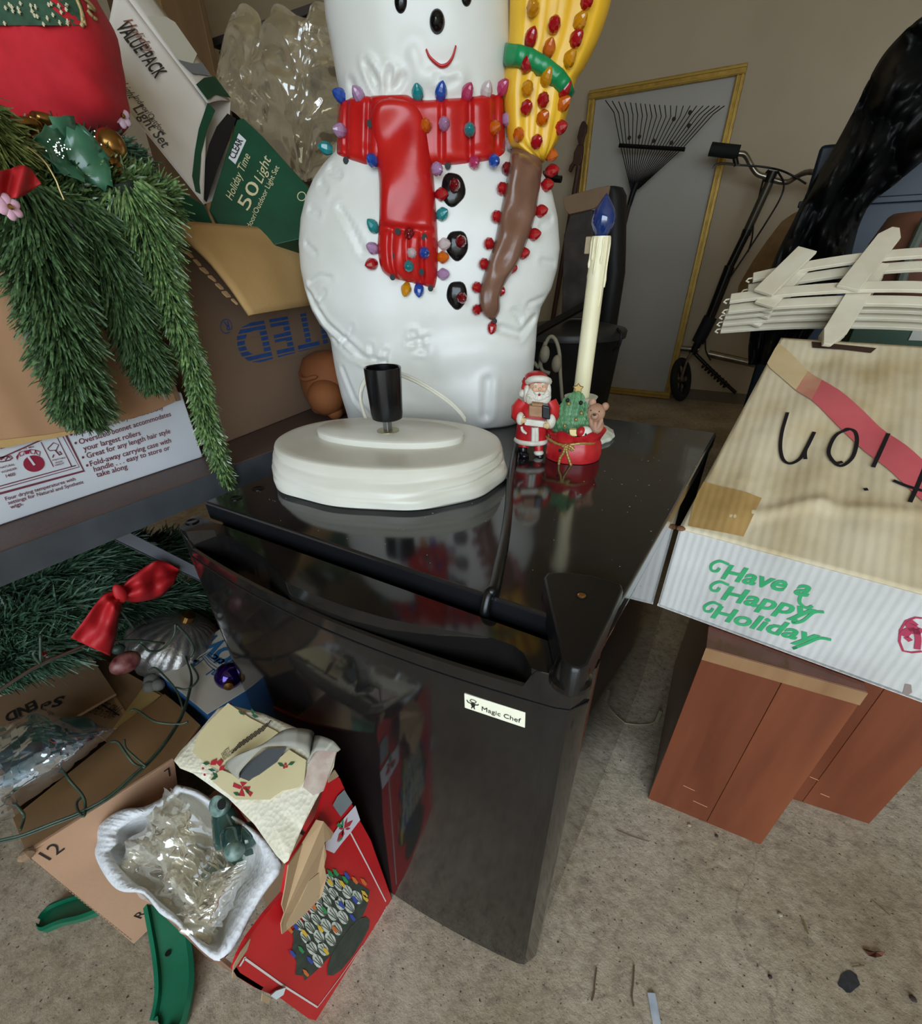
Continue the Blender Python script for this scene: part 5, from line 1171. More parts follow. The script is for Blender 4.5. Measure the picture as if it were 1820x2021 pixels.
pan('top_flap', [(165, 1320), (80, 1090), (690, 600), (740, 520), (1060, 290), (1160, 370), (1290, 490), (1120, 712)], CZ, kt)
pan('top_flap', [(-40, 330), (580, 40), (745, 288), (480, 440), (60, 640), (-40, 640)], CZ+.010, kA)
pan('top_flap', [(480, 440), (560, 180), (640, 52), (920, 210), (1060, 300), (700, 610)], CZ-.0045, kA)
pan('paper_tape', [(720, 520), (925, 240), (1035, 300), (800, 500)], CZ-.0025, mat('yellowed_paper_tape', '#a58a55', .6, col2='#b29862', scale=16), .0012)
mk('corner_tear', MB().ball(c0+V3(0, 0, -.002), (.006, .008, .006), 8, 6), kraftd, lc)
up_n = V3(0, 0, 1); ink = mat('black_stencil_ink', '#1d1815', .8); tx = MB()
def txt(mb, s, a, b, z, **k): put_text(mb, s, on9(*a, z), on9(*b, z), up_n, **k)
txt(tx, 'END', (222, 335), (28, 428), CZ+.010, height=.020, bold=.03); txt(tx, 'S', (420, 305), (352, 322), CZ+.010, height=.018, bold=.03); txt(tx, 'e/', (325, 335), (245, 372), CZ+.010, height=.013, bold=.02)
mk('stencil', tx, ink, lc); tx = MB()
txt(tx, 'THIS SIDE', (800, 385), (655, 335), CZ-.0045, height=.013); txt(tx, 'HANDLE WITH CARE', (760, 425), (585, 368), CZ-.0045, height=.010)
ribbon(tx, [on9(640, 352, CZ-.0045), on9(770, 432, CZ-.0045)], .002, up_n); mk('stencil', tx, ink, lc)
tx = MB(); put_text(tx, '12', onS(318, 1362), onS(418, 1288), sN, height=.019); put_text(tx, 'R', onS(905, 1738), onS(945, 1700), sN, height=.016); put_text(tx, '7', onS(1085, 825), onS(1120, 800), sN, height=.014); mk('lettering', tx, ink, lc)
sw_ = MB()
for k in range(36):
    a = np.array((185, 1352))*(1-k/36)+np.array((850, 1880))*(k/36); b = a+np.array((13, 10)); ribbon(sw_, [onS(*a), onS(*b)], .0009, sN, .0003)
mk('perforation', sw_, kraftd, lc, kind='stuff')
# ---- green coated wire frame lying on the carton
wz = CZ+.020; gw = mat('green_coated_wire', '#2d3a2d', .4, col2='#3c4b3c', scale=80)
wf_ = thing('wreath_wire', on9(560, 1040, CZ), 'green coated wire wreath frame with hooks, lying across the taped carton', 'wreath ring')
def wire(name, pts, r=.0013, z=wz): mk(name, MB().tube(spline([on9(p[0], p[1], z+(p[2] if len(p) > 2 else 0)) for p in pts], 7), r, 6), gw, wf_, smooth=180)
ringp = [(-60, 1245), (30, 1225), (150, 1195), (330, 1125), (520, 1050), (700, 950), (850, 820), (980, 700), (1090, 560), (1170, 420), (1215, 280), (1230, 170), (1195, 60), (1170, -20)]
wire('ring', ringp); wire('ring', [(x+4, y+14, -.004) for x, y in ringp], .0012)
wire('hook', [(338, 775, .02), (400, 785, .02), (450, 850, .016), (530, 945, .006), (548, 1010), (540, 1080), (500, 1040), (495, 990), (530, 950)], .0014); wire('hook', [(0, 915, .02), (60, 960, .016), (140, 1050, .008), (155, 1090), (130, 1170)], .0014)
wire('hook', [(712, 600, .016), (760, 605, .016), (820, 690, .008), (870, 745), (935, 765)], .0014); wire('hook', [(800, 585, .018), (810, 640, .014), (870, 700, .008), (940, 760)], .0012); wire('hook', [(838, 400, .016), (880, 395, .016), (1000, 470, .008), (1150, 485), (1210, 470)], .0014)
wire('hook', [(960, 135, .01), (1010, 130, .01), (1130, 260), (1180, 390)], .0012); wire('hook', [(1230, 100), (1275, 190), (1210, 260), (1130, 250)], .0014)
# ---- clear bag with a teal thing inside
tg_ = thing('teal_ornament', on9(250, 700, CZ+.012), 'teal glass ornament inside the clear bag on the carton', 'ornament'); tealm = mat('teal_glass', '#2f4c4c', .35, col2='#3f6160', scale=18, coat=.2)
mk('body', MB().ball(on9(310, 650, CZ+.036), (.048, .038, .022), 24, 16, [cd_, cn_, V3(0, 0, 1)]), tealm, tg_, smooth=180); mk('body', MB().ball(on9(110, 700, CZ+.036), (.050, .042, .022), 24, 16, [cd_, cn_, V3(0, 0, 1)]), tealm, tg_, smooth=180)
mk('neck', MB().tube([on9(-20, 690, CZ+.055), on9(100, 660, CZ+.062), on9(230, 650, CZ+.066)], .006, 8), tealm, tg_, smooth=180); mk('loop', MB().tube([on9(340+40*math.cos(a), 590+50*math.sin(a), CZ+.070) for a in np.linspace(2, 6.6, 14)], .004, 8), tealm, tg_, smooth=180)
pbm = film('clear_poly_film', '#f0f2ff', .34, .10, .07)
cb_ = thing('poly_bag', on9(250, 780, CZ+.011), 'clear shiny poly bag holding the teal ornament, on the left carton', 'bag')
def pbag(u, v):
    top_e = np.array(spline([(-80, 520), (60, 500), (250, 395), (420, 430), (560, 490), (680, 500), (755, 525)], 10)); bot_e = np.array(spline([(-80, 1130), (60, 1080), (250, 950), (400, 850), (520, 740), (640, 630), (755, 530)], 10))
    a = top_e[min(len(top_e)-1, int(u*(len(top_e)-1)))]; b = bot_e[min(len(bot_e)-1, int(u*(len(bot_e)-1)))]; q = a*(1-v)+b*v
    h = .078*max(0, math.sin(math.pi*v))**.6*max(0, 1-u**3)**.5+.004
    return on9(*q, CZ+.012+h*.92), V3(.2, -.4, .9)
mk('film', crumple(pbag, 84, 60, .0045, 4.2, 3.), pbm, cb_, smooth=40)
mk('paper_scrap', MB().prism([on9(-40, 770, CZ+.072), on9(5, 770, CZ+.072), on9(38, 800, CZ+.072), on9(0, 840, CZ+.072), on9(-40, 840, CZ+.072)], (0, 0, .001)), mat('cream_paper', '#c9b49a', .7), cb_)
# ---- green tree stand legs poking out
gpl = mat('green_plastic', '#0f5a40', .3, col2='#17664a', scale=20, bump=.1, bscale=120)
ts = thing('tree_stand', PZ(200, 1800, 0), 'green plastic tree stand on the floor, its curved legs sticking out under the carton', 'tree stand')
def sleg(pts, w, name='leg'):
    P = spline([PZ(x, y, z) for x, y, z in pts], 8); R = []
    for i, p in enumerate(P):
        t = nz(P[min(i+1, len(P)-1)]-P[max(i-1, 0)]); s = nz(np.cross(t, (0, 0, 1))); n = np.cross(s, t); f = i/(len(P)-1); ww = w*(1 if f < .8 else math.sqrt(max(.05, 1-((f-.8)/.2)**2*.95)))
        R.append([p+s*x*ww+n*y for x, y in ((-1, 0), (-1.05, .010), (-.8, .012), (-.72, .006), (.72, .006), (.8, .012), (1.05, .010), (1, 0))])
    mk(name, MB().rings(R), gpl, ts, smooth=45)
sleg([(318, 1745, .055), (330, 1800, .040), (345, 1880, .020), (350, 1950, .010), (340, 2010, .003), (330, 2030, .002)], .021)
sleg([(230, 1770, .045), (180, 1790, .026), (140, 1800, .012), (112, 1810, .005), (84, 1822, .002)], .017)
mk('bolt_hole', MB().lathe([(.0035, 0), (.0035, .0012)], PZ(332, 1882, .0275), n=10), gap, ts)
hub = PZ(300, 1720, .04); mk('hub', MB().lathe([(.05, -.038), (.052, 0), (.045, .03), (.04, .032), (.036, 0), (.034, -.036)], hub, n=24), gpl, ts, smooth=40)

# ================================================================ torn red box with styrofoam
RX = -.24
def zr(x, y): return (420+x*.3172, 1380+y*.3172)
rA, rB, rC = PX(462, 1918, RX), PX(660, 1535, RX), PZ(190, 1670, .245)
oN = nz(np.cross(rB-rA, rC-rA)); oN = oN if oN[2] > 0 else -oN
redc = mat('red_printed_card', '#b5141c', .4, col2='#c01a20', scale=9, bump=.05, bscale=40, bdist=.003); card = mat('grey_card', '#9b8467', .85, col2='#a9916f', scale=12)
rb = thing('ceramic_tree_box', (-.36, .09, 0), 'torn red printed box holding styrofoam and plastic, in front of the fridge door', 'box')
rN = V3(1, 0, 0)
def onr(x, y, w=0.): return PX(*zr(x, y), RX+w)
fo = [(735, 470), (790, 490), (830, 580), (860, 640), (910, 745), (985, 880), (1005, 940), (1060, 1090), (1118, 1255), (1100, 1300), (650, 2000), (600, 1990), (420, 1860), (250, 1790), (150, 1725), (128, 1690), (160, 1600), (215, 1495), (330, 1340), (440, 1210), (470, 1040), (650, 750), (700, 600)]
mk('front_panel', MB().prism([onr(*p) for p in fo], (-.004, 0, 0)), redc, rb)
mk('near_panel', MB().prism([onr(128, 1690), onr(150, 1725), onr(300, 1815), V3(-.33, .012, .15), V3(-.41, .010, .19), V3(-.43, .008, .215)], (0, .003, 0)), mat('torn_inner_card', '#6b4a38', .9, col2='#8a6750', scale=20), rb)
mk('far_panel', MB().prism([V3(RX-.004, .188, .01), V3(-.43, .196, .01), V3(-.43, .186, .27), V3(RX-.004, .160, .33)], (0, .003, 0)), redc, rb)
mk('left_panel', MB().prism([V3(-.425, .05, .06), V3(-.425, .19, .01), V3(-.432, .17, .22), V3(-.432, .012, .20)], (-.003, 0, 0)), card, rb)
mk('bottom_panel', MB().prism([V3(RX-.005, .045, .002), V3(RX-.005, .19, .002), V3(-.425, .19, .002), V3(-.40, .10, .002)], (0, 0, .003)), card, rb)
wl = MB(); W_ = .0016
ribbon(wl, [onr(850, 820), onr(960, 1030), onr(1075, 1258)], W_, rN); ribbon(wl, [onr(930, 1530), onr(790, 1730), onr(650, 1915)], W_, rN); ribbon(wl, [onr(650, 1915), onr(420, 1770), onr(195, 1610)], W_, rN); ribbon(wl, [onr(200, 1600), onr(165, 1660)], .003, rN)
put_text(wl, 'Christmas', onr(975, 1490), onr(1085, 1285), rN, height=.0062, shear=.4, bold=.01); put_text(wl, 'Collection', onr(965, 1545), onr(1090, 1325), rN, height=.0062, shear=.4, bold=.01)
mk('white_print', wl, mat('white_print', '#d9cfca', .6), rb)
bp2 = MB(); patch(bp2, [onr(x, y) for x, y in ((975, 1375), (950, 1352), (905, 1365), (850, 1420), (790, 1500), (735, 1590), (710, 1670), (712, 1715), (745, 1718), (800, 1680), (870, 1595), (930, 1500), (970, 1420))], rN, .0007)
tp2 = [(700, 1085), (760, 1080), (830, 1110), (900, 1140), (975, 1190), (960, 1280), (930, 1350), (850, 1420), (790, 1500), (735, 1590), (640, 1690), (570, 1750), (560, 1720), (510, 1712), (520, 1640), (490, 1560), (500, 1490), (490, 1440), (560, 1380), (640, 1290), (690, 1200)]
patch(bp2, [onr(x, y) for x, y in tp2], rN, .0005); mk('tree_print', bp2, mat('dark_green_print', '#27302a', .5, col2='#34423a', scale=120), rb)
axs = np.array((-240, -280.)); axs /= np.linalg.norm(axs); acr = np.array((220, -350.)); acr /= np.linalg.norm(acr); lp = MB(); ld = MB()
cen0 = np.array((800, 1460.))
for i in range(5):
    cI = cen0+axs*(40+72*i); half = 270-22*i; n = 7-(i % 2)
    for k in range(n):
        q = cI+acr*(half*(2*(k+.5)/n-1))+axs*R_.uniform(-12, 12)
        if not (480 < q[0] < 985): continue
        if q[0]+q[1]*.2 < 770 and q[1] < 1300: continue
        a_, c_ = 46, half/n*.80
        pts = [q+axs*a_*math.cos(t)*(1.15 if math.cos(t) > 0 else .8)+acr*c_*math.sin(t) for t in np.linspace(0, 6.283, 15)[:-1]]; patch(lp, [onr(*p) for p in pts], rN, .0009)
        for j in (-1, 0, 1): ribbon(ld, [onr(*(q+axs*-34+acr*j*5)), onr(*(q+axs*36+acr*j*c_*.65))], .0006, rN, .0012)
mk('leaf_print', lp, mat('pale_green_print', '#a9b3a4', .5, col2='#d6d8d0', scale=150), rb, kind='stuff'); mk('line_print', ld, MATS['dark_green_print'], rb, kind='stuff')
for (nm, c), pts in {('yellow_dot', '#d9b23a'): [(725, 1135), (800, 1145), (665, 1425), (565, 1450), (700, 1565), (940, 1210), (945, 1235)], ('blue_dot', '#2b4aa0'): [(830, 1095), (795, 1275), (510, 1410), (880, 1245), (600, 1620), (865, 1355), (492, 1580)], ('green_dot', '#2b8a4e'): [(760, 1075), (725, 1080), (690, 1310), (545, 1555), (820, 1120)], ('orange_dot', '#cc6a2a'): [(755, 1430), (880, 1125), (475, 1430), (620, 1285), (575, 1700), (935, 1135)]}.items():
    d_ = MB()
    for x, y in pts:
        q = np.array((x, y), float); patch(d_, [onr(*(q+axs*-22+acr*-9)), onr(*(q+axs*-24+acr*8)), onr(*(q+axs*10+acr*12)), onr(*(q+axs*34)), onr(*(q+axs*8+acr*-12))], rN, .0014)
    mk('bulb_print', d_, mat(nm, c, .5), rb, kind='stuff')
lab = mk('label', patch(MB(), [onr(x, y) for x, y in ((695, 890), (735, 850), (800, 750), (882, 658), (912, 748), (850, 830), (800, 890), (750, 955), (698, 932))], rN, .0012), mat('lilac_white_label', '#cfc8d2', .5), rb)
pe = MB()
for x0, y0, x1, y1, w in ((810, 800, 765, 885, 26), (810, 800, 775, 800, 16), (810, 800, 865, 750, 24), (810, 800, 830, 730, 14), (815, 805, 850, 800, 14), (805, 805, 800, 860, 18)):
    a, b = np.array((x0, y0)), np.array((x1, y1)); d = (b-a)/np.linalg.norm(b-a); s = np.array((-d[1], d[0])); patch(pe, [onr(*a), onr(*(a*.5+b*.5+s*w*.5)), onr(*b), onr(*(a*.5+b*.5-s*w*.5))], rN, .0017)
mk('poinsettia_print', pe, mat('red_print', '#b02a35', .5), rb, kind='stuff')
pe = MB()
for x0, y0, x1, y1 in ((800, 800, 770, 770), (800, 790, 800, 745), (800, 860, 775, 880)): ribbon(pe, [onr(x0, y0), onr(x1, y1)], .003, rN, .0016)
mk('leaf_print', pe, MATS['green_dot'], rb)
mk('grey_tape', patch(MB(), [onr(x, y) for x, y in ((740, 655), (770, 600), (812, 560), (862, 640), (790, 728))], rN, .0014), mat('grey_tape', '#7d868a', .25), rb)
tk = [(650, 752), (690, 760), (752, 832), (738, 865), (695, 892), (708, 970), (694, 1040), (708, 1110), (680, 1225), (600, 1310), (520, 1390), (432, 1462), (425, 1400), (447, 1332), (430, 1280), (450, 1180), (472, 1032), (560, 900)]
mk('torn_kraft', MB().prism([onr(x, y, .006+.004*math.sin(x*.02)) for x, y in tk], (-.0012, 0, 0)), mat('torn_tan_card', '#a98b68', .85, col2='#b49672', scale=14, bump=.1, bscale=60), rb)
mk('torn_kraft', MB().prism([onr(x, y, .008) for x, y in [(600, 1130), (700, 1050), (708, 1110), (680, 1225), (600, 1310), (520, 1390), (432, 1462), (470, 1380), (540, 1260)]], (-.001, 0, 0)), mat('torn_tan_card_pale', '#b59a76', .85), rb)
for pts in ([(128, 1690), (150, 1740), (122, 1735), (130, 1660), (180, 1570), (235, 1495), (215, 1560)], [(310, 1830), (360, 1860), (350, 1900), (305, 1880)], [(760, 440), (785, 480), (720, 520), (725, 480)]):
    mk('torn_scrap', MB().prism([onr(x, y, .004) for x, y in pts], (-.001, 0, 0)), card, rb)
mk('white_scrap', MB().prism([onr(x, y, .003) for x, y in ((360, 1845), (395, 1815), (455, 1795), (440, 1840), (395, 1870))], (-.001, 0, 0)), mat('white_foam_scrap', '#cfd8da', .6), rb)
# ---- styrofoam tray
foam = mat('styrofoam', '#c9cacd', .75, col2='#d8d8da', scale=40, bump=.5, bscale=240, btype='voronoi', bdist=.0014)
foamy = mat('styrofoam_aged', '#d6cfb6', .75, col2='#e2dcc8', scale=20, bump=.5, bscale=240, btype='voronoi', bdist=.0014)
tray = thing('styrofoam_tray', (-.36, .08, .10), 'white styrofoam tray with beaded edges filling the torn red box', 'tray')
def z8(x, y): return (160+x*.2572, 1380+y*.2572)
def ono(x, y, w=0.): return PP(*z8(x, y), rA+oN*w, oN)
outer = [(735, 655), (640, 745), (480, 825), (330, 840), (200, 910), (130, 990), (125, 1090), (105, 1180), (150, 1300), (240, 1430), (330, 1480), (480, 1495), (600, 1640), (720, 1720), (850, 1850), (950, 1950), (1060, 2010), (1180, 1900), (1290, 1700), (1400, 1500), (1545, 1270), (1400, 1050), (1130, 860), (900, 700)]
inner = [(770, 720), (690, 800), (570, 890), (510, 890), (400, 930), (300, 1010), (290, 1100), (240, 1180), (310, 1290), (400, 1390), (450, 1430), (500, 1450), (620, 1560), (740, 1660), (840, 1770), (930, 1850), (1050, 1890), (1110, 1800), (1200, 1650), (1300, 1450), (1400, 1260), (1320, 1080), (1100, 900), (900, 760)]
def dense(pts, n=5):
    P = [np.array(p, float) for p in pts]; o = []
    for i in range(len(P)):
        a, b = P[i], P[(i+1) % len(P)]
        for k in range(n): o.append(a*(1-k/n)+b*k/n)
    return o
O, I = dense([tuple(q) for q in spline(outer+[outer[0]], 3)[:-1]], 3), dense([tuple(q) for q in spline(inner+[inner[0]], 3)[:-1]], 3); ic = np.mean(I, 0)
def beads(p, s): return s*.0016*noise.noise(Vector((p[0]*.012, p[1]*.012, 3)))+s*.0016*noise.noise(Vector((p[0]*.05, p[1]*.05, 1)))
R = [[ono(*p, -.045)*1.0 for p in O], [ono(*p, -.006+beads(p, 1)) for p in O], [ono(*(p*.85+q*.15), .001+beads(p, 1)) for p, q in zip(O, I)], [ono(*(p*.5+q*.5), .003+beads(p+q, 1)) for p, q in zip(O, I)], [ono(*(p*.15+q*.85), -.001+beads(q, 1)) for p, q in zip(O, I)],
     [ono(*q, -.012+beads(q, .5)) for q in I], [ono(*(q*.85+ic*.15), -.035) for q in I], [ono(*(q*.6+ic*.4), -.05) for q in I], [ono(*(q*.1+ic*.9), -.052) for q in I]]
mk('tray_shell', MB().rings(R, True, True), foam, tray, smooth=180)
# ---- ceramic tree lying inside
gz = mat('green_glaze', '#1f3a36', .08, col2='#3c5c56', scale=25, coat=.8); gzw = mat('frosted_glaze', '#7d918a', .35, col2='#3f5c55', scale=120)
ctr = thing('ceramic_tree', ono(1150, 950, -.045), 'dark green glazed ceramic tree with frosted tips lying in the styrofoam', 'ceramic tree')
def lump(x0, y0, w0, x1, y1, w1, r0, r1): 
    a, b = ono(x0, y0, w0), ono(x1, y1, w1); P = [a+(b-a)*t for t in np.linspace(0, 1, 9)]; return MB().tube(P, [(r0+(r1-r0)*t)*math.sqrt(max(.04, 1-(2*t-1)**6)) for t in np.linspace(0, 1, 9)], 14)
mk('trunk', lump(1070, 800, .000, 1190, 1130, -.012, .010, .020), gz, ctr, smooth=180); mk('branch', lump(1160, 980, .002, 1180, 1160, .004, .012, .011), gz, ctr, smooth=180); mk('branch', lump(1240, 1000, -.006, 1330, 1110, -.006, .012, .010), gz, ctr, smooth=180); mk('branch', lump(1200, 1120, -.035, 1380, 1200, -.035, .02, .016), gz, ctr, smooth=180)
mk('frosted_tip', MB().ball(ono(1178, 1160, .006), .0095, 12, 8), gzw, ctr, smooth=180); mk('frosted_tip', MB().lathe([(.0085, -.004), (.0105, .002), (.0100, .006), (.0055, .0075)], ono(1078, 812, .006), nz(oN+V3(.1, -.3, 0)), 16), gzw, ctr, smooth=60)
mk('light_hole', MB().lathe([(.0050, 0), (.0048, .0008)], ono(1080, 806, .0135), nz(oN+V3(.1, -.3, 0)), 14), gap, ctr)
# ---- plastic wrap
wrapm = film('yellowed_wrap_film', '#fbf6e8', .34, .28, .08)
wr = thing('plastic_wrap', ono(800, 1300, -.05), 'crumpled yellowish clear plastic wrap inside the styrofoam tray', 'plastic wrap')
def wfn(u, v):
    A_, B_, C_, D_ = np.array((790, 690.)), np.array((1250, 1300.)), np.array((1040, 1880.)), np.array((330, 1290.)); q = A_*(1-u)*(1-v)+B_*u*(1-v)+C_*u*v+D_*(1-u)*v
    return ono(*q, -.022+.024*math.sin(math.pi*u)*math.sin(math.pi*v)+.008*math.sin(6*u+3*v)), oN
mk('film', crumple(wfn, 80, 80, .0075, 3.6, 5.), wrapm, wr, smooth=40); mk('film', crumple(lambda u, v: (wfn(v, u)[0]+oN*.008, oN), 60, 60, .0075, 3., 6.), wrapm, wr, smooth=40)
def wfn2(u, v):
    A_, B_, C_, D_ = np.array((1090, 1320.)), np.array((1390, 1180.)), np.array((1130, 1740.)), np.array((800, 1640.)); q = A_*(1-u)*(1-v)+B_*u*(1-v)+C_*u*v+D_*(1-u)*v
    return ono(*q, -.010+.018*math.sin(math.pi*u)), oN
mk('film', crumple(wfn2, 54, 54, .0055, 2.6, 8.), wrapm, wr, smooth=40)
# ---- foam lid with the remains of a printed cover
lid_ = thing('styrofoam_slab', ono(1200, 500, .022), 'aged styrofoam slab with torn cream holly print paper, leaning over the red box', 'packing foam')
LW = .030
def onL(x, y, w=0.): return ono(x, y, LW+w)
def zq(x, y): return ((420+x*.3172-160)/.2572, (1380+y*.3172-1380)/.2572)
lo_ = [(712, 480), (730, 440), (820, 340), (1040, 80), (1100, 30), (1300, 60), (1480, 130), (1760, 260), (1960, 350)]
lq = [np.array(p, float) for p in [(712, 470), (760, 400), (900, 250), (1050, 70), (1130, 40), (1400, 110), (1700, 240), (1965, 355), (1940, 520), (1880, 640), (1800, 780), (1700, 980), (1590, 1240), (1560, 1262), (1500, 1200), (1330, 960), (1130, 760), (960, 640), (860, 570), (760, 530)]]
Lc = np.mean(lq, 0); LQ = dense(lq, 4)
mk('foam_slab', MB().rings([[onL(*(p+(Lc-p)*.04), -.016) for p in LQ], [onL(*p, -.012+beads(p, 1.)) for p in LQ], [onL(*p, -.002+beads(p, 1)) for p in LQ], [onL(*(p+(Lc-p)*.05), .001+beads(p, .6)) for p in LQ], [onL(*(p+(Lc-p)*.5), .001) for p in LQ]]), foamy, lid_, smooth=60)
crp = mat('cream_printed_paper', '#c8b98c', .55, col2='#d2c59d', scale=12, bump=.05, bscale=30)
def paper(name, pts, w, m, parent=lid_): return mk(name, MB().prism([onL(*zq(*p), w) for p in pts], oN*.0012), m, parent)
paper('cover_paper', [(-30, 155), (100, 25), (240, 120), (390, 195), (420, 215), (330, 300), (200, 330), (110, 400), (60, 440), (-20, 420), (-120, 330), (-90, 230)], .0022, crp)
paper('cover_paper', [(60, 440), (230, 510), (380, 400), (480, 315), (585, 380), (575, 500), (540, 550), (440, 570), (360, 625), (150, 625), (60, 560), (-20, 490)], .0026, crp)
paper('flap_shade', [(165, 450), (240, 390), (340, 310), (460, 300), (400, 390), (290, 470), (220, 505), (180, 490)], .0042, mat('painted_flap_shade', '#4c4f52', .7))  # dark polygon painted as the shaded opening under the curled card
paper('cover_paper', [(565, 545), (600, 420), (625, 310), (700, 320), (775, 320), (740, 430), (690, 570), (630, 600)], .004, mat('torn_pinkish_paper', '#c9bbae', .85, col2='#b79c90', scale=60, bump=.4, bscale=120))
# curled strip of card
grl = mat('grey_card_lining', '#8d8a80', .6, col2='#9b988c', scale=20)
def curl(pts_a, pts_b, hs, m):
    A_ = spline(pts_a, 8); B_ = spline(pts_b, 8); h = np.interp(np.linspace(0, 1, len(A_)), np.linspace(0, 1, len(hs)), hs); G = [[onL(*zq(*(a*(1-s)+b*s)), .003+k) for s in np.linspace(0, 1, 4)] for a, b, k in zip(A_, B_, h)]
    mk('curled_card', MB().grid(G), m, lid_, smooth=180, solid=.0014)
curl([(165, 500), (170, 450), (260, 350), (380, 235), (450, 190), (520, 180), (600, 190), (628, 210)], [(130, 470), (80, 400), (150, 350), (300, 300), (430, 290), (520, 300), (590, 330), (600, 380)], [0, .012, .020, .028, .030, .026, .016, .004], grl)
curl([(628, 225), (680, 230), (750, 260), (795, 310)], [(590, 400), (630, 330), (700, 320), (775, 325)], [.002, .018, .018, .004], grl)
hm = MB(); hg_ = MB(); rd = MB()
def dab(mb, pts, w=.0042): patch(mb, [onL(*zq(*p), w) for p in pts], oN, .0002)
for x, y, a in ((425, 408, .5), (490, 400, -.4), (-5, 440, .2), (15, 470, .9), (-40, 400, .1), (10, 490, -.5), (215, 570, 1.2), (150, 590, .4), (265, 105, .3), (250, 80, 1.2), (180, 85, .5)):
    dab(hg_, [(x+26*math.cos(a+t)*(1 if abs(math.sin(t)) < .5 else .42), y+26*math.sin(a+t)*(1 if abs(math.sin(t)) < .5 else .42)) for t in np.linspace(0, 6.283, 9)[:-1]])
for x, y in ((452, 405), (460, 420), (445, 425), (-60, 430), (-50, 470)): dab(rd, [(x+8*math.cos(t), y+8*math.sin(t)) for t in np.linspace(0, 6.283, 9)[:-1]])
for pts in ([(185, 545), (130, 520), (125, 545), (170, 560)], [(185, 545), (235, 545), (225, 570), (190, 560)], [(180, 550), (160, 600), (200, 605)], [(190, 550), (250, 585), (235, 608)], [(185, 545), (170, 515), (215, 520)], [(20, 395), (50, 370), (65, 390), (45, 420)], [(-10, 385), (25, 370), (20, 410), (-15, 410)], [(45, 420), (75, 410), (70, 440), (40, 445)], [(195, 110), (175, 70), (190, 75)]): dab(rd, pts)
mk('holly_print', hg_, mat('holly_green_print', '#2c5a3c', .6), lid_, kind='stuff'); mk('bow_print', rd, MATS['red_print'], lid_, kind='stuff')
tx = MB()
for i in range(6):
    for k in range(9):
        a = (118+24*k, 300-17*k-14*i+i*2); ribbon(tx, [onL(*zq(a[0]+i*9, a[1]+36), .0036), onL(*zq(a[0]+12+i*9, a[1]+28), .0036)], .0012, oN)
put_text(tx, 'SAFETY', onL(*zq(62, 362), .0034), onL(*zq(110, 318), .0034), oN, height=.0045); put_text(tx, 'INSTRUCTIONS', onL(*zq(70, 385), .0034), onL(*zq(148, 322), .0034), oN, height=.0045); mk('small_print', tx, blp, lid_, kind='stuff')
mk('red_edge', MB().prism([onL(*zq(*p), -.004) for p in ((-130, 335), (-60, 200), (60, 60), (110, 20), (95, 60), (-25, 160), (-100, 300))], -oN*.002), redc, lid_)

# ================================================================ deeper under the shelf
# ---- artificial tree branches
at_ = thing('artificial_tree', (-.80, .2, 0), 'folded dark green artificial tree branches stored under the shelf', 'artificial tree')
mk('pole', MB().tube([(-.98, -.2, .016), (-.95, .5, .016)], .015, 10), mat('dark_steel_pole', '#232523', .5, .4), at_, smooth=180)
br_paths = [[(-30, 1190, -.72), (60, 1160, -.68), (160, 1120, -.66), (270, 1070, -.66)], [(-40, 1260, -.70), (60, 1225, -.66), (150, 1195, -.64), (235, 1150, -.64)], [(-30, 1330, -.70), (40, 1290, -.66), (110, 1265, -.64), (190, 1215, -.63)],
            [(90, 1130, -.70), (200, 1130, -.67), (300, 1100, -.67), (390, 1075, -.69)], [(200, 1200, -.72), (280, 1190, -.70), (360, 1180, -.70), (430, 1190, -.72)], [(230, 1270, -.74), (300, 1230, -.71), (370, 1220, -.70), (440, 1260, -.72)],
            [(-40, 1350, -.80), (20, 1320, -.78), (80, 1290, -.78), (140, 1270, -.78)], [(0, 1110, -.80), (120, 1090, -.80), (260, 1050, -.82)], [(300, 1320, -.82), (380, 1280, -.80), (450, 1300, -.80)], [(100, 1290, -.82), (200, 1240, -.82), (320, 1160, -.84)], [(-40, 1300, -.86), (100, 1200, -.88), (250, 1110, -.90)]]
for i, pts in enumerate(br_paths):
    strand('branch', [PX(*p) for p in pts], [.022, .030, .032, .020], 2600, .034, .0019, pD, '', parent=at_, sweep=.85, rough=.3, seed=30+i, corer=.12, nname='needles')
# ---- red bow
bow = thing('bow', PX(235, 1175, -.60), 'large red fabric bow hanging among the artificial branches', 'bow')
def zb(x, y): return (x*.2747, 1050+y*.2747)
def loop(A_, B_, amp, X=-.592, name='loop'):
    A_ = spline(A_, 8); B_ = spline(B_, 8); G = []
    for i, (a, b) in enumerate(zip(A_, B_)):
        f = i/(len(A_)-1); G.append([PX(*zb(*(a*(1-s)+b*s)), X+amp*.5*math.sin(math.pi*f)*math.sin(math.pi*s)+.006*math.sin(11*s*(1-.4*f)+3*f)+.008*noise.noise(Vector((s*3, f*4, 1)))) for s in np.linspace(0, 1, 12)])
    mk(name, MB().grid(G), rib, bow, smooth=180, solid=.001)
loop([(860, 400), (950, 320), (1060, 240), (1160, 205), (1290, 270)], [(890, 480), (960, 505), (1060, 490), (1160, 460), (1250, 370)], .022)
loop([(840, 420), (760, 440), (700, 500), (600, 640), (510, 760)], [(880, 490), (870, 540), (850, 620), (830, 760), (790, 890)], .016, -.588, 'tail'); loop([(560, 520), (590, 515), (640, 530)], [(570, 545), (600, 545), (640, 550)], .004, -.63, 'tail')
mk('knot', MB().ball(PX(*zb(862, 440), -.584), (.005, .007, .013), 12, 8), rib, bow, smooth=180)
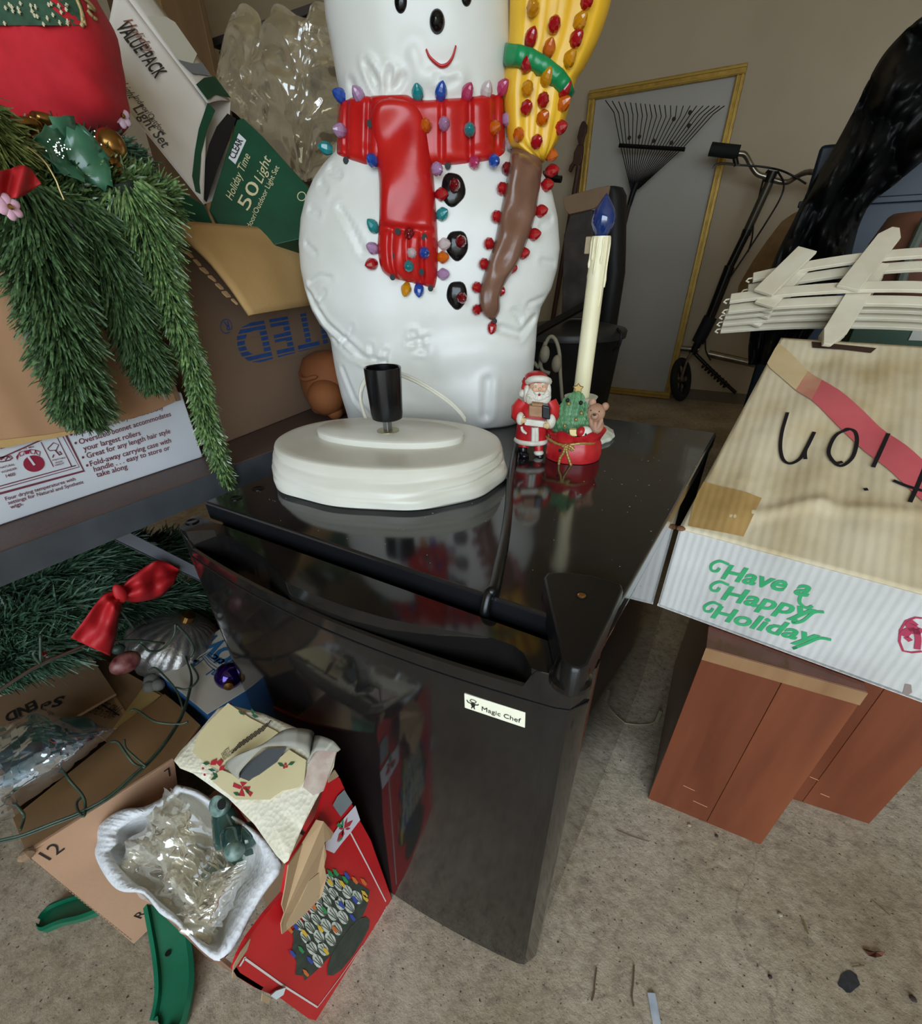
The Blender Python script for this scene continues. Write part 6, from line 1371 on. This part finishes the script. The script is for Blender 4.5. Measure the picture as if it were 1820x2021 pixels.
# ---- ribbed silver ornament, berries, gauze cage
so = thing('silver_ornament', PX(345, 1275, -.66)-V3(0, 0, .05), 'large ribbed silver ornament in the shadow under the shelf', 'ornament'); sil = mat('frosted_silver', '#8d8a88', .35, .8, col2='#a19d98', scale=120, bump=.3, bscale=300)
sax = nz(V3(.35, .45, .82)); mk('body', MB().lathe([(.004, -.052), (.03, -.047), (.052, -.030), (.064, -.005), (.064, .012), (.052, .034), (.030, .048), (.006, .053)], PX(345, 1275, -.66), sax, n=132, fn=lambda a, z: 1+.045*abs(math.sin(11*a))), sil, so, smooth=180)
mk('cap', MB().lathe([(.010, .050), (.010, .062), (.002, .063)], PX(345, 1275, -.66), sax, 14), gold, so)
bs = thing('berry_pick', PX(105, 1290, -.64), 'red berry and frosted pick lying behind the carton flap', 'decoration')
for x, y, r in ((355, 880, .010), (395, 850, .007), (440, 870, .006), (330, 910, .006), (480, 830, .006)): mk('berry', MB().ball(PX(*zb(x, y), -.635), r, 12, 8), mat('wine_red_berry', '#6f0f18', .12, coat=.6), bs, smooth=180)
mk('stem', MB().tube(spline([PX(*zb(x, y), -.635) for x, y in ((280, 930), (420, 870), (540, 820))], 5), .0016, 6), gw, bs)
ro = thing('red_ornament', PX(*zb(890, 950), -.60), 'red and white ornament jammed beside the carton corner', 'ornament'); mk('body', MB().ball(PX(*zb(900, 940), -.60), (.012, .019, .014), 16, 10), mat('red_white_glitter', '#4f0f16', .4, col2='#8a5a55', scale=70), ro, smooth=180); mk('cap', MB().ball(PX(*zb(850, 840), -.60), (.006, .008, .007), 10, 7), mat('dark_green_cap', '#22332b', .5), ro, smooth=180)
wb = thing('wire_bundle', PX(150, 1300, -.61), 'rusty and green tree wires crossing in front of the red bow', 'wire')
for pts, rs in (([(-60, 1180), (200, 1010), (400, 910), (600, 840), (780, 790), (1000, 780), (1180, 800)], 0), ([(-40, 1160), (250, 970), (450, 880), (660, 800), (820, 790)], 1), ([(810, 545), (860, 560), (960, 690)], 0), ([(560, 640), (620, 710), (650, 790), (630, 860)], 0), ([(290, 940), (290, 740)], 0), ([(290, 950), (240, 880), (260, 845)], 0), ([(800, 735), (780, 750), (850, 800)], 1), ([(1260, 660), (1250, 740), (1180, 830), (1090, 860), (1000, 800)], 0), ([(1270, 670), (1340, 740), (1390, 830), (1370, 900)], 0)):
    mk('wire', MB().tube(spline([PX(*zb(x, y), -.597) for x, y in pts], 6), .0016, 6), gw if not rs else mat('rusty_wire', '#4a2e24', .7), wb, smooth=180)
# ---- box of artificial snow
sz = .27; sb = thing('snow_box', PZ(*zb(1380, 1000), 0), 'white and blue artificial snow box wedged beside the fridge', 'box')
tp4 = [PZ(*zb(*p), sz) for p in ((1130, 1010), (1600, 690), (1800, 1120), (1490, 1310))]
mk('box_body', MB().prism(tp4, (0, 0, -sz+.001)), mat('blue_card', '#1e4468', .5, col2='#264f78', scale=16), sb, bevel=.001); mk('top_panel', MB().prism(tp4, (0, 0, .0012)), mat('cream_white_card', '#b5aea2', .55, col2='#c2bbae', scale=10), sb)
tx = MB()
def ts_(s, a, b, h, **k): put_text(tx, s, PZ(*zb(*a), sz+.0012), PZ(*zb(*b), sz+.0012), up_n, height=h, **k)
ts_('SNOW', (1880, 985), (1520, 730), .030, bold=.05, shear=-.1); ts_('Plastic', (1760, 1010), (1545, 880), .013, bold=.02); ts_('Crystal', (1720, 1090), (1535, 985), .013, bold=.02)
for i in range(16):
    x, y = 1230+R_.uniform(-10, 170), 970+R_.uniform(-90, 20); ribbon(tx, [PZ(*zb(x, y), sz+.0012), PZ(*zb(x+R_.uniform(10, 70), y+R_.uniform(-60, 10)), sz+.0012)], R_.uniform(.001, .005), up_n)
for i in range(5): ribbon(tx, [PZ(*zb(*p), sz+.0012) for p in spline([(1420, 920), (1450+10*i, 900-8*i), (1500+6*i, 960-20*i), (1560, 1010-30*i)], 5)], .0008, up_n)
mk('blue_lettering', tx, mat('blue_snow_print', '#2b5f8a', .6), sb)
pu_ = thing('purple_ornament', PZ(455, 1338, sz), 'shiny purple ball ornament with gold cap by the fridge door', 'ornament'); pc_ = PZ(452, 1334, sz+.020)
mk('ball', MB().ball(pc_, .0185, 22, 16), mat('purple_chrome', '#2a1260', .08, .8, coat=.5), pu_, smooth=180); mk('cap', MB().lathe([(.006, 0), (.006, .007), (.001, .008)], pc_+V3(.014, -.010, .002), nz((.8, -.6, .1)), 12), gold, pu_)
for i, (x, y, r) in enumerate(((300, 1344, .011), (312, 1352, .009), (296, 1356, .009))): tag(mk('cotton_ball', MB().ball(PZ(x, y, .262), r, 10, 7), mat('dirty_cotton', '#6a6862', .95, bump=.6, bscale=200), smooth=180), ('upper', 'right-hand', 'lower left')[i]+' grey cotton wad between carton corner and snow box', 'cotton', 'cotton wads by the snow box')
# ================================================================ things along the back wall
WY = ROOM['y1']
# ---- tall gold framed panel
fm = thing('framed_panel', (-.83, 3.43, 0), 'tall grey panel in a thin gold frame leaning against the back wall', 'frame')
def onm(x, y): return PP(x, y, V3(-.46, 3.40, 0), nz((0, -1, .03)))
mTL, mTR = onm(1169, 181), onm(1478, 133); mx = nz(mTR-mTL); mx = V3(1, 0, 0); mW = .765; mH = 1.515; mR = -.435; mz = nz(V3(0, .03, 1)); mo = V3(mR-mW, 3.398, .003); mn = nz(V3(0, -1, .03))
goldf = mat('gilt_frame', '#c9a24a', .35, .45, col2='#a8853c', scale=30); goldl = mat('gilt_bright', '#c9a85a', .3, .55)
mk('panel', MB().pbox(mo+mx*.02+mz*.02, mx*(mW-.04), mz*(mH-.04), -mn*.012), mat('dull_grey_glass', '#a8a39a', .42, col2='#b0aba2', scale=2, spec=.3), fm)
for nm, a, b, wv in (('bottom_rail', mo, mx*mW, mz*.038), ('top_rail', mo+mz*(mH-.038), mx*mW, mz*.038), ('left_rail', mo+mz*.038, mz*(mH-.076), mx*.038), ('right_rail', mo+mz*.038+mx*(mW-.038), mz*(mH-.076), mx*.038)):
    f_ = mk(nm, MB().pbox(a, b, wv, mn*.022), goldf, fm, bevel=.003); mk('bead', MB().pbox(a+wv*.62+mn*.022, b, wv*.22, mn*.005), goldl, f_, bevel=.0015); mk('bead', MB().pbox(a+wv*.12+mn*.022, b, wv*.16, mn*.004), goldl, f_, bevel=.0015)
# ---- leaf rake, head up
rk = thing('leaf_rake', (-.9, 3.34, 0), 'black leaf rake standing head up in front of the gold framed panel', 'rake'); rm_ = mat('black_spring_steel', '#121213', .45, .3)
def onk(x, y, d=0.): return PY(x, y, 3.345+d)
nT = 22
for i in range(nT):
    f = i/(nT-1); hub_ = np.array((1246+14*f, 376-3*f)); cb = np.array((1225+122*f, 288+5*f)); bd_ = np.array((1212+196*f, 222+8*math.sin(f*3)+(2 if f > .9 else 0))); tp_x = np.array((1195+233*f+5*math.sin(f*9), 198+4*math.sin(math.pi*f)+11*f))
    tn_ = MB().tube([onk(*hub_), onk(*(hub_*.5+cb*.5), -.004), onk(*cb, -.006), onk(*(cb*.4+bd_*.6), -.008), onk(*bd_, -.010), onk(*tp_x, -.03)], .0023, 5)
    mk('tine', tn_, rm_, rk)
cbm = MB(); cbm.tube([onk(1222, 287, -.012), onk(1285, 291, -.013), onk(1352, 295, -.012)], .0095, 6); mk('spreader_bar', cbm, rm_, rk)
mk('ferrule', MB().tube([onk(1258, 360), onk(1250, 378), onk(1241, 408)], [.020, .016, .013], 8), rm_, rk, smooth=60)
he = onk(1195, 600, -.10); dh = nz(he-onk(1243, 400)); hz_ = onk(1243, 400); tt = -hz_[2]/dh[2]
mk('handle', MB().tube([hz_, hz_+dh*(tt*.995)], .0115, 8), mat('dark_wood_handle', '#2e251d', .6), rk, smooth=60)
for x, y in ((1330, 235), (1362, 222), (1360, 248), (1242, 272), (1262, 270), (1290, 278), (1325, 282)): mk('dry_leaf', MB().ball(onk(x, y, -.016), (.010, .005, .009), 7, 5), mat('dry_brown_leaf', '#3a2c20', .9), rk)
# ---- kick scooter
sct = thing('kick_scooter', (-.36, 3.30, 0), 'dark metal kick scooter with curved handlebar leaning by the gold frame', 'scooter'); chm = mat('worn_chrome', '#a59c8d', .3, .9, col2='#857c6e', scale=30); dkm = mat('dark_scooter_metal', '#2b2824', .35, .7); gr_ = mat('black_foam_grip', '#101010', .8, bump=.3, bscale=200)
def z5(x, y): return (1300+x*.2671, 260+y*.2671)
def sp_(x, y, d=0.): return PY(*z5(x, y), 3.30+d)
def stube(nm, pts, r, m, n=10, par=sct): return mk(nm, MB().tube(spline([sp_(*p) for p in pts], 6) if len(pts) > 2 else [sp_(*p) for p in pts], r, n), m, par, smooth=60)
stube('handlebar', [(590, 160, -.05), (640, 172, -.04), (685, 250, -.02), (730, 310, -.01), (800, 335), (870, 362), (950, 372), (1015, 335, -.01), (1080, 303, -.03), (1150, 300, -.05), (1230, 330, -.06)], .0115, chm)
stube('grip', [(382, 128, -.06), (592, 152, -.05)], .0265, gr_, 14); stube('grip', [(1220, 325, -.06), (1420, 400, -.05)], .0265, gr_, 14)
stube('stem_clamp', [(848, 290, -.002), (812, 375)], .023, dkm, 12); stube('stem', [(830, 350), (650, 745)], .020, mat('olive_grey_tube', '#4b4539', .4, .5), 12); stube('stem', [(655, 735), (520, 1010)], .020, dkm, 12); stube('stem', [(525, 1000), (400, 1320), (335, 1480)], .026, dkm, 12); stube('sleeve', [(385, 1370), (290, 1555)], .036, mat('navy_black_sleeve', '#12121b', .7), 12)
for x, y in ((650, 745), (515, 1012)): stube('clamp', [(x+8, y-22), (x-8, y+22)], .023, dkm, 12)
stube('lever', [(402, 272, -.07), (420, 248, -.07), (470, 236, -.065), (600, 246, -.05)], .0055, chm, 6); stube('lever_mount', [(560, 160, -.05), (575, 250, -.05)], .012, dkm, 8)
for pts in ([(600, 246, -.05), (760, 258, -.03), (900, 285, -.03), (1010, 335, -.03), (1090, 385, -.04)], [(880, 292, -.02), (925, 380, -.03), (905, 480, -.03), (820, 630, -.03), (660, 880, -.025), (520, 1090, -.025)], [(775, 350), (745, 470), (735, 560)], [(700, 690, -.02), (690, 790, -.02), (660, 890, -.02)], [(345, 1540, -.03), (350, 1620, -.03), (385, 1690, -.03)], [(815, 280), (790, 310), (770, 350)]): stube('cable', pts, .0042, mat('black_cable', '#0e0e0e', .5), 6)
stube('head_tube', [(300, 1545), (250, 1640)], .022, dkm, 12); stube('steerer_bolt', [(165, 1600), (300, 1610)], .014, chm, 8); stube('fork', [(245, 1630, -.02), (205, 1700, -.02), (165, 1830, -.02)], .009, chm, 8)
wc = sp_(165, 1832); wn_ = nz(V3(.95, -.22, .28)); wa = nz(np.cross(wn_, (0, 0, 1))); wb2 = np.cross(wa, wn_)
whl = mk('front_wheel', MB().rings([[wc+(wa*math.cos(a)+wb2*math.sin(a))*(.105+.021*math.cos(b))+wn_*.021*math.sin(b) for b in np.linspace(0, 2*math.pi, 10, endpoint=False)] for a in np.linspace(0, 2*math.pi, 33)], True, False), mat('black_tyre', '#161514', .75), sct, smooth=180)
mk('hub', MB().tube([wc-wn_*.03, wc+wn_*.03], .016, 10), chm, whl); 
for k in range(5): mk('spoke', MB().tube([wc, wc+(wa*math.cos(k*1.2566)+wb2*math.sin(k*1.2566))*.10], .007, 6), dkm, whl)
stube('deck_tube', [(370, 1640), (640, 1700), (900, 1760)], .019, chm, 12); stube('shock_rod', [(270, 1640), (420, 1790), (570, 1930)], .010, dkm, 8)
spg = MB(); A_, B_ = sp_(325, 1715, -.01), sp_(505, 1880, -.01); dd = nz(B_-A_); aa = nz(np.cross(dd, (0, 1, 0))); bb = np.cross(aa, dd); spg.tube([A_+(B_-A_)*k/96+(aa*math.cos(k*.52)+bb*math.sin(k*.52))*.016 for k in range(97)], .0042, 5); mk('spring', spg, mat('black_spring', '#141414', .4, .4), sct, smooth=60)
# ---- old spade handle against the frame
sd = thing('garden_spade', PY(1136, 400, 3.36), 'old brown garden tool with hooked handle at the left edge of the gold frame', 'garden tool'); rw_ = mat('old_brown_wood', '#3d2317', .6, col2='#4d2e1f', scale=30)
def os_(x, y, d=0.): return PY(1060+x*.3165, 180+y*.3165, 3.36+d)
mk('blade', MB().prism([os_(*p) for p in ((300, 188), (318, 215), (312, 260), (290, 325), (285, 345), (265, 335), (256, 290), (272, 225), (285, 195))], (0, -.02, 0)), rw_, sd, bevel=.004)
mk('handle_grip', MB().prism([os_(*p) for p in ((262, 335), (295, 340), (292, 400), (280, 450), (262, 475), (240, 460), (215, 510), (203, 500), (210, 470), (232, 440), (238, 385))], (0, -.025, 0)), rw_, sd, bevel=.004)
p0_, p1_ = os_(262, 465, -.012), os_(232, 640, -.012); dd = nz(p1_-p0_); mk('shaft', MB().tube([p0_, p0_+dd*(p0_[2]/-dd[2]*.995)], .016, 8), rw_, sd, smooth=60)
# ---- dark metal dustbin with cartons on it
ty = 2.25; tcx = PY(1126, 640, ty)[0]; tr_ = .235; tz = .505; dm = mat('dark_galvanised', '#2d2d2c', .5, .5, col2='#3a3a38', scale=6)
tb_ = thing('trash_can', (tcx, ty, 0), 'dark grey metal dustbin behind the candle, loaded with an old carton', 'trash can'); tcn = V3(tcx, ty, 0)
mk('body', MB().lathe([(tr_*.82, .001), (tr_*.83, .02), (tr_*.96, tz-.03), (tr_*.99, tz-.02), (tr_*.96, tz-.012)], tcn, n=60, fn=lambda a, z: 1+.012*math.cos(30*a)), dm, tb_, smooth=60)
mk('lid', MB().lathe([(tr_*1.04, tz-.03), (tr_*1.05, tz-.005), (tr_*1.02, tz+.003), (tr_*.75, tz+.016), (tr_*.4, tz+.028), (.01, tz+.032)], tcn, n=48), mat('dull_lid_metal', '#4a4a48', .45, .5, col2='#3d3d3b', scale=8), tb_, smooth=60)
hp_ = PY(1221, 665, ty-.06); mk('side_handle', MB().tube(spline([hp_+V3(-.01, 0, .03), hp_+V3(.015, -.02, .012), hp_+V3(.012, -.02, -.03), hp_+V3(-.012, 0, -.05)], 5), .006, 6), dm, tb_, smooth=60)
oc2 = thing('old_carton', (PY(1155, 560, 2.2)[0], 2.25, .535), 'worn dark carton with brown torn flap standing on the dustbin', 'box')
def ob(x, y, d=0.): return PY(1060+x*.3165, 180+y*.3165, 2.16+d)
mk('box_body', MB().prism([ob(*p) for p in ((205, 770), (345, 735), (350, 880), (330, 1415), (150, 1415), (165, 900))], (0, .16, 0)), mat('dark_patterned_card', '#4a423b', .7, col2='#2f2a27', scale=12), oc2, bevel=.006)
mk('flap', MB().prism([ob(*p, -.012) for p in ((160, 665), (230, 640), (380, 600), (455, 590), (440, 660), (360, 730), (200, 768), (175, 740))], (0, .012, 0)), kraftd, oc2, bevel=.002)
bk2 = thing('black_bag', (PY(1215, 560, 2.6)[0], 2.62, 0), 'tall rounded black bag standing behind the dustbin and old carton', 'bag')
R = [[ob(465+95*sx_w*math.cos(a), y, .46+.09*math.sin(a)) for a in np.linspace(0, 2*math.pi, 20, endpoint=False)] for y, sx_w in ((590, .25), (600, .75), (650, 1.0), (800, .98), (1000, .95), (1130, .9))]
R.append([V3(p[0], p[1], .001) for p in R[-1]])
mk('bag_body', MB().rings(R), mat('dark_nylon', '#1b1917', .6, bump=.3, bscale=40), bk2, smooth=180)
pk = thing('plank', PY(1070, 640, 1.9), 'black plank leaning down past the dustbin behind the snowman', 'plank'); a, b = PY(1160, 590, 2.0), PY(1020, 668, 1.75); d = nz(b-a)
mk('board', MB().pbox(a, d*(np.linalg.norm(b-a)+.35), np.cross(d, (0, 1, 0))*.035, (0, .08, 0)), mat('black_painted_wood', '#161412', .5), pk, bevel=.002)
wcd = MB()
for pts in ([(-20, 1690), (10, 1720), (28, 1660), (60, 1560), (90, 1530), (120, 1560), (140, 1640), (145, 1760), (158, 1930)], [(80, 1760), (30, 1735), (24, 1650), (55, 1565)]): wcd.tube(spline([PY(1060+x*.3165, 180+y*.3165, 1.30) for x, y in pts], 6), .0052, 6)
cw_ = thing('extension_cord', PY(1105, 800, 1.3), 'off white extension cord looped behind the figurine', 'cord'); mk('cable', wcd, mat('aged_white_cable', '#9b927d', .6), cw_, smooth=180)
for x, y in ((48, 1640), (122, 1700)): mk('plug', MB().ball(PY(1060+x*.3165, 180+y*.3165, 1.29), (.014, .014, .022), 10, 8), MATS['aged_white_cable'], cw_, smooth=180)
hk = thing('wall_brush', PY(1090, 352, 1.2), 'black bristled brush on a stick, poking out behind the broom bulbs', 'brush'); mk('back', MB().tube([PY(1066, 350, 1.2), PY(1108, 354, 1.2)], .006, 8), blkp, hk)
hs_ = PY(1062, 351, 1.2); mk('stick', MB().tube([hs_, V3(hs_[0], 1.2, .001)], .008, 8), rm_, hk); br_ = MB()
for k in range(9): br_.tube([PY(1072+k*3.4, 349, 1.2), PY(1074+k*3.4, 337, 1.2)], .0016, 4)
mk('bristles', br_, blkp, hk, kind='stuff')
# ---- woven disc, draped black sheet, bins behind the holiday carton
wv = PY(1590, 548, 3.435); wvn = nz(V3(-.12, -1, .05)); tag(mk('straw_disc', MB().lathe([(.002, .05), (.09, .05), (.11, .045), (.13, .012), (.22, .004), (.312, 0), (.317, -.006), (.30, -.010), (.002, -.006)], wv, wvn, 48), mat('woven_straw', '#86663f', .8, col2='#96744a', scale=30, bump=.5, bscale=55, btype='wave', bdist=.004), smooth=40), 'round brown woven straw disc half hidden behind the black sheet', 'straw disc')
shm = mat('black_plastic_sheet', '#0d0d0c', .58, bump=.4, bscale=9, bdist=.02, spec=.4)
Lp = np.array(spline([(1840, 20), (1790, 58), (1745, 108), (1712, 165), (1688, 215), (1645, 295), (1598, 372), (1565, 440), (1535, 500), (1500, 590), (1480, 665), (1478, 720)], 10)); Rp = np.array(spline([(2000, 60), (1960, 200), (1900, 250), (1820, 318), (1770, 360), (1720, 400), (1697, 440), (1685, 480), (1670, 540), (1640, 600), (1600, 660), (1560, 720)], 10))
G = []
for i in range(len(Lp)):
    f = i/(len(Lp)-1); row = []
    for j in range(40):
        t = j/39; q = Lp[i]*(1-t)+Rp[i]*t
        dpt = 1.75+.045*math.sin(t*11+f*5)*(.3+.7*f)+.02*math.sin(t*29+f*13+2*noise.noise(Vector((t*3, f*4, 0))))*f+.25*max(0, .25-t)+.16*noise.noise(Vector((t*4, f*7, 2)))+.05*(1-2*abs(noise.noise(Vector((t*9, f*12, 6)))))
        row.append(PY(*q, dpt))
    G.append(row)
tag(mk('black_sheet', MB().grid(G), shm, smooth=180, solid=.003), 'black plastic sheet draped over stored things at the upper right', 'plastic sheet')
bb_ = thing('blue_bin', PY(1770, 600, 2.1), 'dark blue plastic bin partly under the black sheet', 'bin')
def obb(x, y, d=0.): return PY(x, y, 2.05+d)
bz = [obb(1640, 260), obb(1990, 260), obb(1990, 540), obb(1640, 540)]; blm = mat('dark_blue_plastic', '#142233', .45, col2='#18283b', scale=4)
x0_, x1_ = obb(1600, 400)[0], obb(2050, 400)[0]; zt_ = obb(1750, 275)[2]
mk('bin_body', MB().rings([[V3(x0_+a, 2.05+b, 0.001) for a, b in ((0, 0), (x1_-x0_, 0), (x1_-x0_, .4), (0, .4))], [V3(x0_-.02+a, 2.03+b, zt_) for a, b in ((0, 0), (x1_-x0_+.04, 0), (x1_-x0_+.04, .44), (0, .44))]]), blm, bb_, bevel=.01); zl_ = obb(1750, 392)[2]
mk('rim', MB().box(x0_-.03, x1_+.03, 2.018, 2.026, zl_-.012, zl_+.004), blm, bb_, bevel=.003)
gk = thing('green_crate', PY(1800, 720, 1.25), 'dark green printed carton behind the holiday carton at the right edge', 'box')
gx0, gx1 = PY(1680, 660, 1.25)[0], PY(1990, 660, 1.25)[0]; gzt = PY(1800, 640, 1.25)[2]
mk('box_body', MB().box(gx0, gx1, 1.25, 1.46, .001, gzt), mat('dark_green_card', '#1d3a26', .6, col2='#24452e', scale=9), gk, bevel=.002)
mk('label', MB().box(PY(1803, 650, 1.249)[0], PY(1880, 650, 1.249)[0], 1.2475, 1.2496, PY(1810, 672, 1.249)[2], PY(1810, 650, 1.249)[2]), mat('white_label_card', '#a8a79c', .6), gk)
tx = MB(); put_text(tx, 'screen', PY(1800, 692, 1.2495), PY(1838, 693, 1.2495), (0, -1, 0), height=.012); mk('lettering', tx, MATS['white_label_card'], gk)
rc = PY(1826, 505, 1.355); rt = thing('rust_pot', V3(rc[0], rc[1], gzt), 'reddish brown pot at the right edge above the fence', 'pot')
mk('body', MB().lathe([(.05, gzt-rc[2]+.0005), (.075, (gzt-rc[2])*.6), (.094, -.05), (.094, .02), (.080, .06), (.074, .065)], rc, n=36), mat('rust_brown_glaze', '#5a3a2c', .5, col2='#6c4535', scale=14), rt, smooth=60)
mk('strap', MB().tube([PY(1830, 430, 1.26), PY(1797, 500, 1.255), PY(1778, 560, 1.255)], .008, 8), mat('grey_green_strap', '#4f544a', .7), rt)
db = thing('dark_bag', PY(1530, 680, 1.45), 'black bag slumped on the floor under the fence sections', 'bag'); dbx = PY(1640, 720, 1.5)[0]
R = [[V3(dbx+rx*math.cos(a)*(1+.08*math.sin(5*a)), 1.64+.14*rx/.2*math.sin(a), z) for a in np.linspace(0, 2*math.pi, 28, endpoint=False)] for z, rx in ((.001, .13), (.1, .15), (.3, .15), (.45, .135), (.53, .10), (.565, .03))]
mk('bag_body', MB().rings(R), shm, db, smooth=180)
# ---- dark furniture and boards in the far left corner
dr = thing('dresser', (-1.62, 1.75, 0), 'dark brown wooden dresser with a round knob behind the plastic bag', 'dresser'); dwd = wood('dark_walnut', '#2a1a13', '#35221a', .45, .2); dx0, dx1 = PY(415, 60, 1.55)[0], PY(617, 12, 1.55)[0]; dzt = PY(600, 12, 1.55)[2]
mk('carcass', MB().box(dx0, dx1, 1.572, 1.95, .001, dzt-.02), dwd, dr, bevel=.003); mk('top', MB().box(dx0-.01, dx1+.012, 1.545, 1.96, dzt-.0195, dzt), mat('dusty_dark_top', '#4b4542', .5), dr, bevel=.003)
for z0_, z1_ in ((.05, .42), (.44, .80), (.82, 1.12), (1.14, dzt-.03)):
    w_ = mk('drawer', MB().box(dx0+.015, dx1-.015, 1.553, 1.5715, z0_, z1_), dwd, dr, bevel=.003)
    kx = PY(462, 61, 1.54); kz = kx[2] if z1_ > 1.2 else (z0_+z1_)/2
    for k in (kx[0], dx1-(kx[0]-dx0)): mk('knob', MB().lathe([(.008, -.004), (.008, .008), (.018, .014), (.019, .022), (.012, .028), (.001, .029)], V3(k, 1.553, kz), (0, -1, 0), 18), mat('brass_knob', '#6e5a33', .5, .4), w_, smooth=60)
pb1 = thing('wooden_board', PY(360, 200, 1.42), 'tall tan wooden board standing left of the dark dresser', 'board'); x0_, x1_ = PY(318, 0, 1.40)[0], PY(392, 0, 1.40)[0]; tanw = wood('tan_plywood', '#6b5034', '#7a5d3e', .6, 0)
mk('board', MB().box(x0_, x1_, 1.40, 1.42, .001, 1.75), tanw, pb1, bevel=.002); mk('edge_strip', MB().box(x0_-.025, x0_-.001, 1.395, 1.425, .001, 1.75), wood('light_pine_strip', '#86683f', '#94764a', .6, 0), pb1, bevel=.002)
pb2 = thing('wooden_board', PY(280, 60, 1.44), 'second tall brown board, mostly hidden behind the white light set box', 'board'); mk('board', MB().box(x0_-.36, x0_-.03, 1.43, 1.45, .001, 1.72), wood('brown_plywood', '#58412c', '#654b33', .6, 0), pb2, bevel=.002)

# ================================================================ litter on the garage floor
def zf(x, y): return (1100+x*.4309, 1150+y*.4309)
def ff_(x, y, z=0.): return PZ(*zf(x, y), z)
stn = MB(); patch(stn, [ff_(1335+48*math.cos(a)*(1+.12*math.sin(5*a)), 1828+48*math.sin(a)*(1+.1*math.cos(4*a))) for a in np.linspace(0, 6.283, 22)[:-1]], up_n, .0006)
tag(mk('tar_spot', stn, mat('black_tar', '#2a2b2e', .7, col2='#3a3a3c', scale=120)), 'round black tar spot on the concrete at lower right', 'stain')
def flake(nm, pts, h, m, label, cat): 
    c = np.mean([ff_(*p) for p in pts], 0); b = MB(); n = len(pts); P = [ff_(*p, .0012+h*(.2+.8*(k % 2))) for k, p in enumerate(pts)]; b.add([c+V3(0, 0, h)]+P+[c+V3(0, 0, h-.001)]+[p-V3(0, 0, .001) for p in P], [(0, k+1, (k+1) % n+1) for k in range(n)]+[(n+1, n+2+(k+1) % n, n+2+k) for k in range(n)]); return tag(mk(nm, b, m), label, cat)
flake('dry_leaf', [(1398, 1675), (1430, 1690), (1470, 1688), (1505, 1690), (1490, 1710), (1460, 1716), (1430, 1708)], .004, mat('brown_leaf', '#5e3524', .7), 'brown dry leaf on the floor above the tar spot', 'leaf')
def strip_(nm, pts, w, m, label, cat, z=.0018): return tag(mk(nm, MB().tube(spline([ff_(*p, z) for p in pts], 5), w, 5, flat=.35), m, smooth=60), label, cat)
strip_('paper_strip', [(432, 1880), (442, 1930), (452, 1990), (462, 2040)], .0050, mat('pale_blue_paper', '#a9b4c4', .6, col2='#c3cad4', scale=60), 'twisted pale blue paper strip at the bottom edge of the floor', 'paper', .0024)
tw_ = mat('dry_stem', '#6b5842', .9)
strip_('twig', [(180, 1762), (172, 1830), (168, 1880), (158, 1915)], .0012, tw_, 'thin curved dry stem on the floor left of the other one, below the fridge', 'twig'); strip_('twig', [(352, 1750), (348, 1830), (342, 1890), (350, 1940)], .0012, tw_, 'thin dry stem on the floor right above the blue paper strip', 'twig')
strip_('twig', [(1125, 1540), (1135, 1570), (1150, 1610)], .0014, mat('straw_stem', '#7a6a45', .9), 'short straw stem on the floor at right, below the cabinets', 'twig'); strip_('twig', [(1350, 1758), (1380, 1755), (1408, 1752)], .0010, tw_, 'tiny stem between dry leaf and tar spot', 'twig'); strip_('twig', [(1440, 1450), (1480, 1485), (1525, 1525)], .0009, tw_, 'hair thin stem near the right edge of the floor', 'twig')
strip_('twig', [(270, 1130), (340, 1160), (420, 1185)], .0009, tw_, 'fine dry stem in front of the cherry cabinet', 'twig')
for x, y, s_, lb_ in ((1022, 1520, 7, 'white pebble on the floor in the middle of the right side'), (730, 1160, 6, 'reddish crumb just in front of the cherry cabinet'), (975, 1805, 6, 'dark crumb on the floor left of the tar spot'), (605, 1110, 7, 'pale seed husk by the lower edge of the cherry cabinet'), (1630, 1905, 9, 'dark grey speck near the lower right corner')):
    p = ff_(x, y, .0015); tag(mk('crumb', MB().ball(p, (s_*.00045, s_*.00045, .0016), 7, 5), mat('crumb_'+('pale' if 'p' == lb_[0] or 'w' == lb_[0] else 'dark'), '#a59a86' if lb_[0] in 'pw' else '#3f332c', .9)), lb_, 'debris')
hc = thing('hook_clip', PZ(1303, 1408, 0), 'beige plastic hook on the floor between fridge and cherry cabinet', 'hook')
mk('hook', MB().tube(spline([PZ(1232, 1427, .003), PZ(1260, 1430, .003), PZ(1285, 1428, .003), PZ(1297, 1420, .006)], 5), .0011, 6), mat('beige_plastic', '#8f8266', .6), hc, smooth=180); mk('barb', MB().tube([PZ(1296, 1424, .004), PZ(1304, 1404, .014)], .0040, 8), MATS['beige_plastic'], hc)
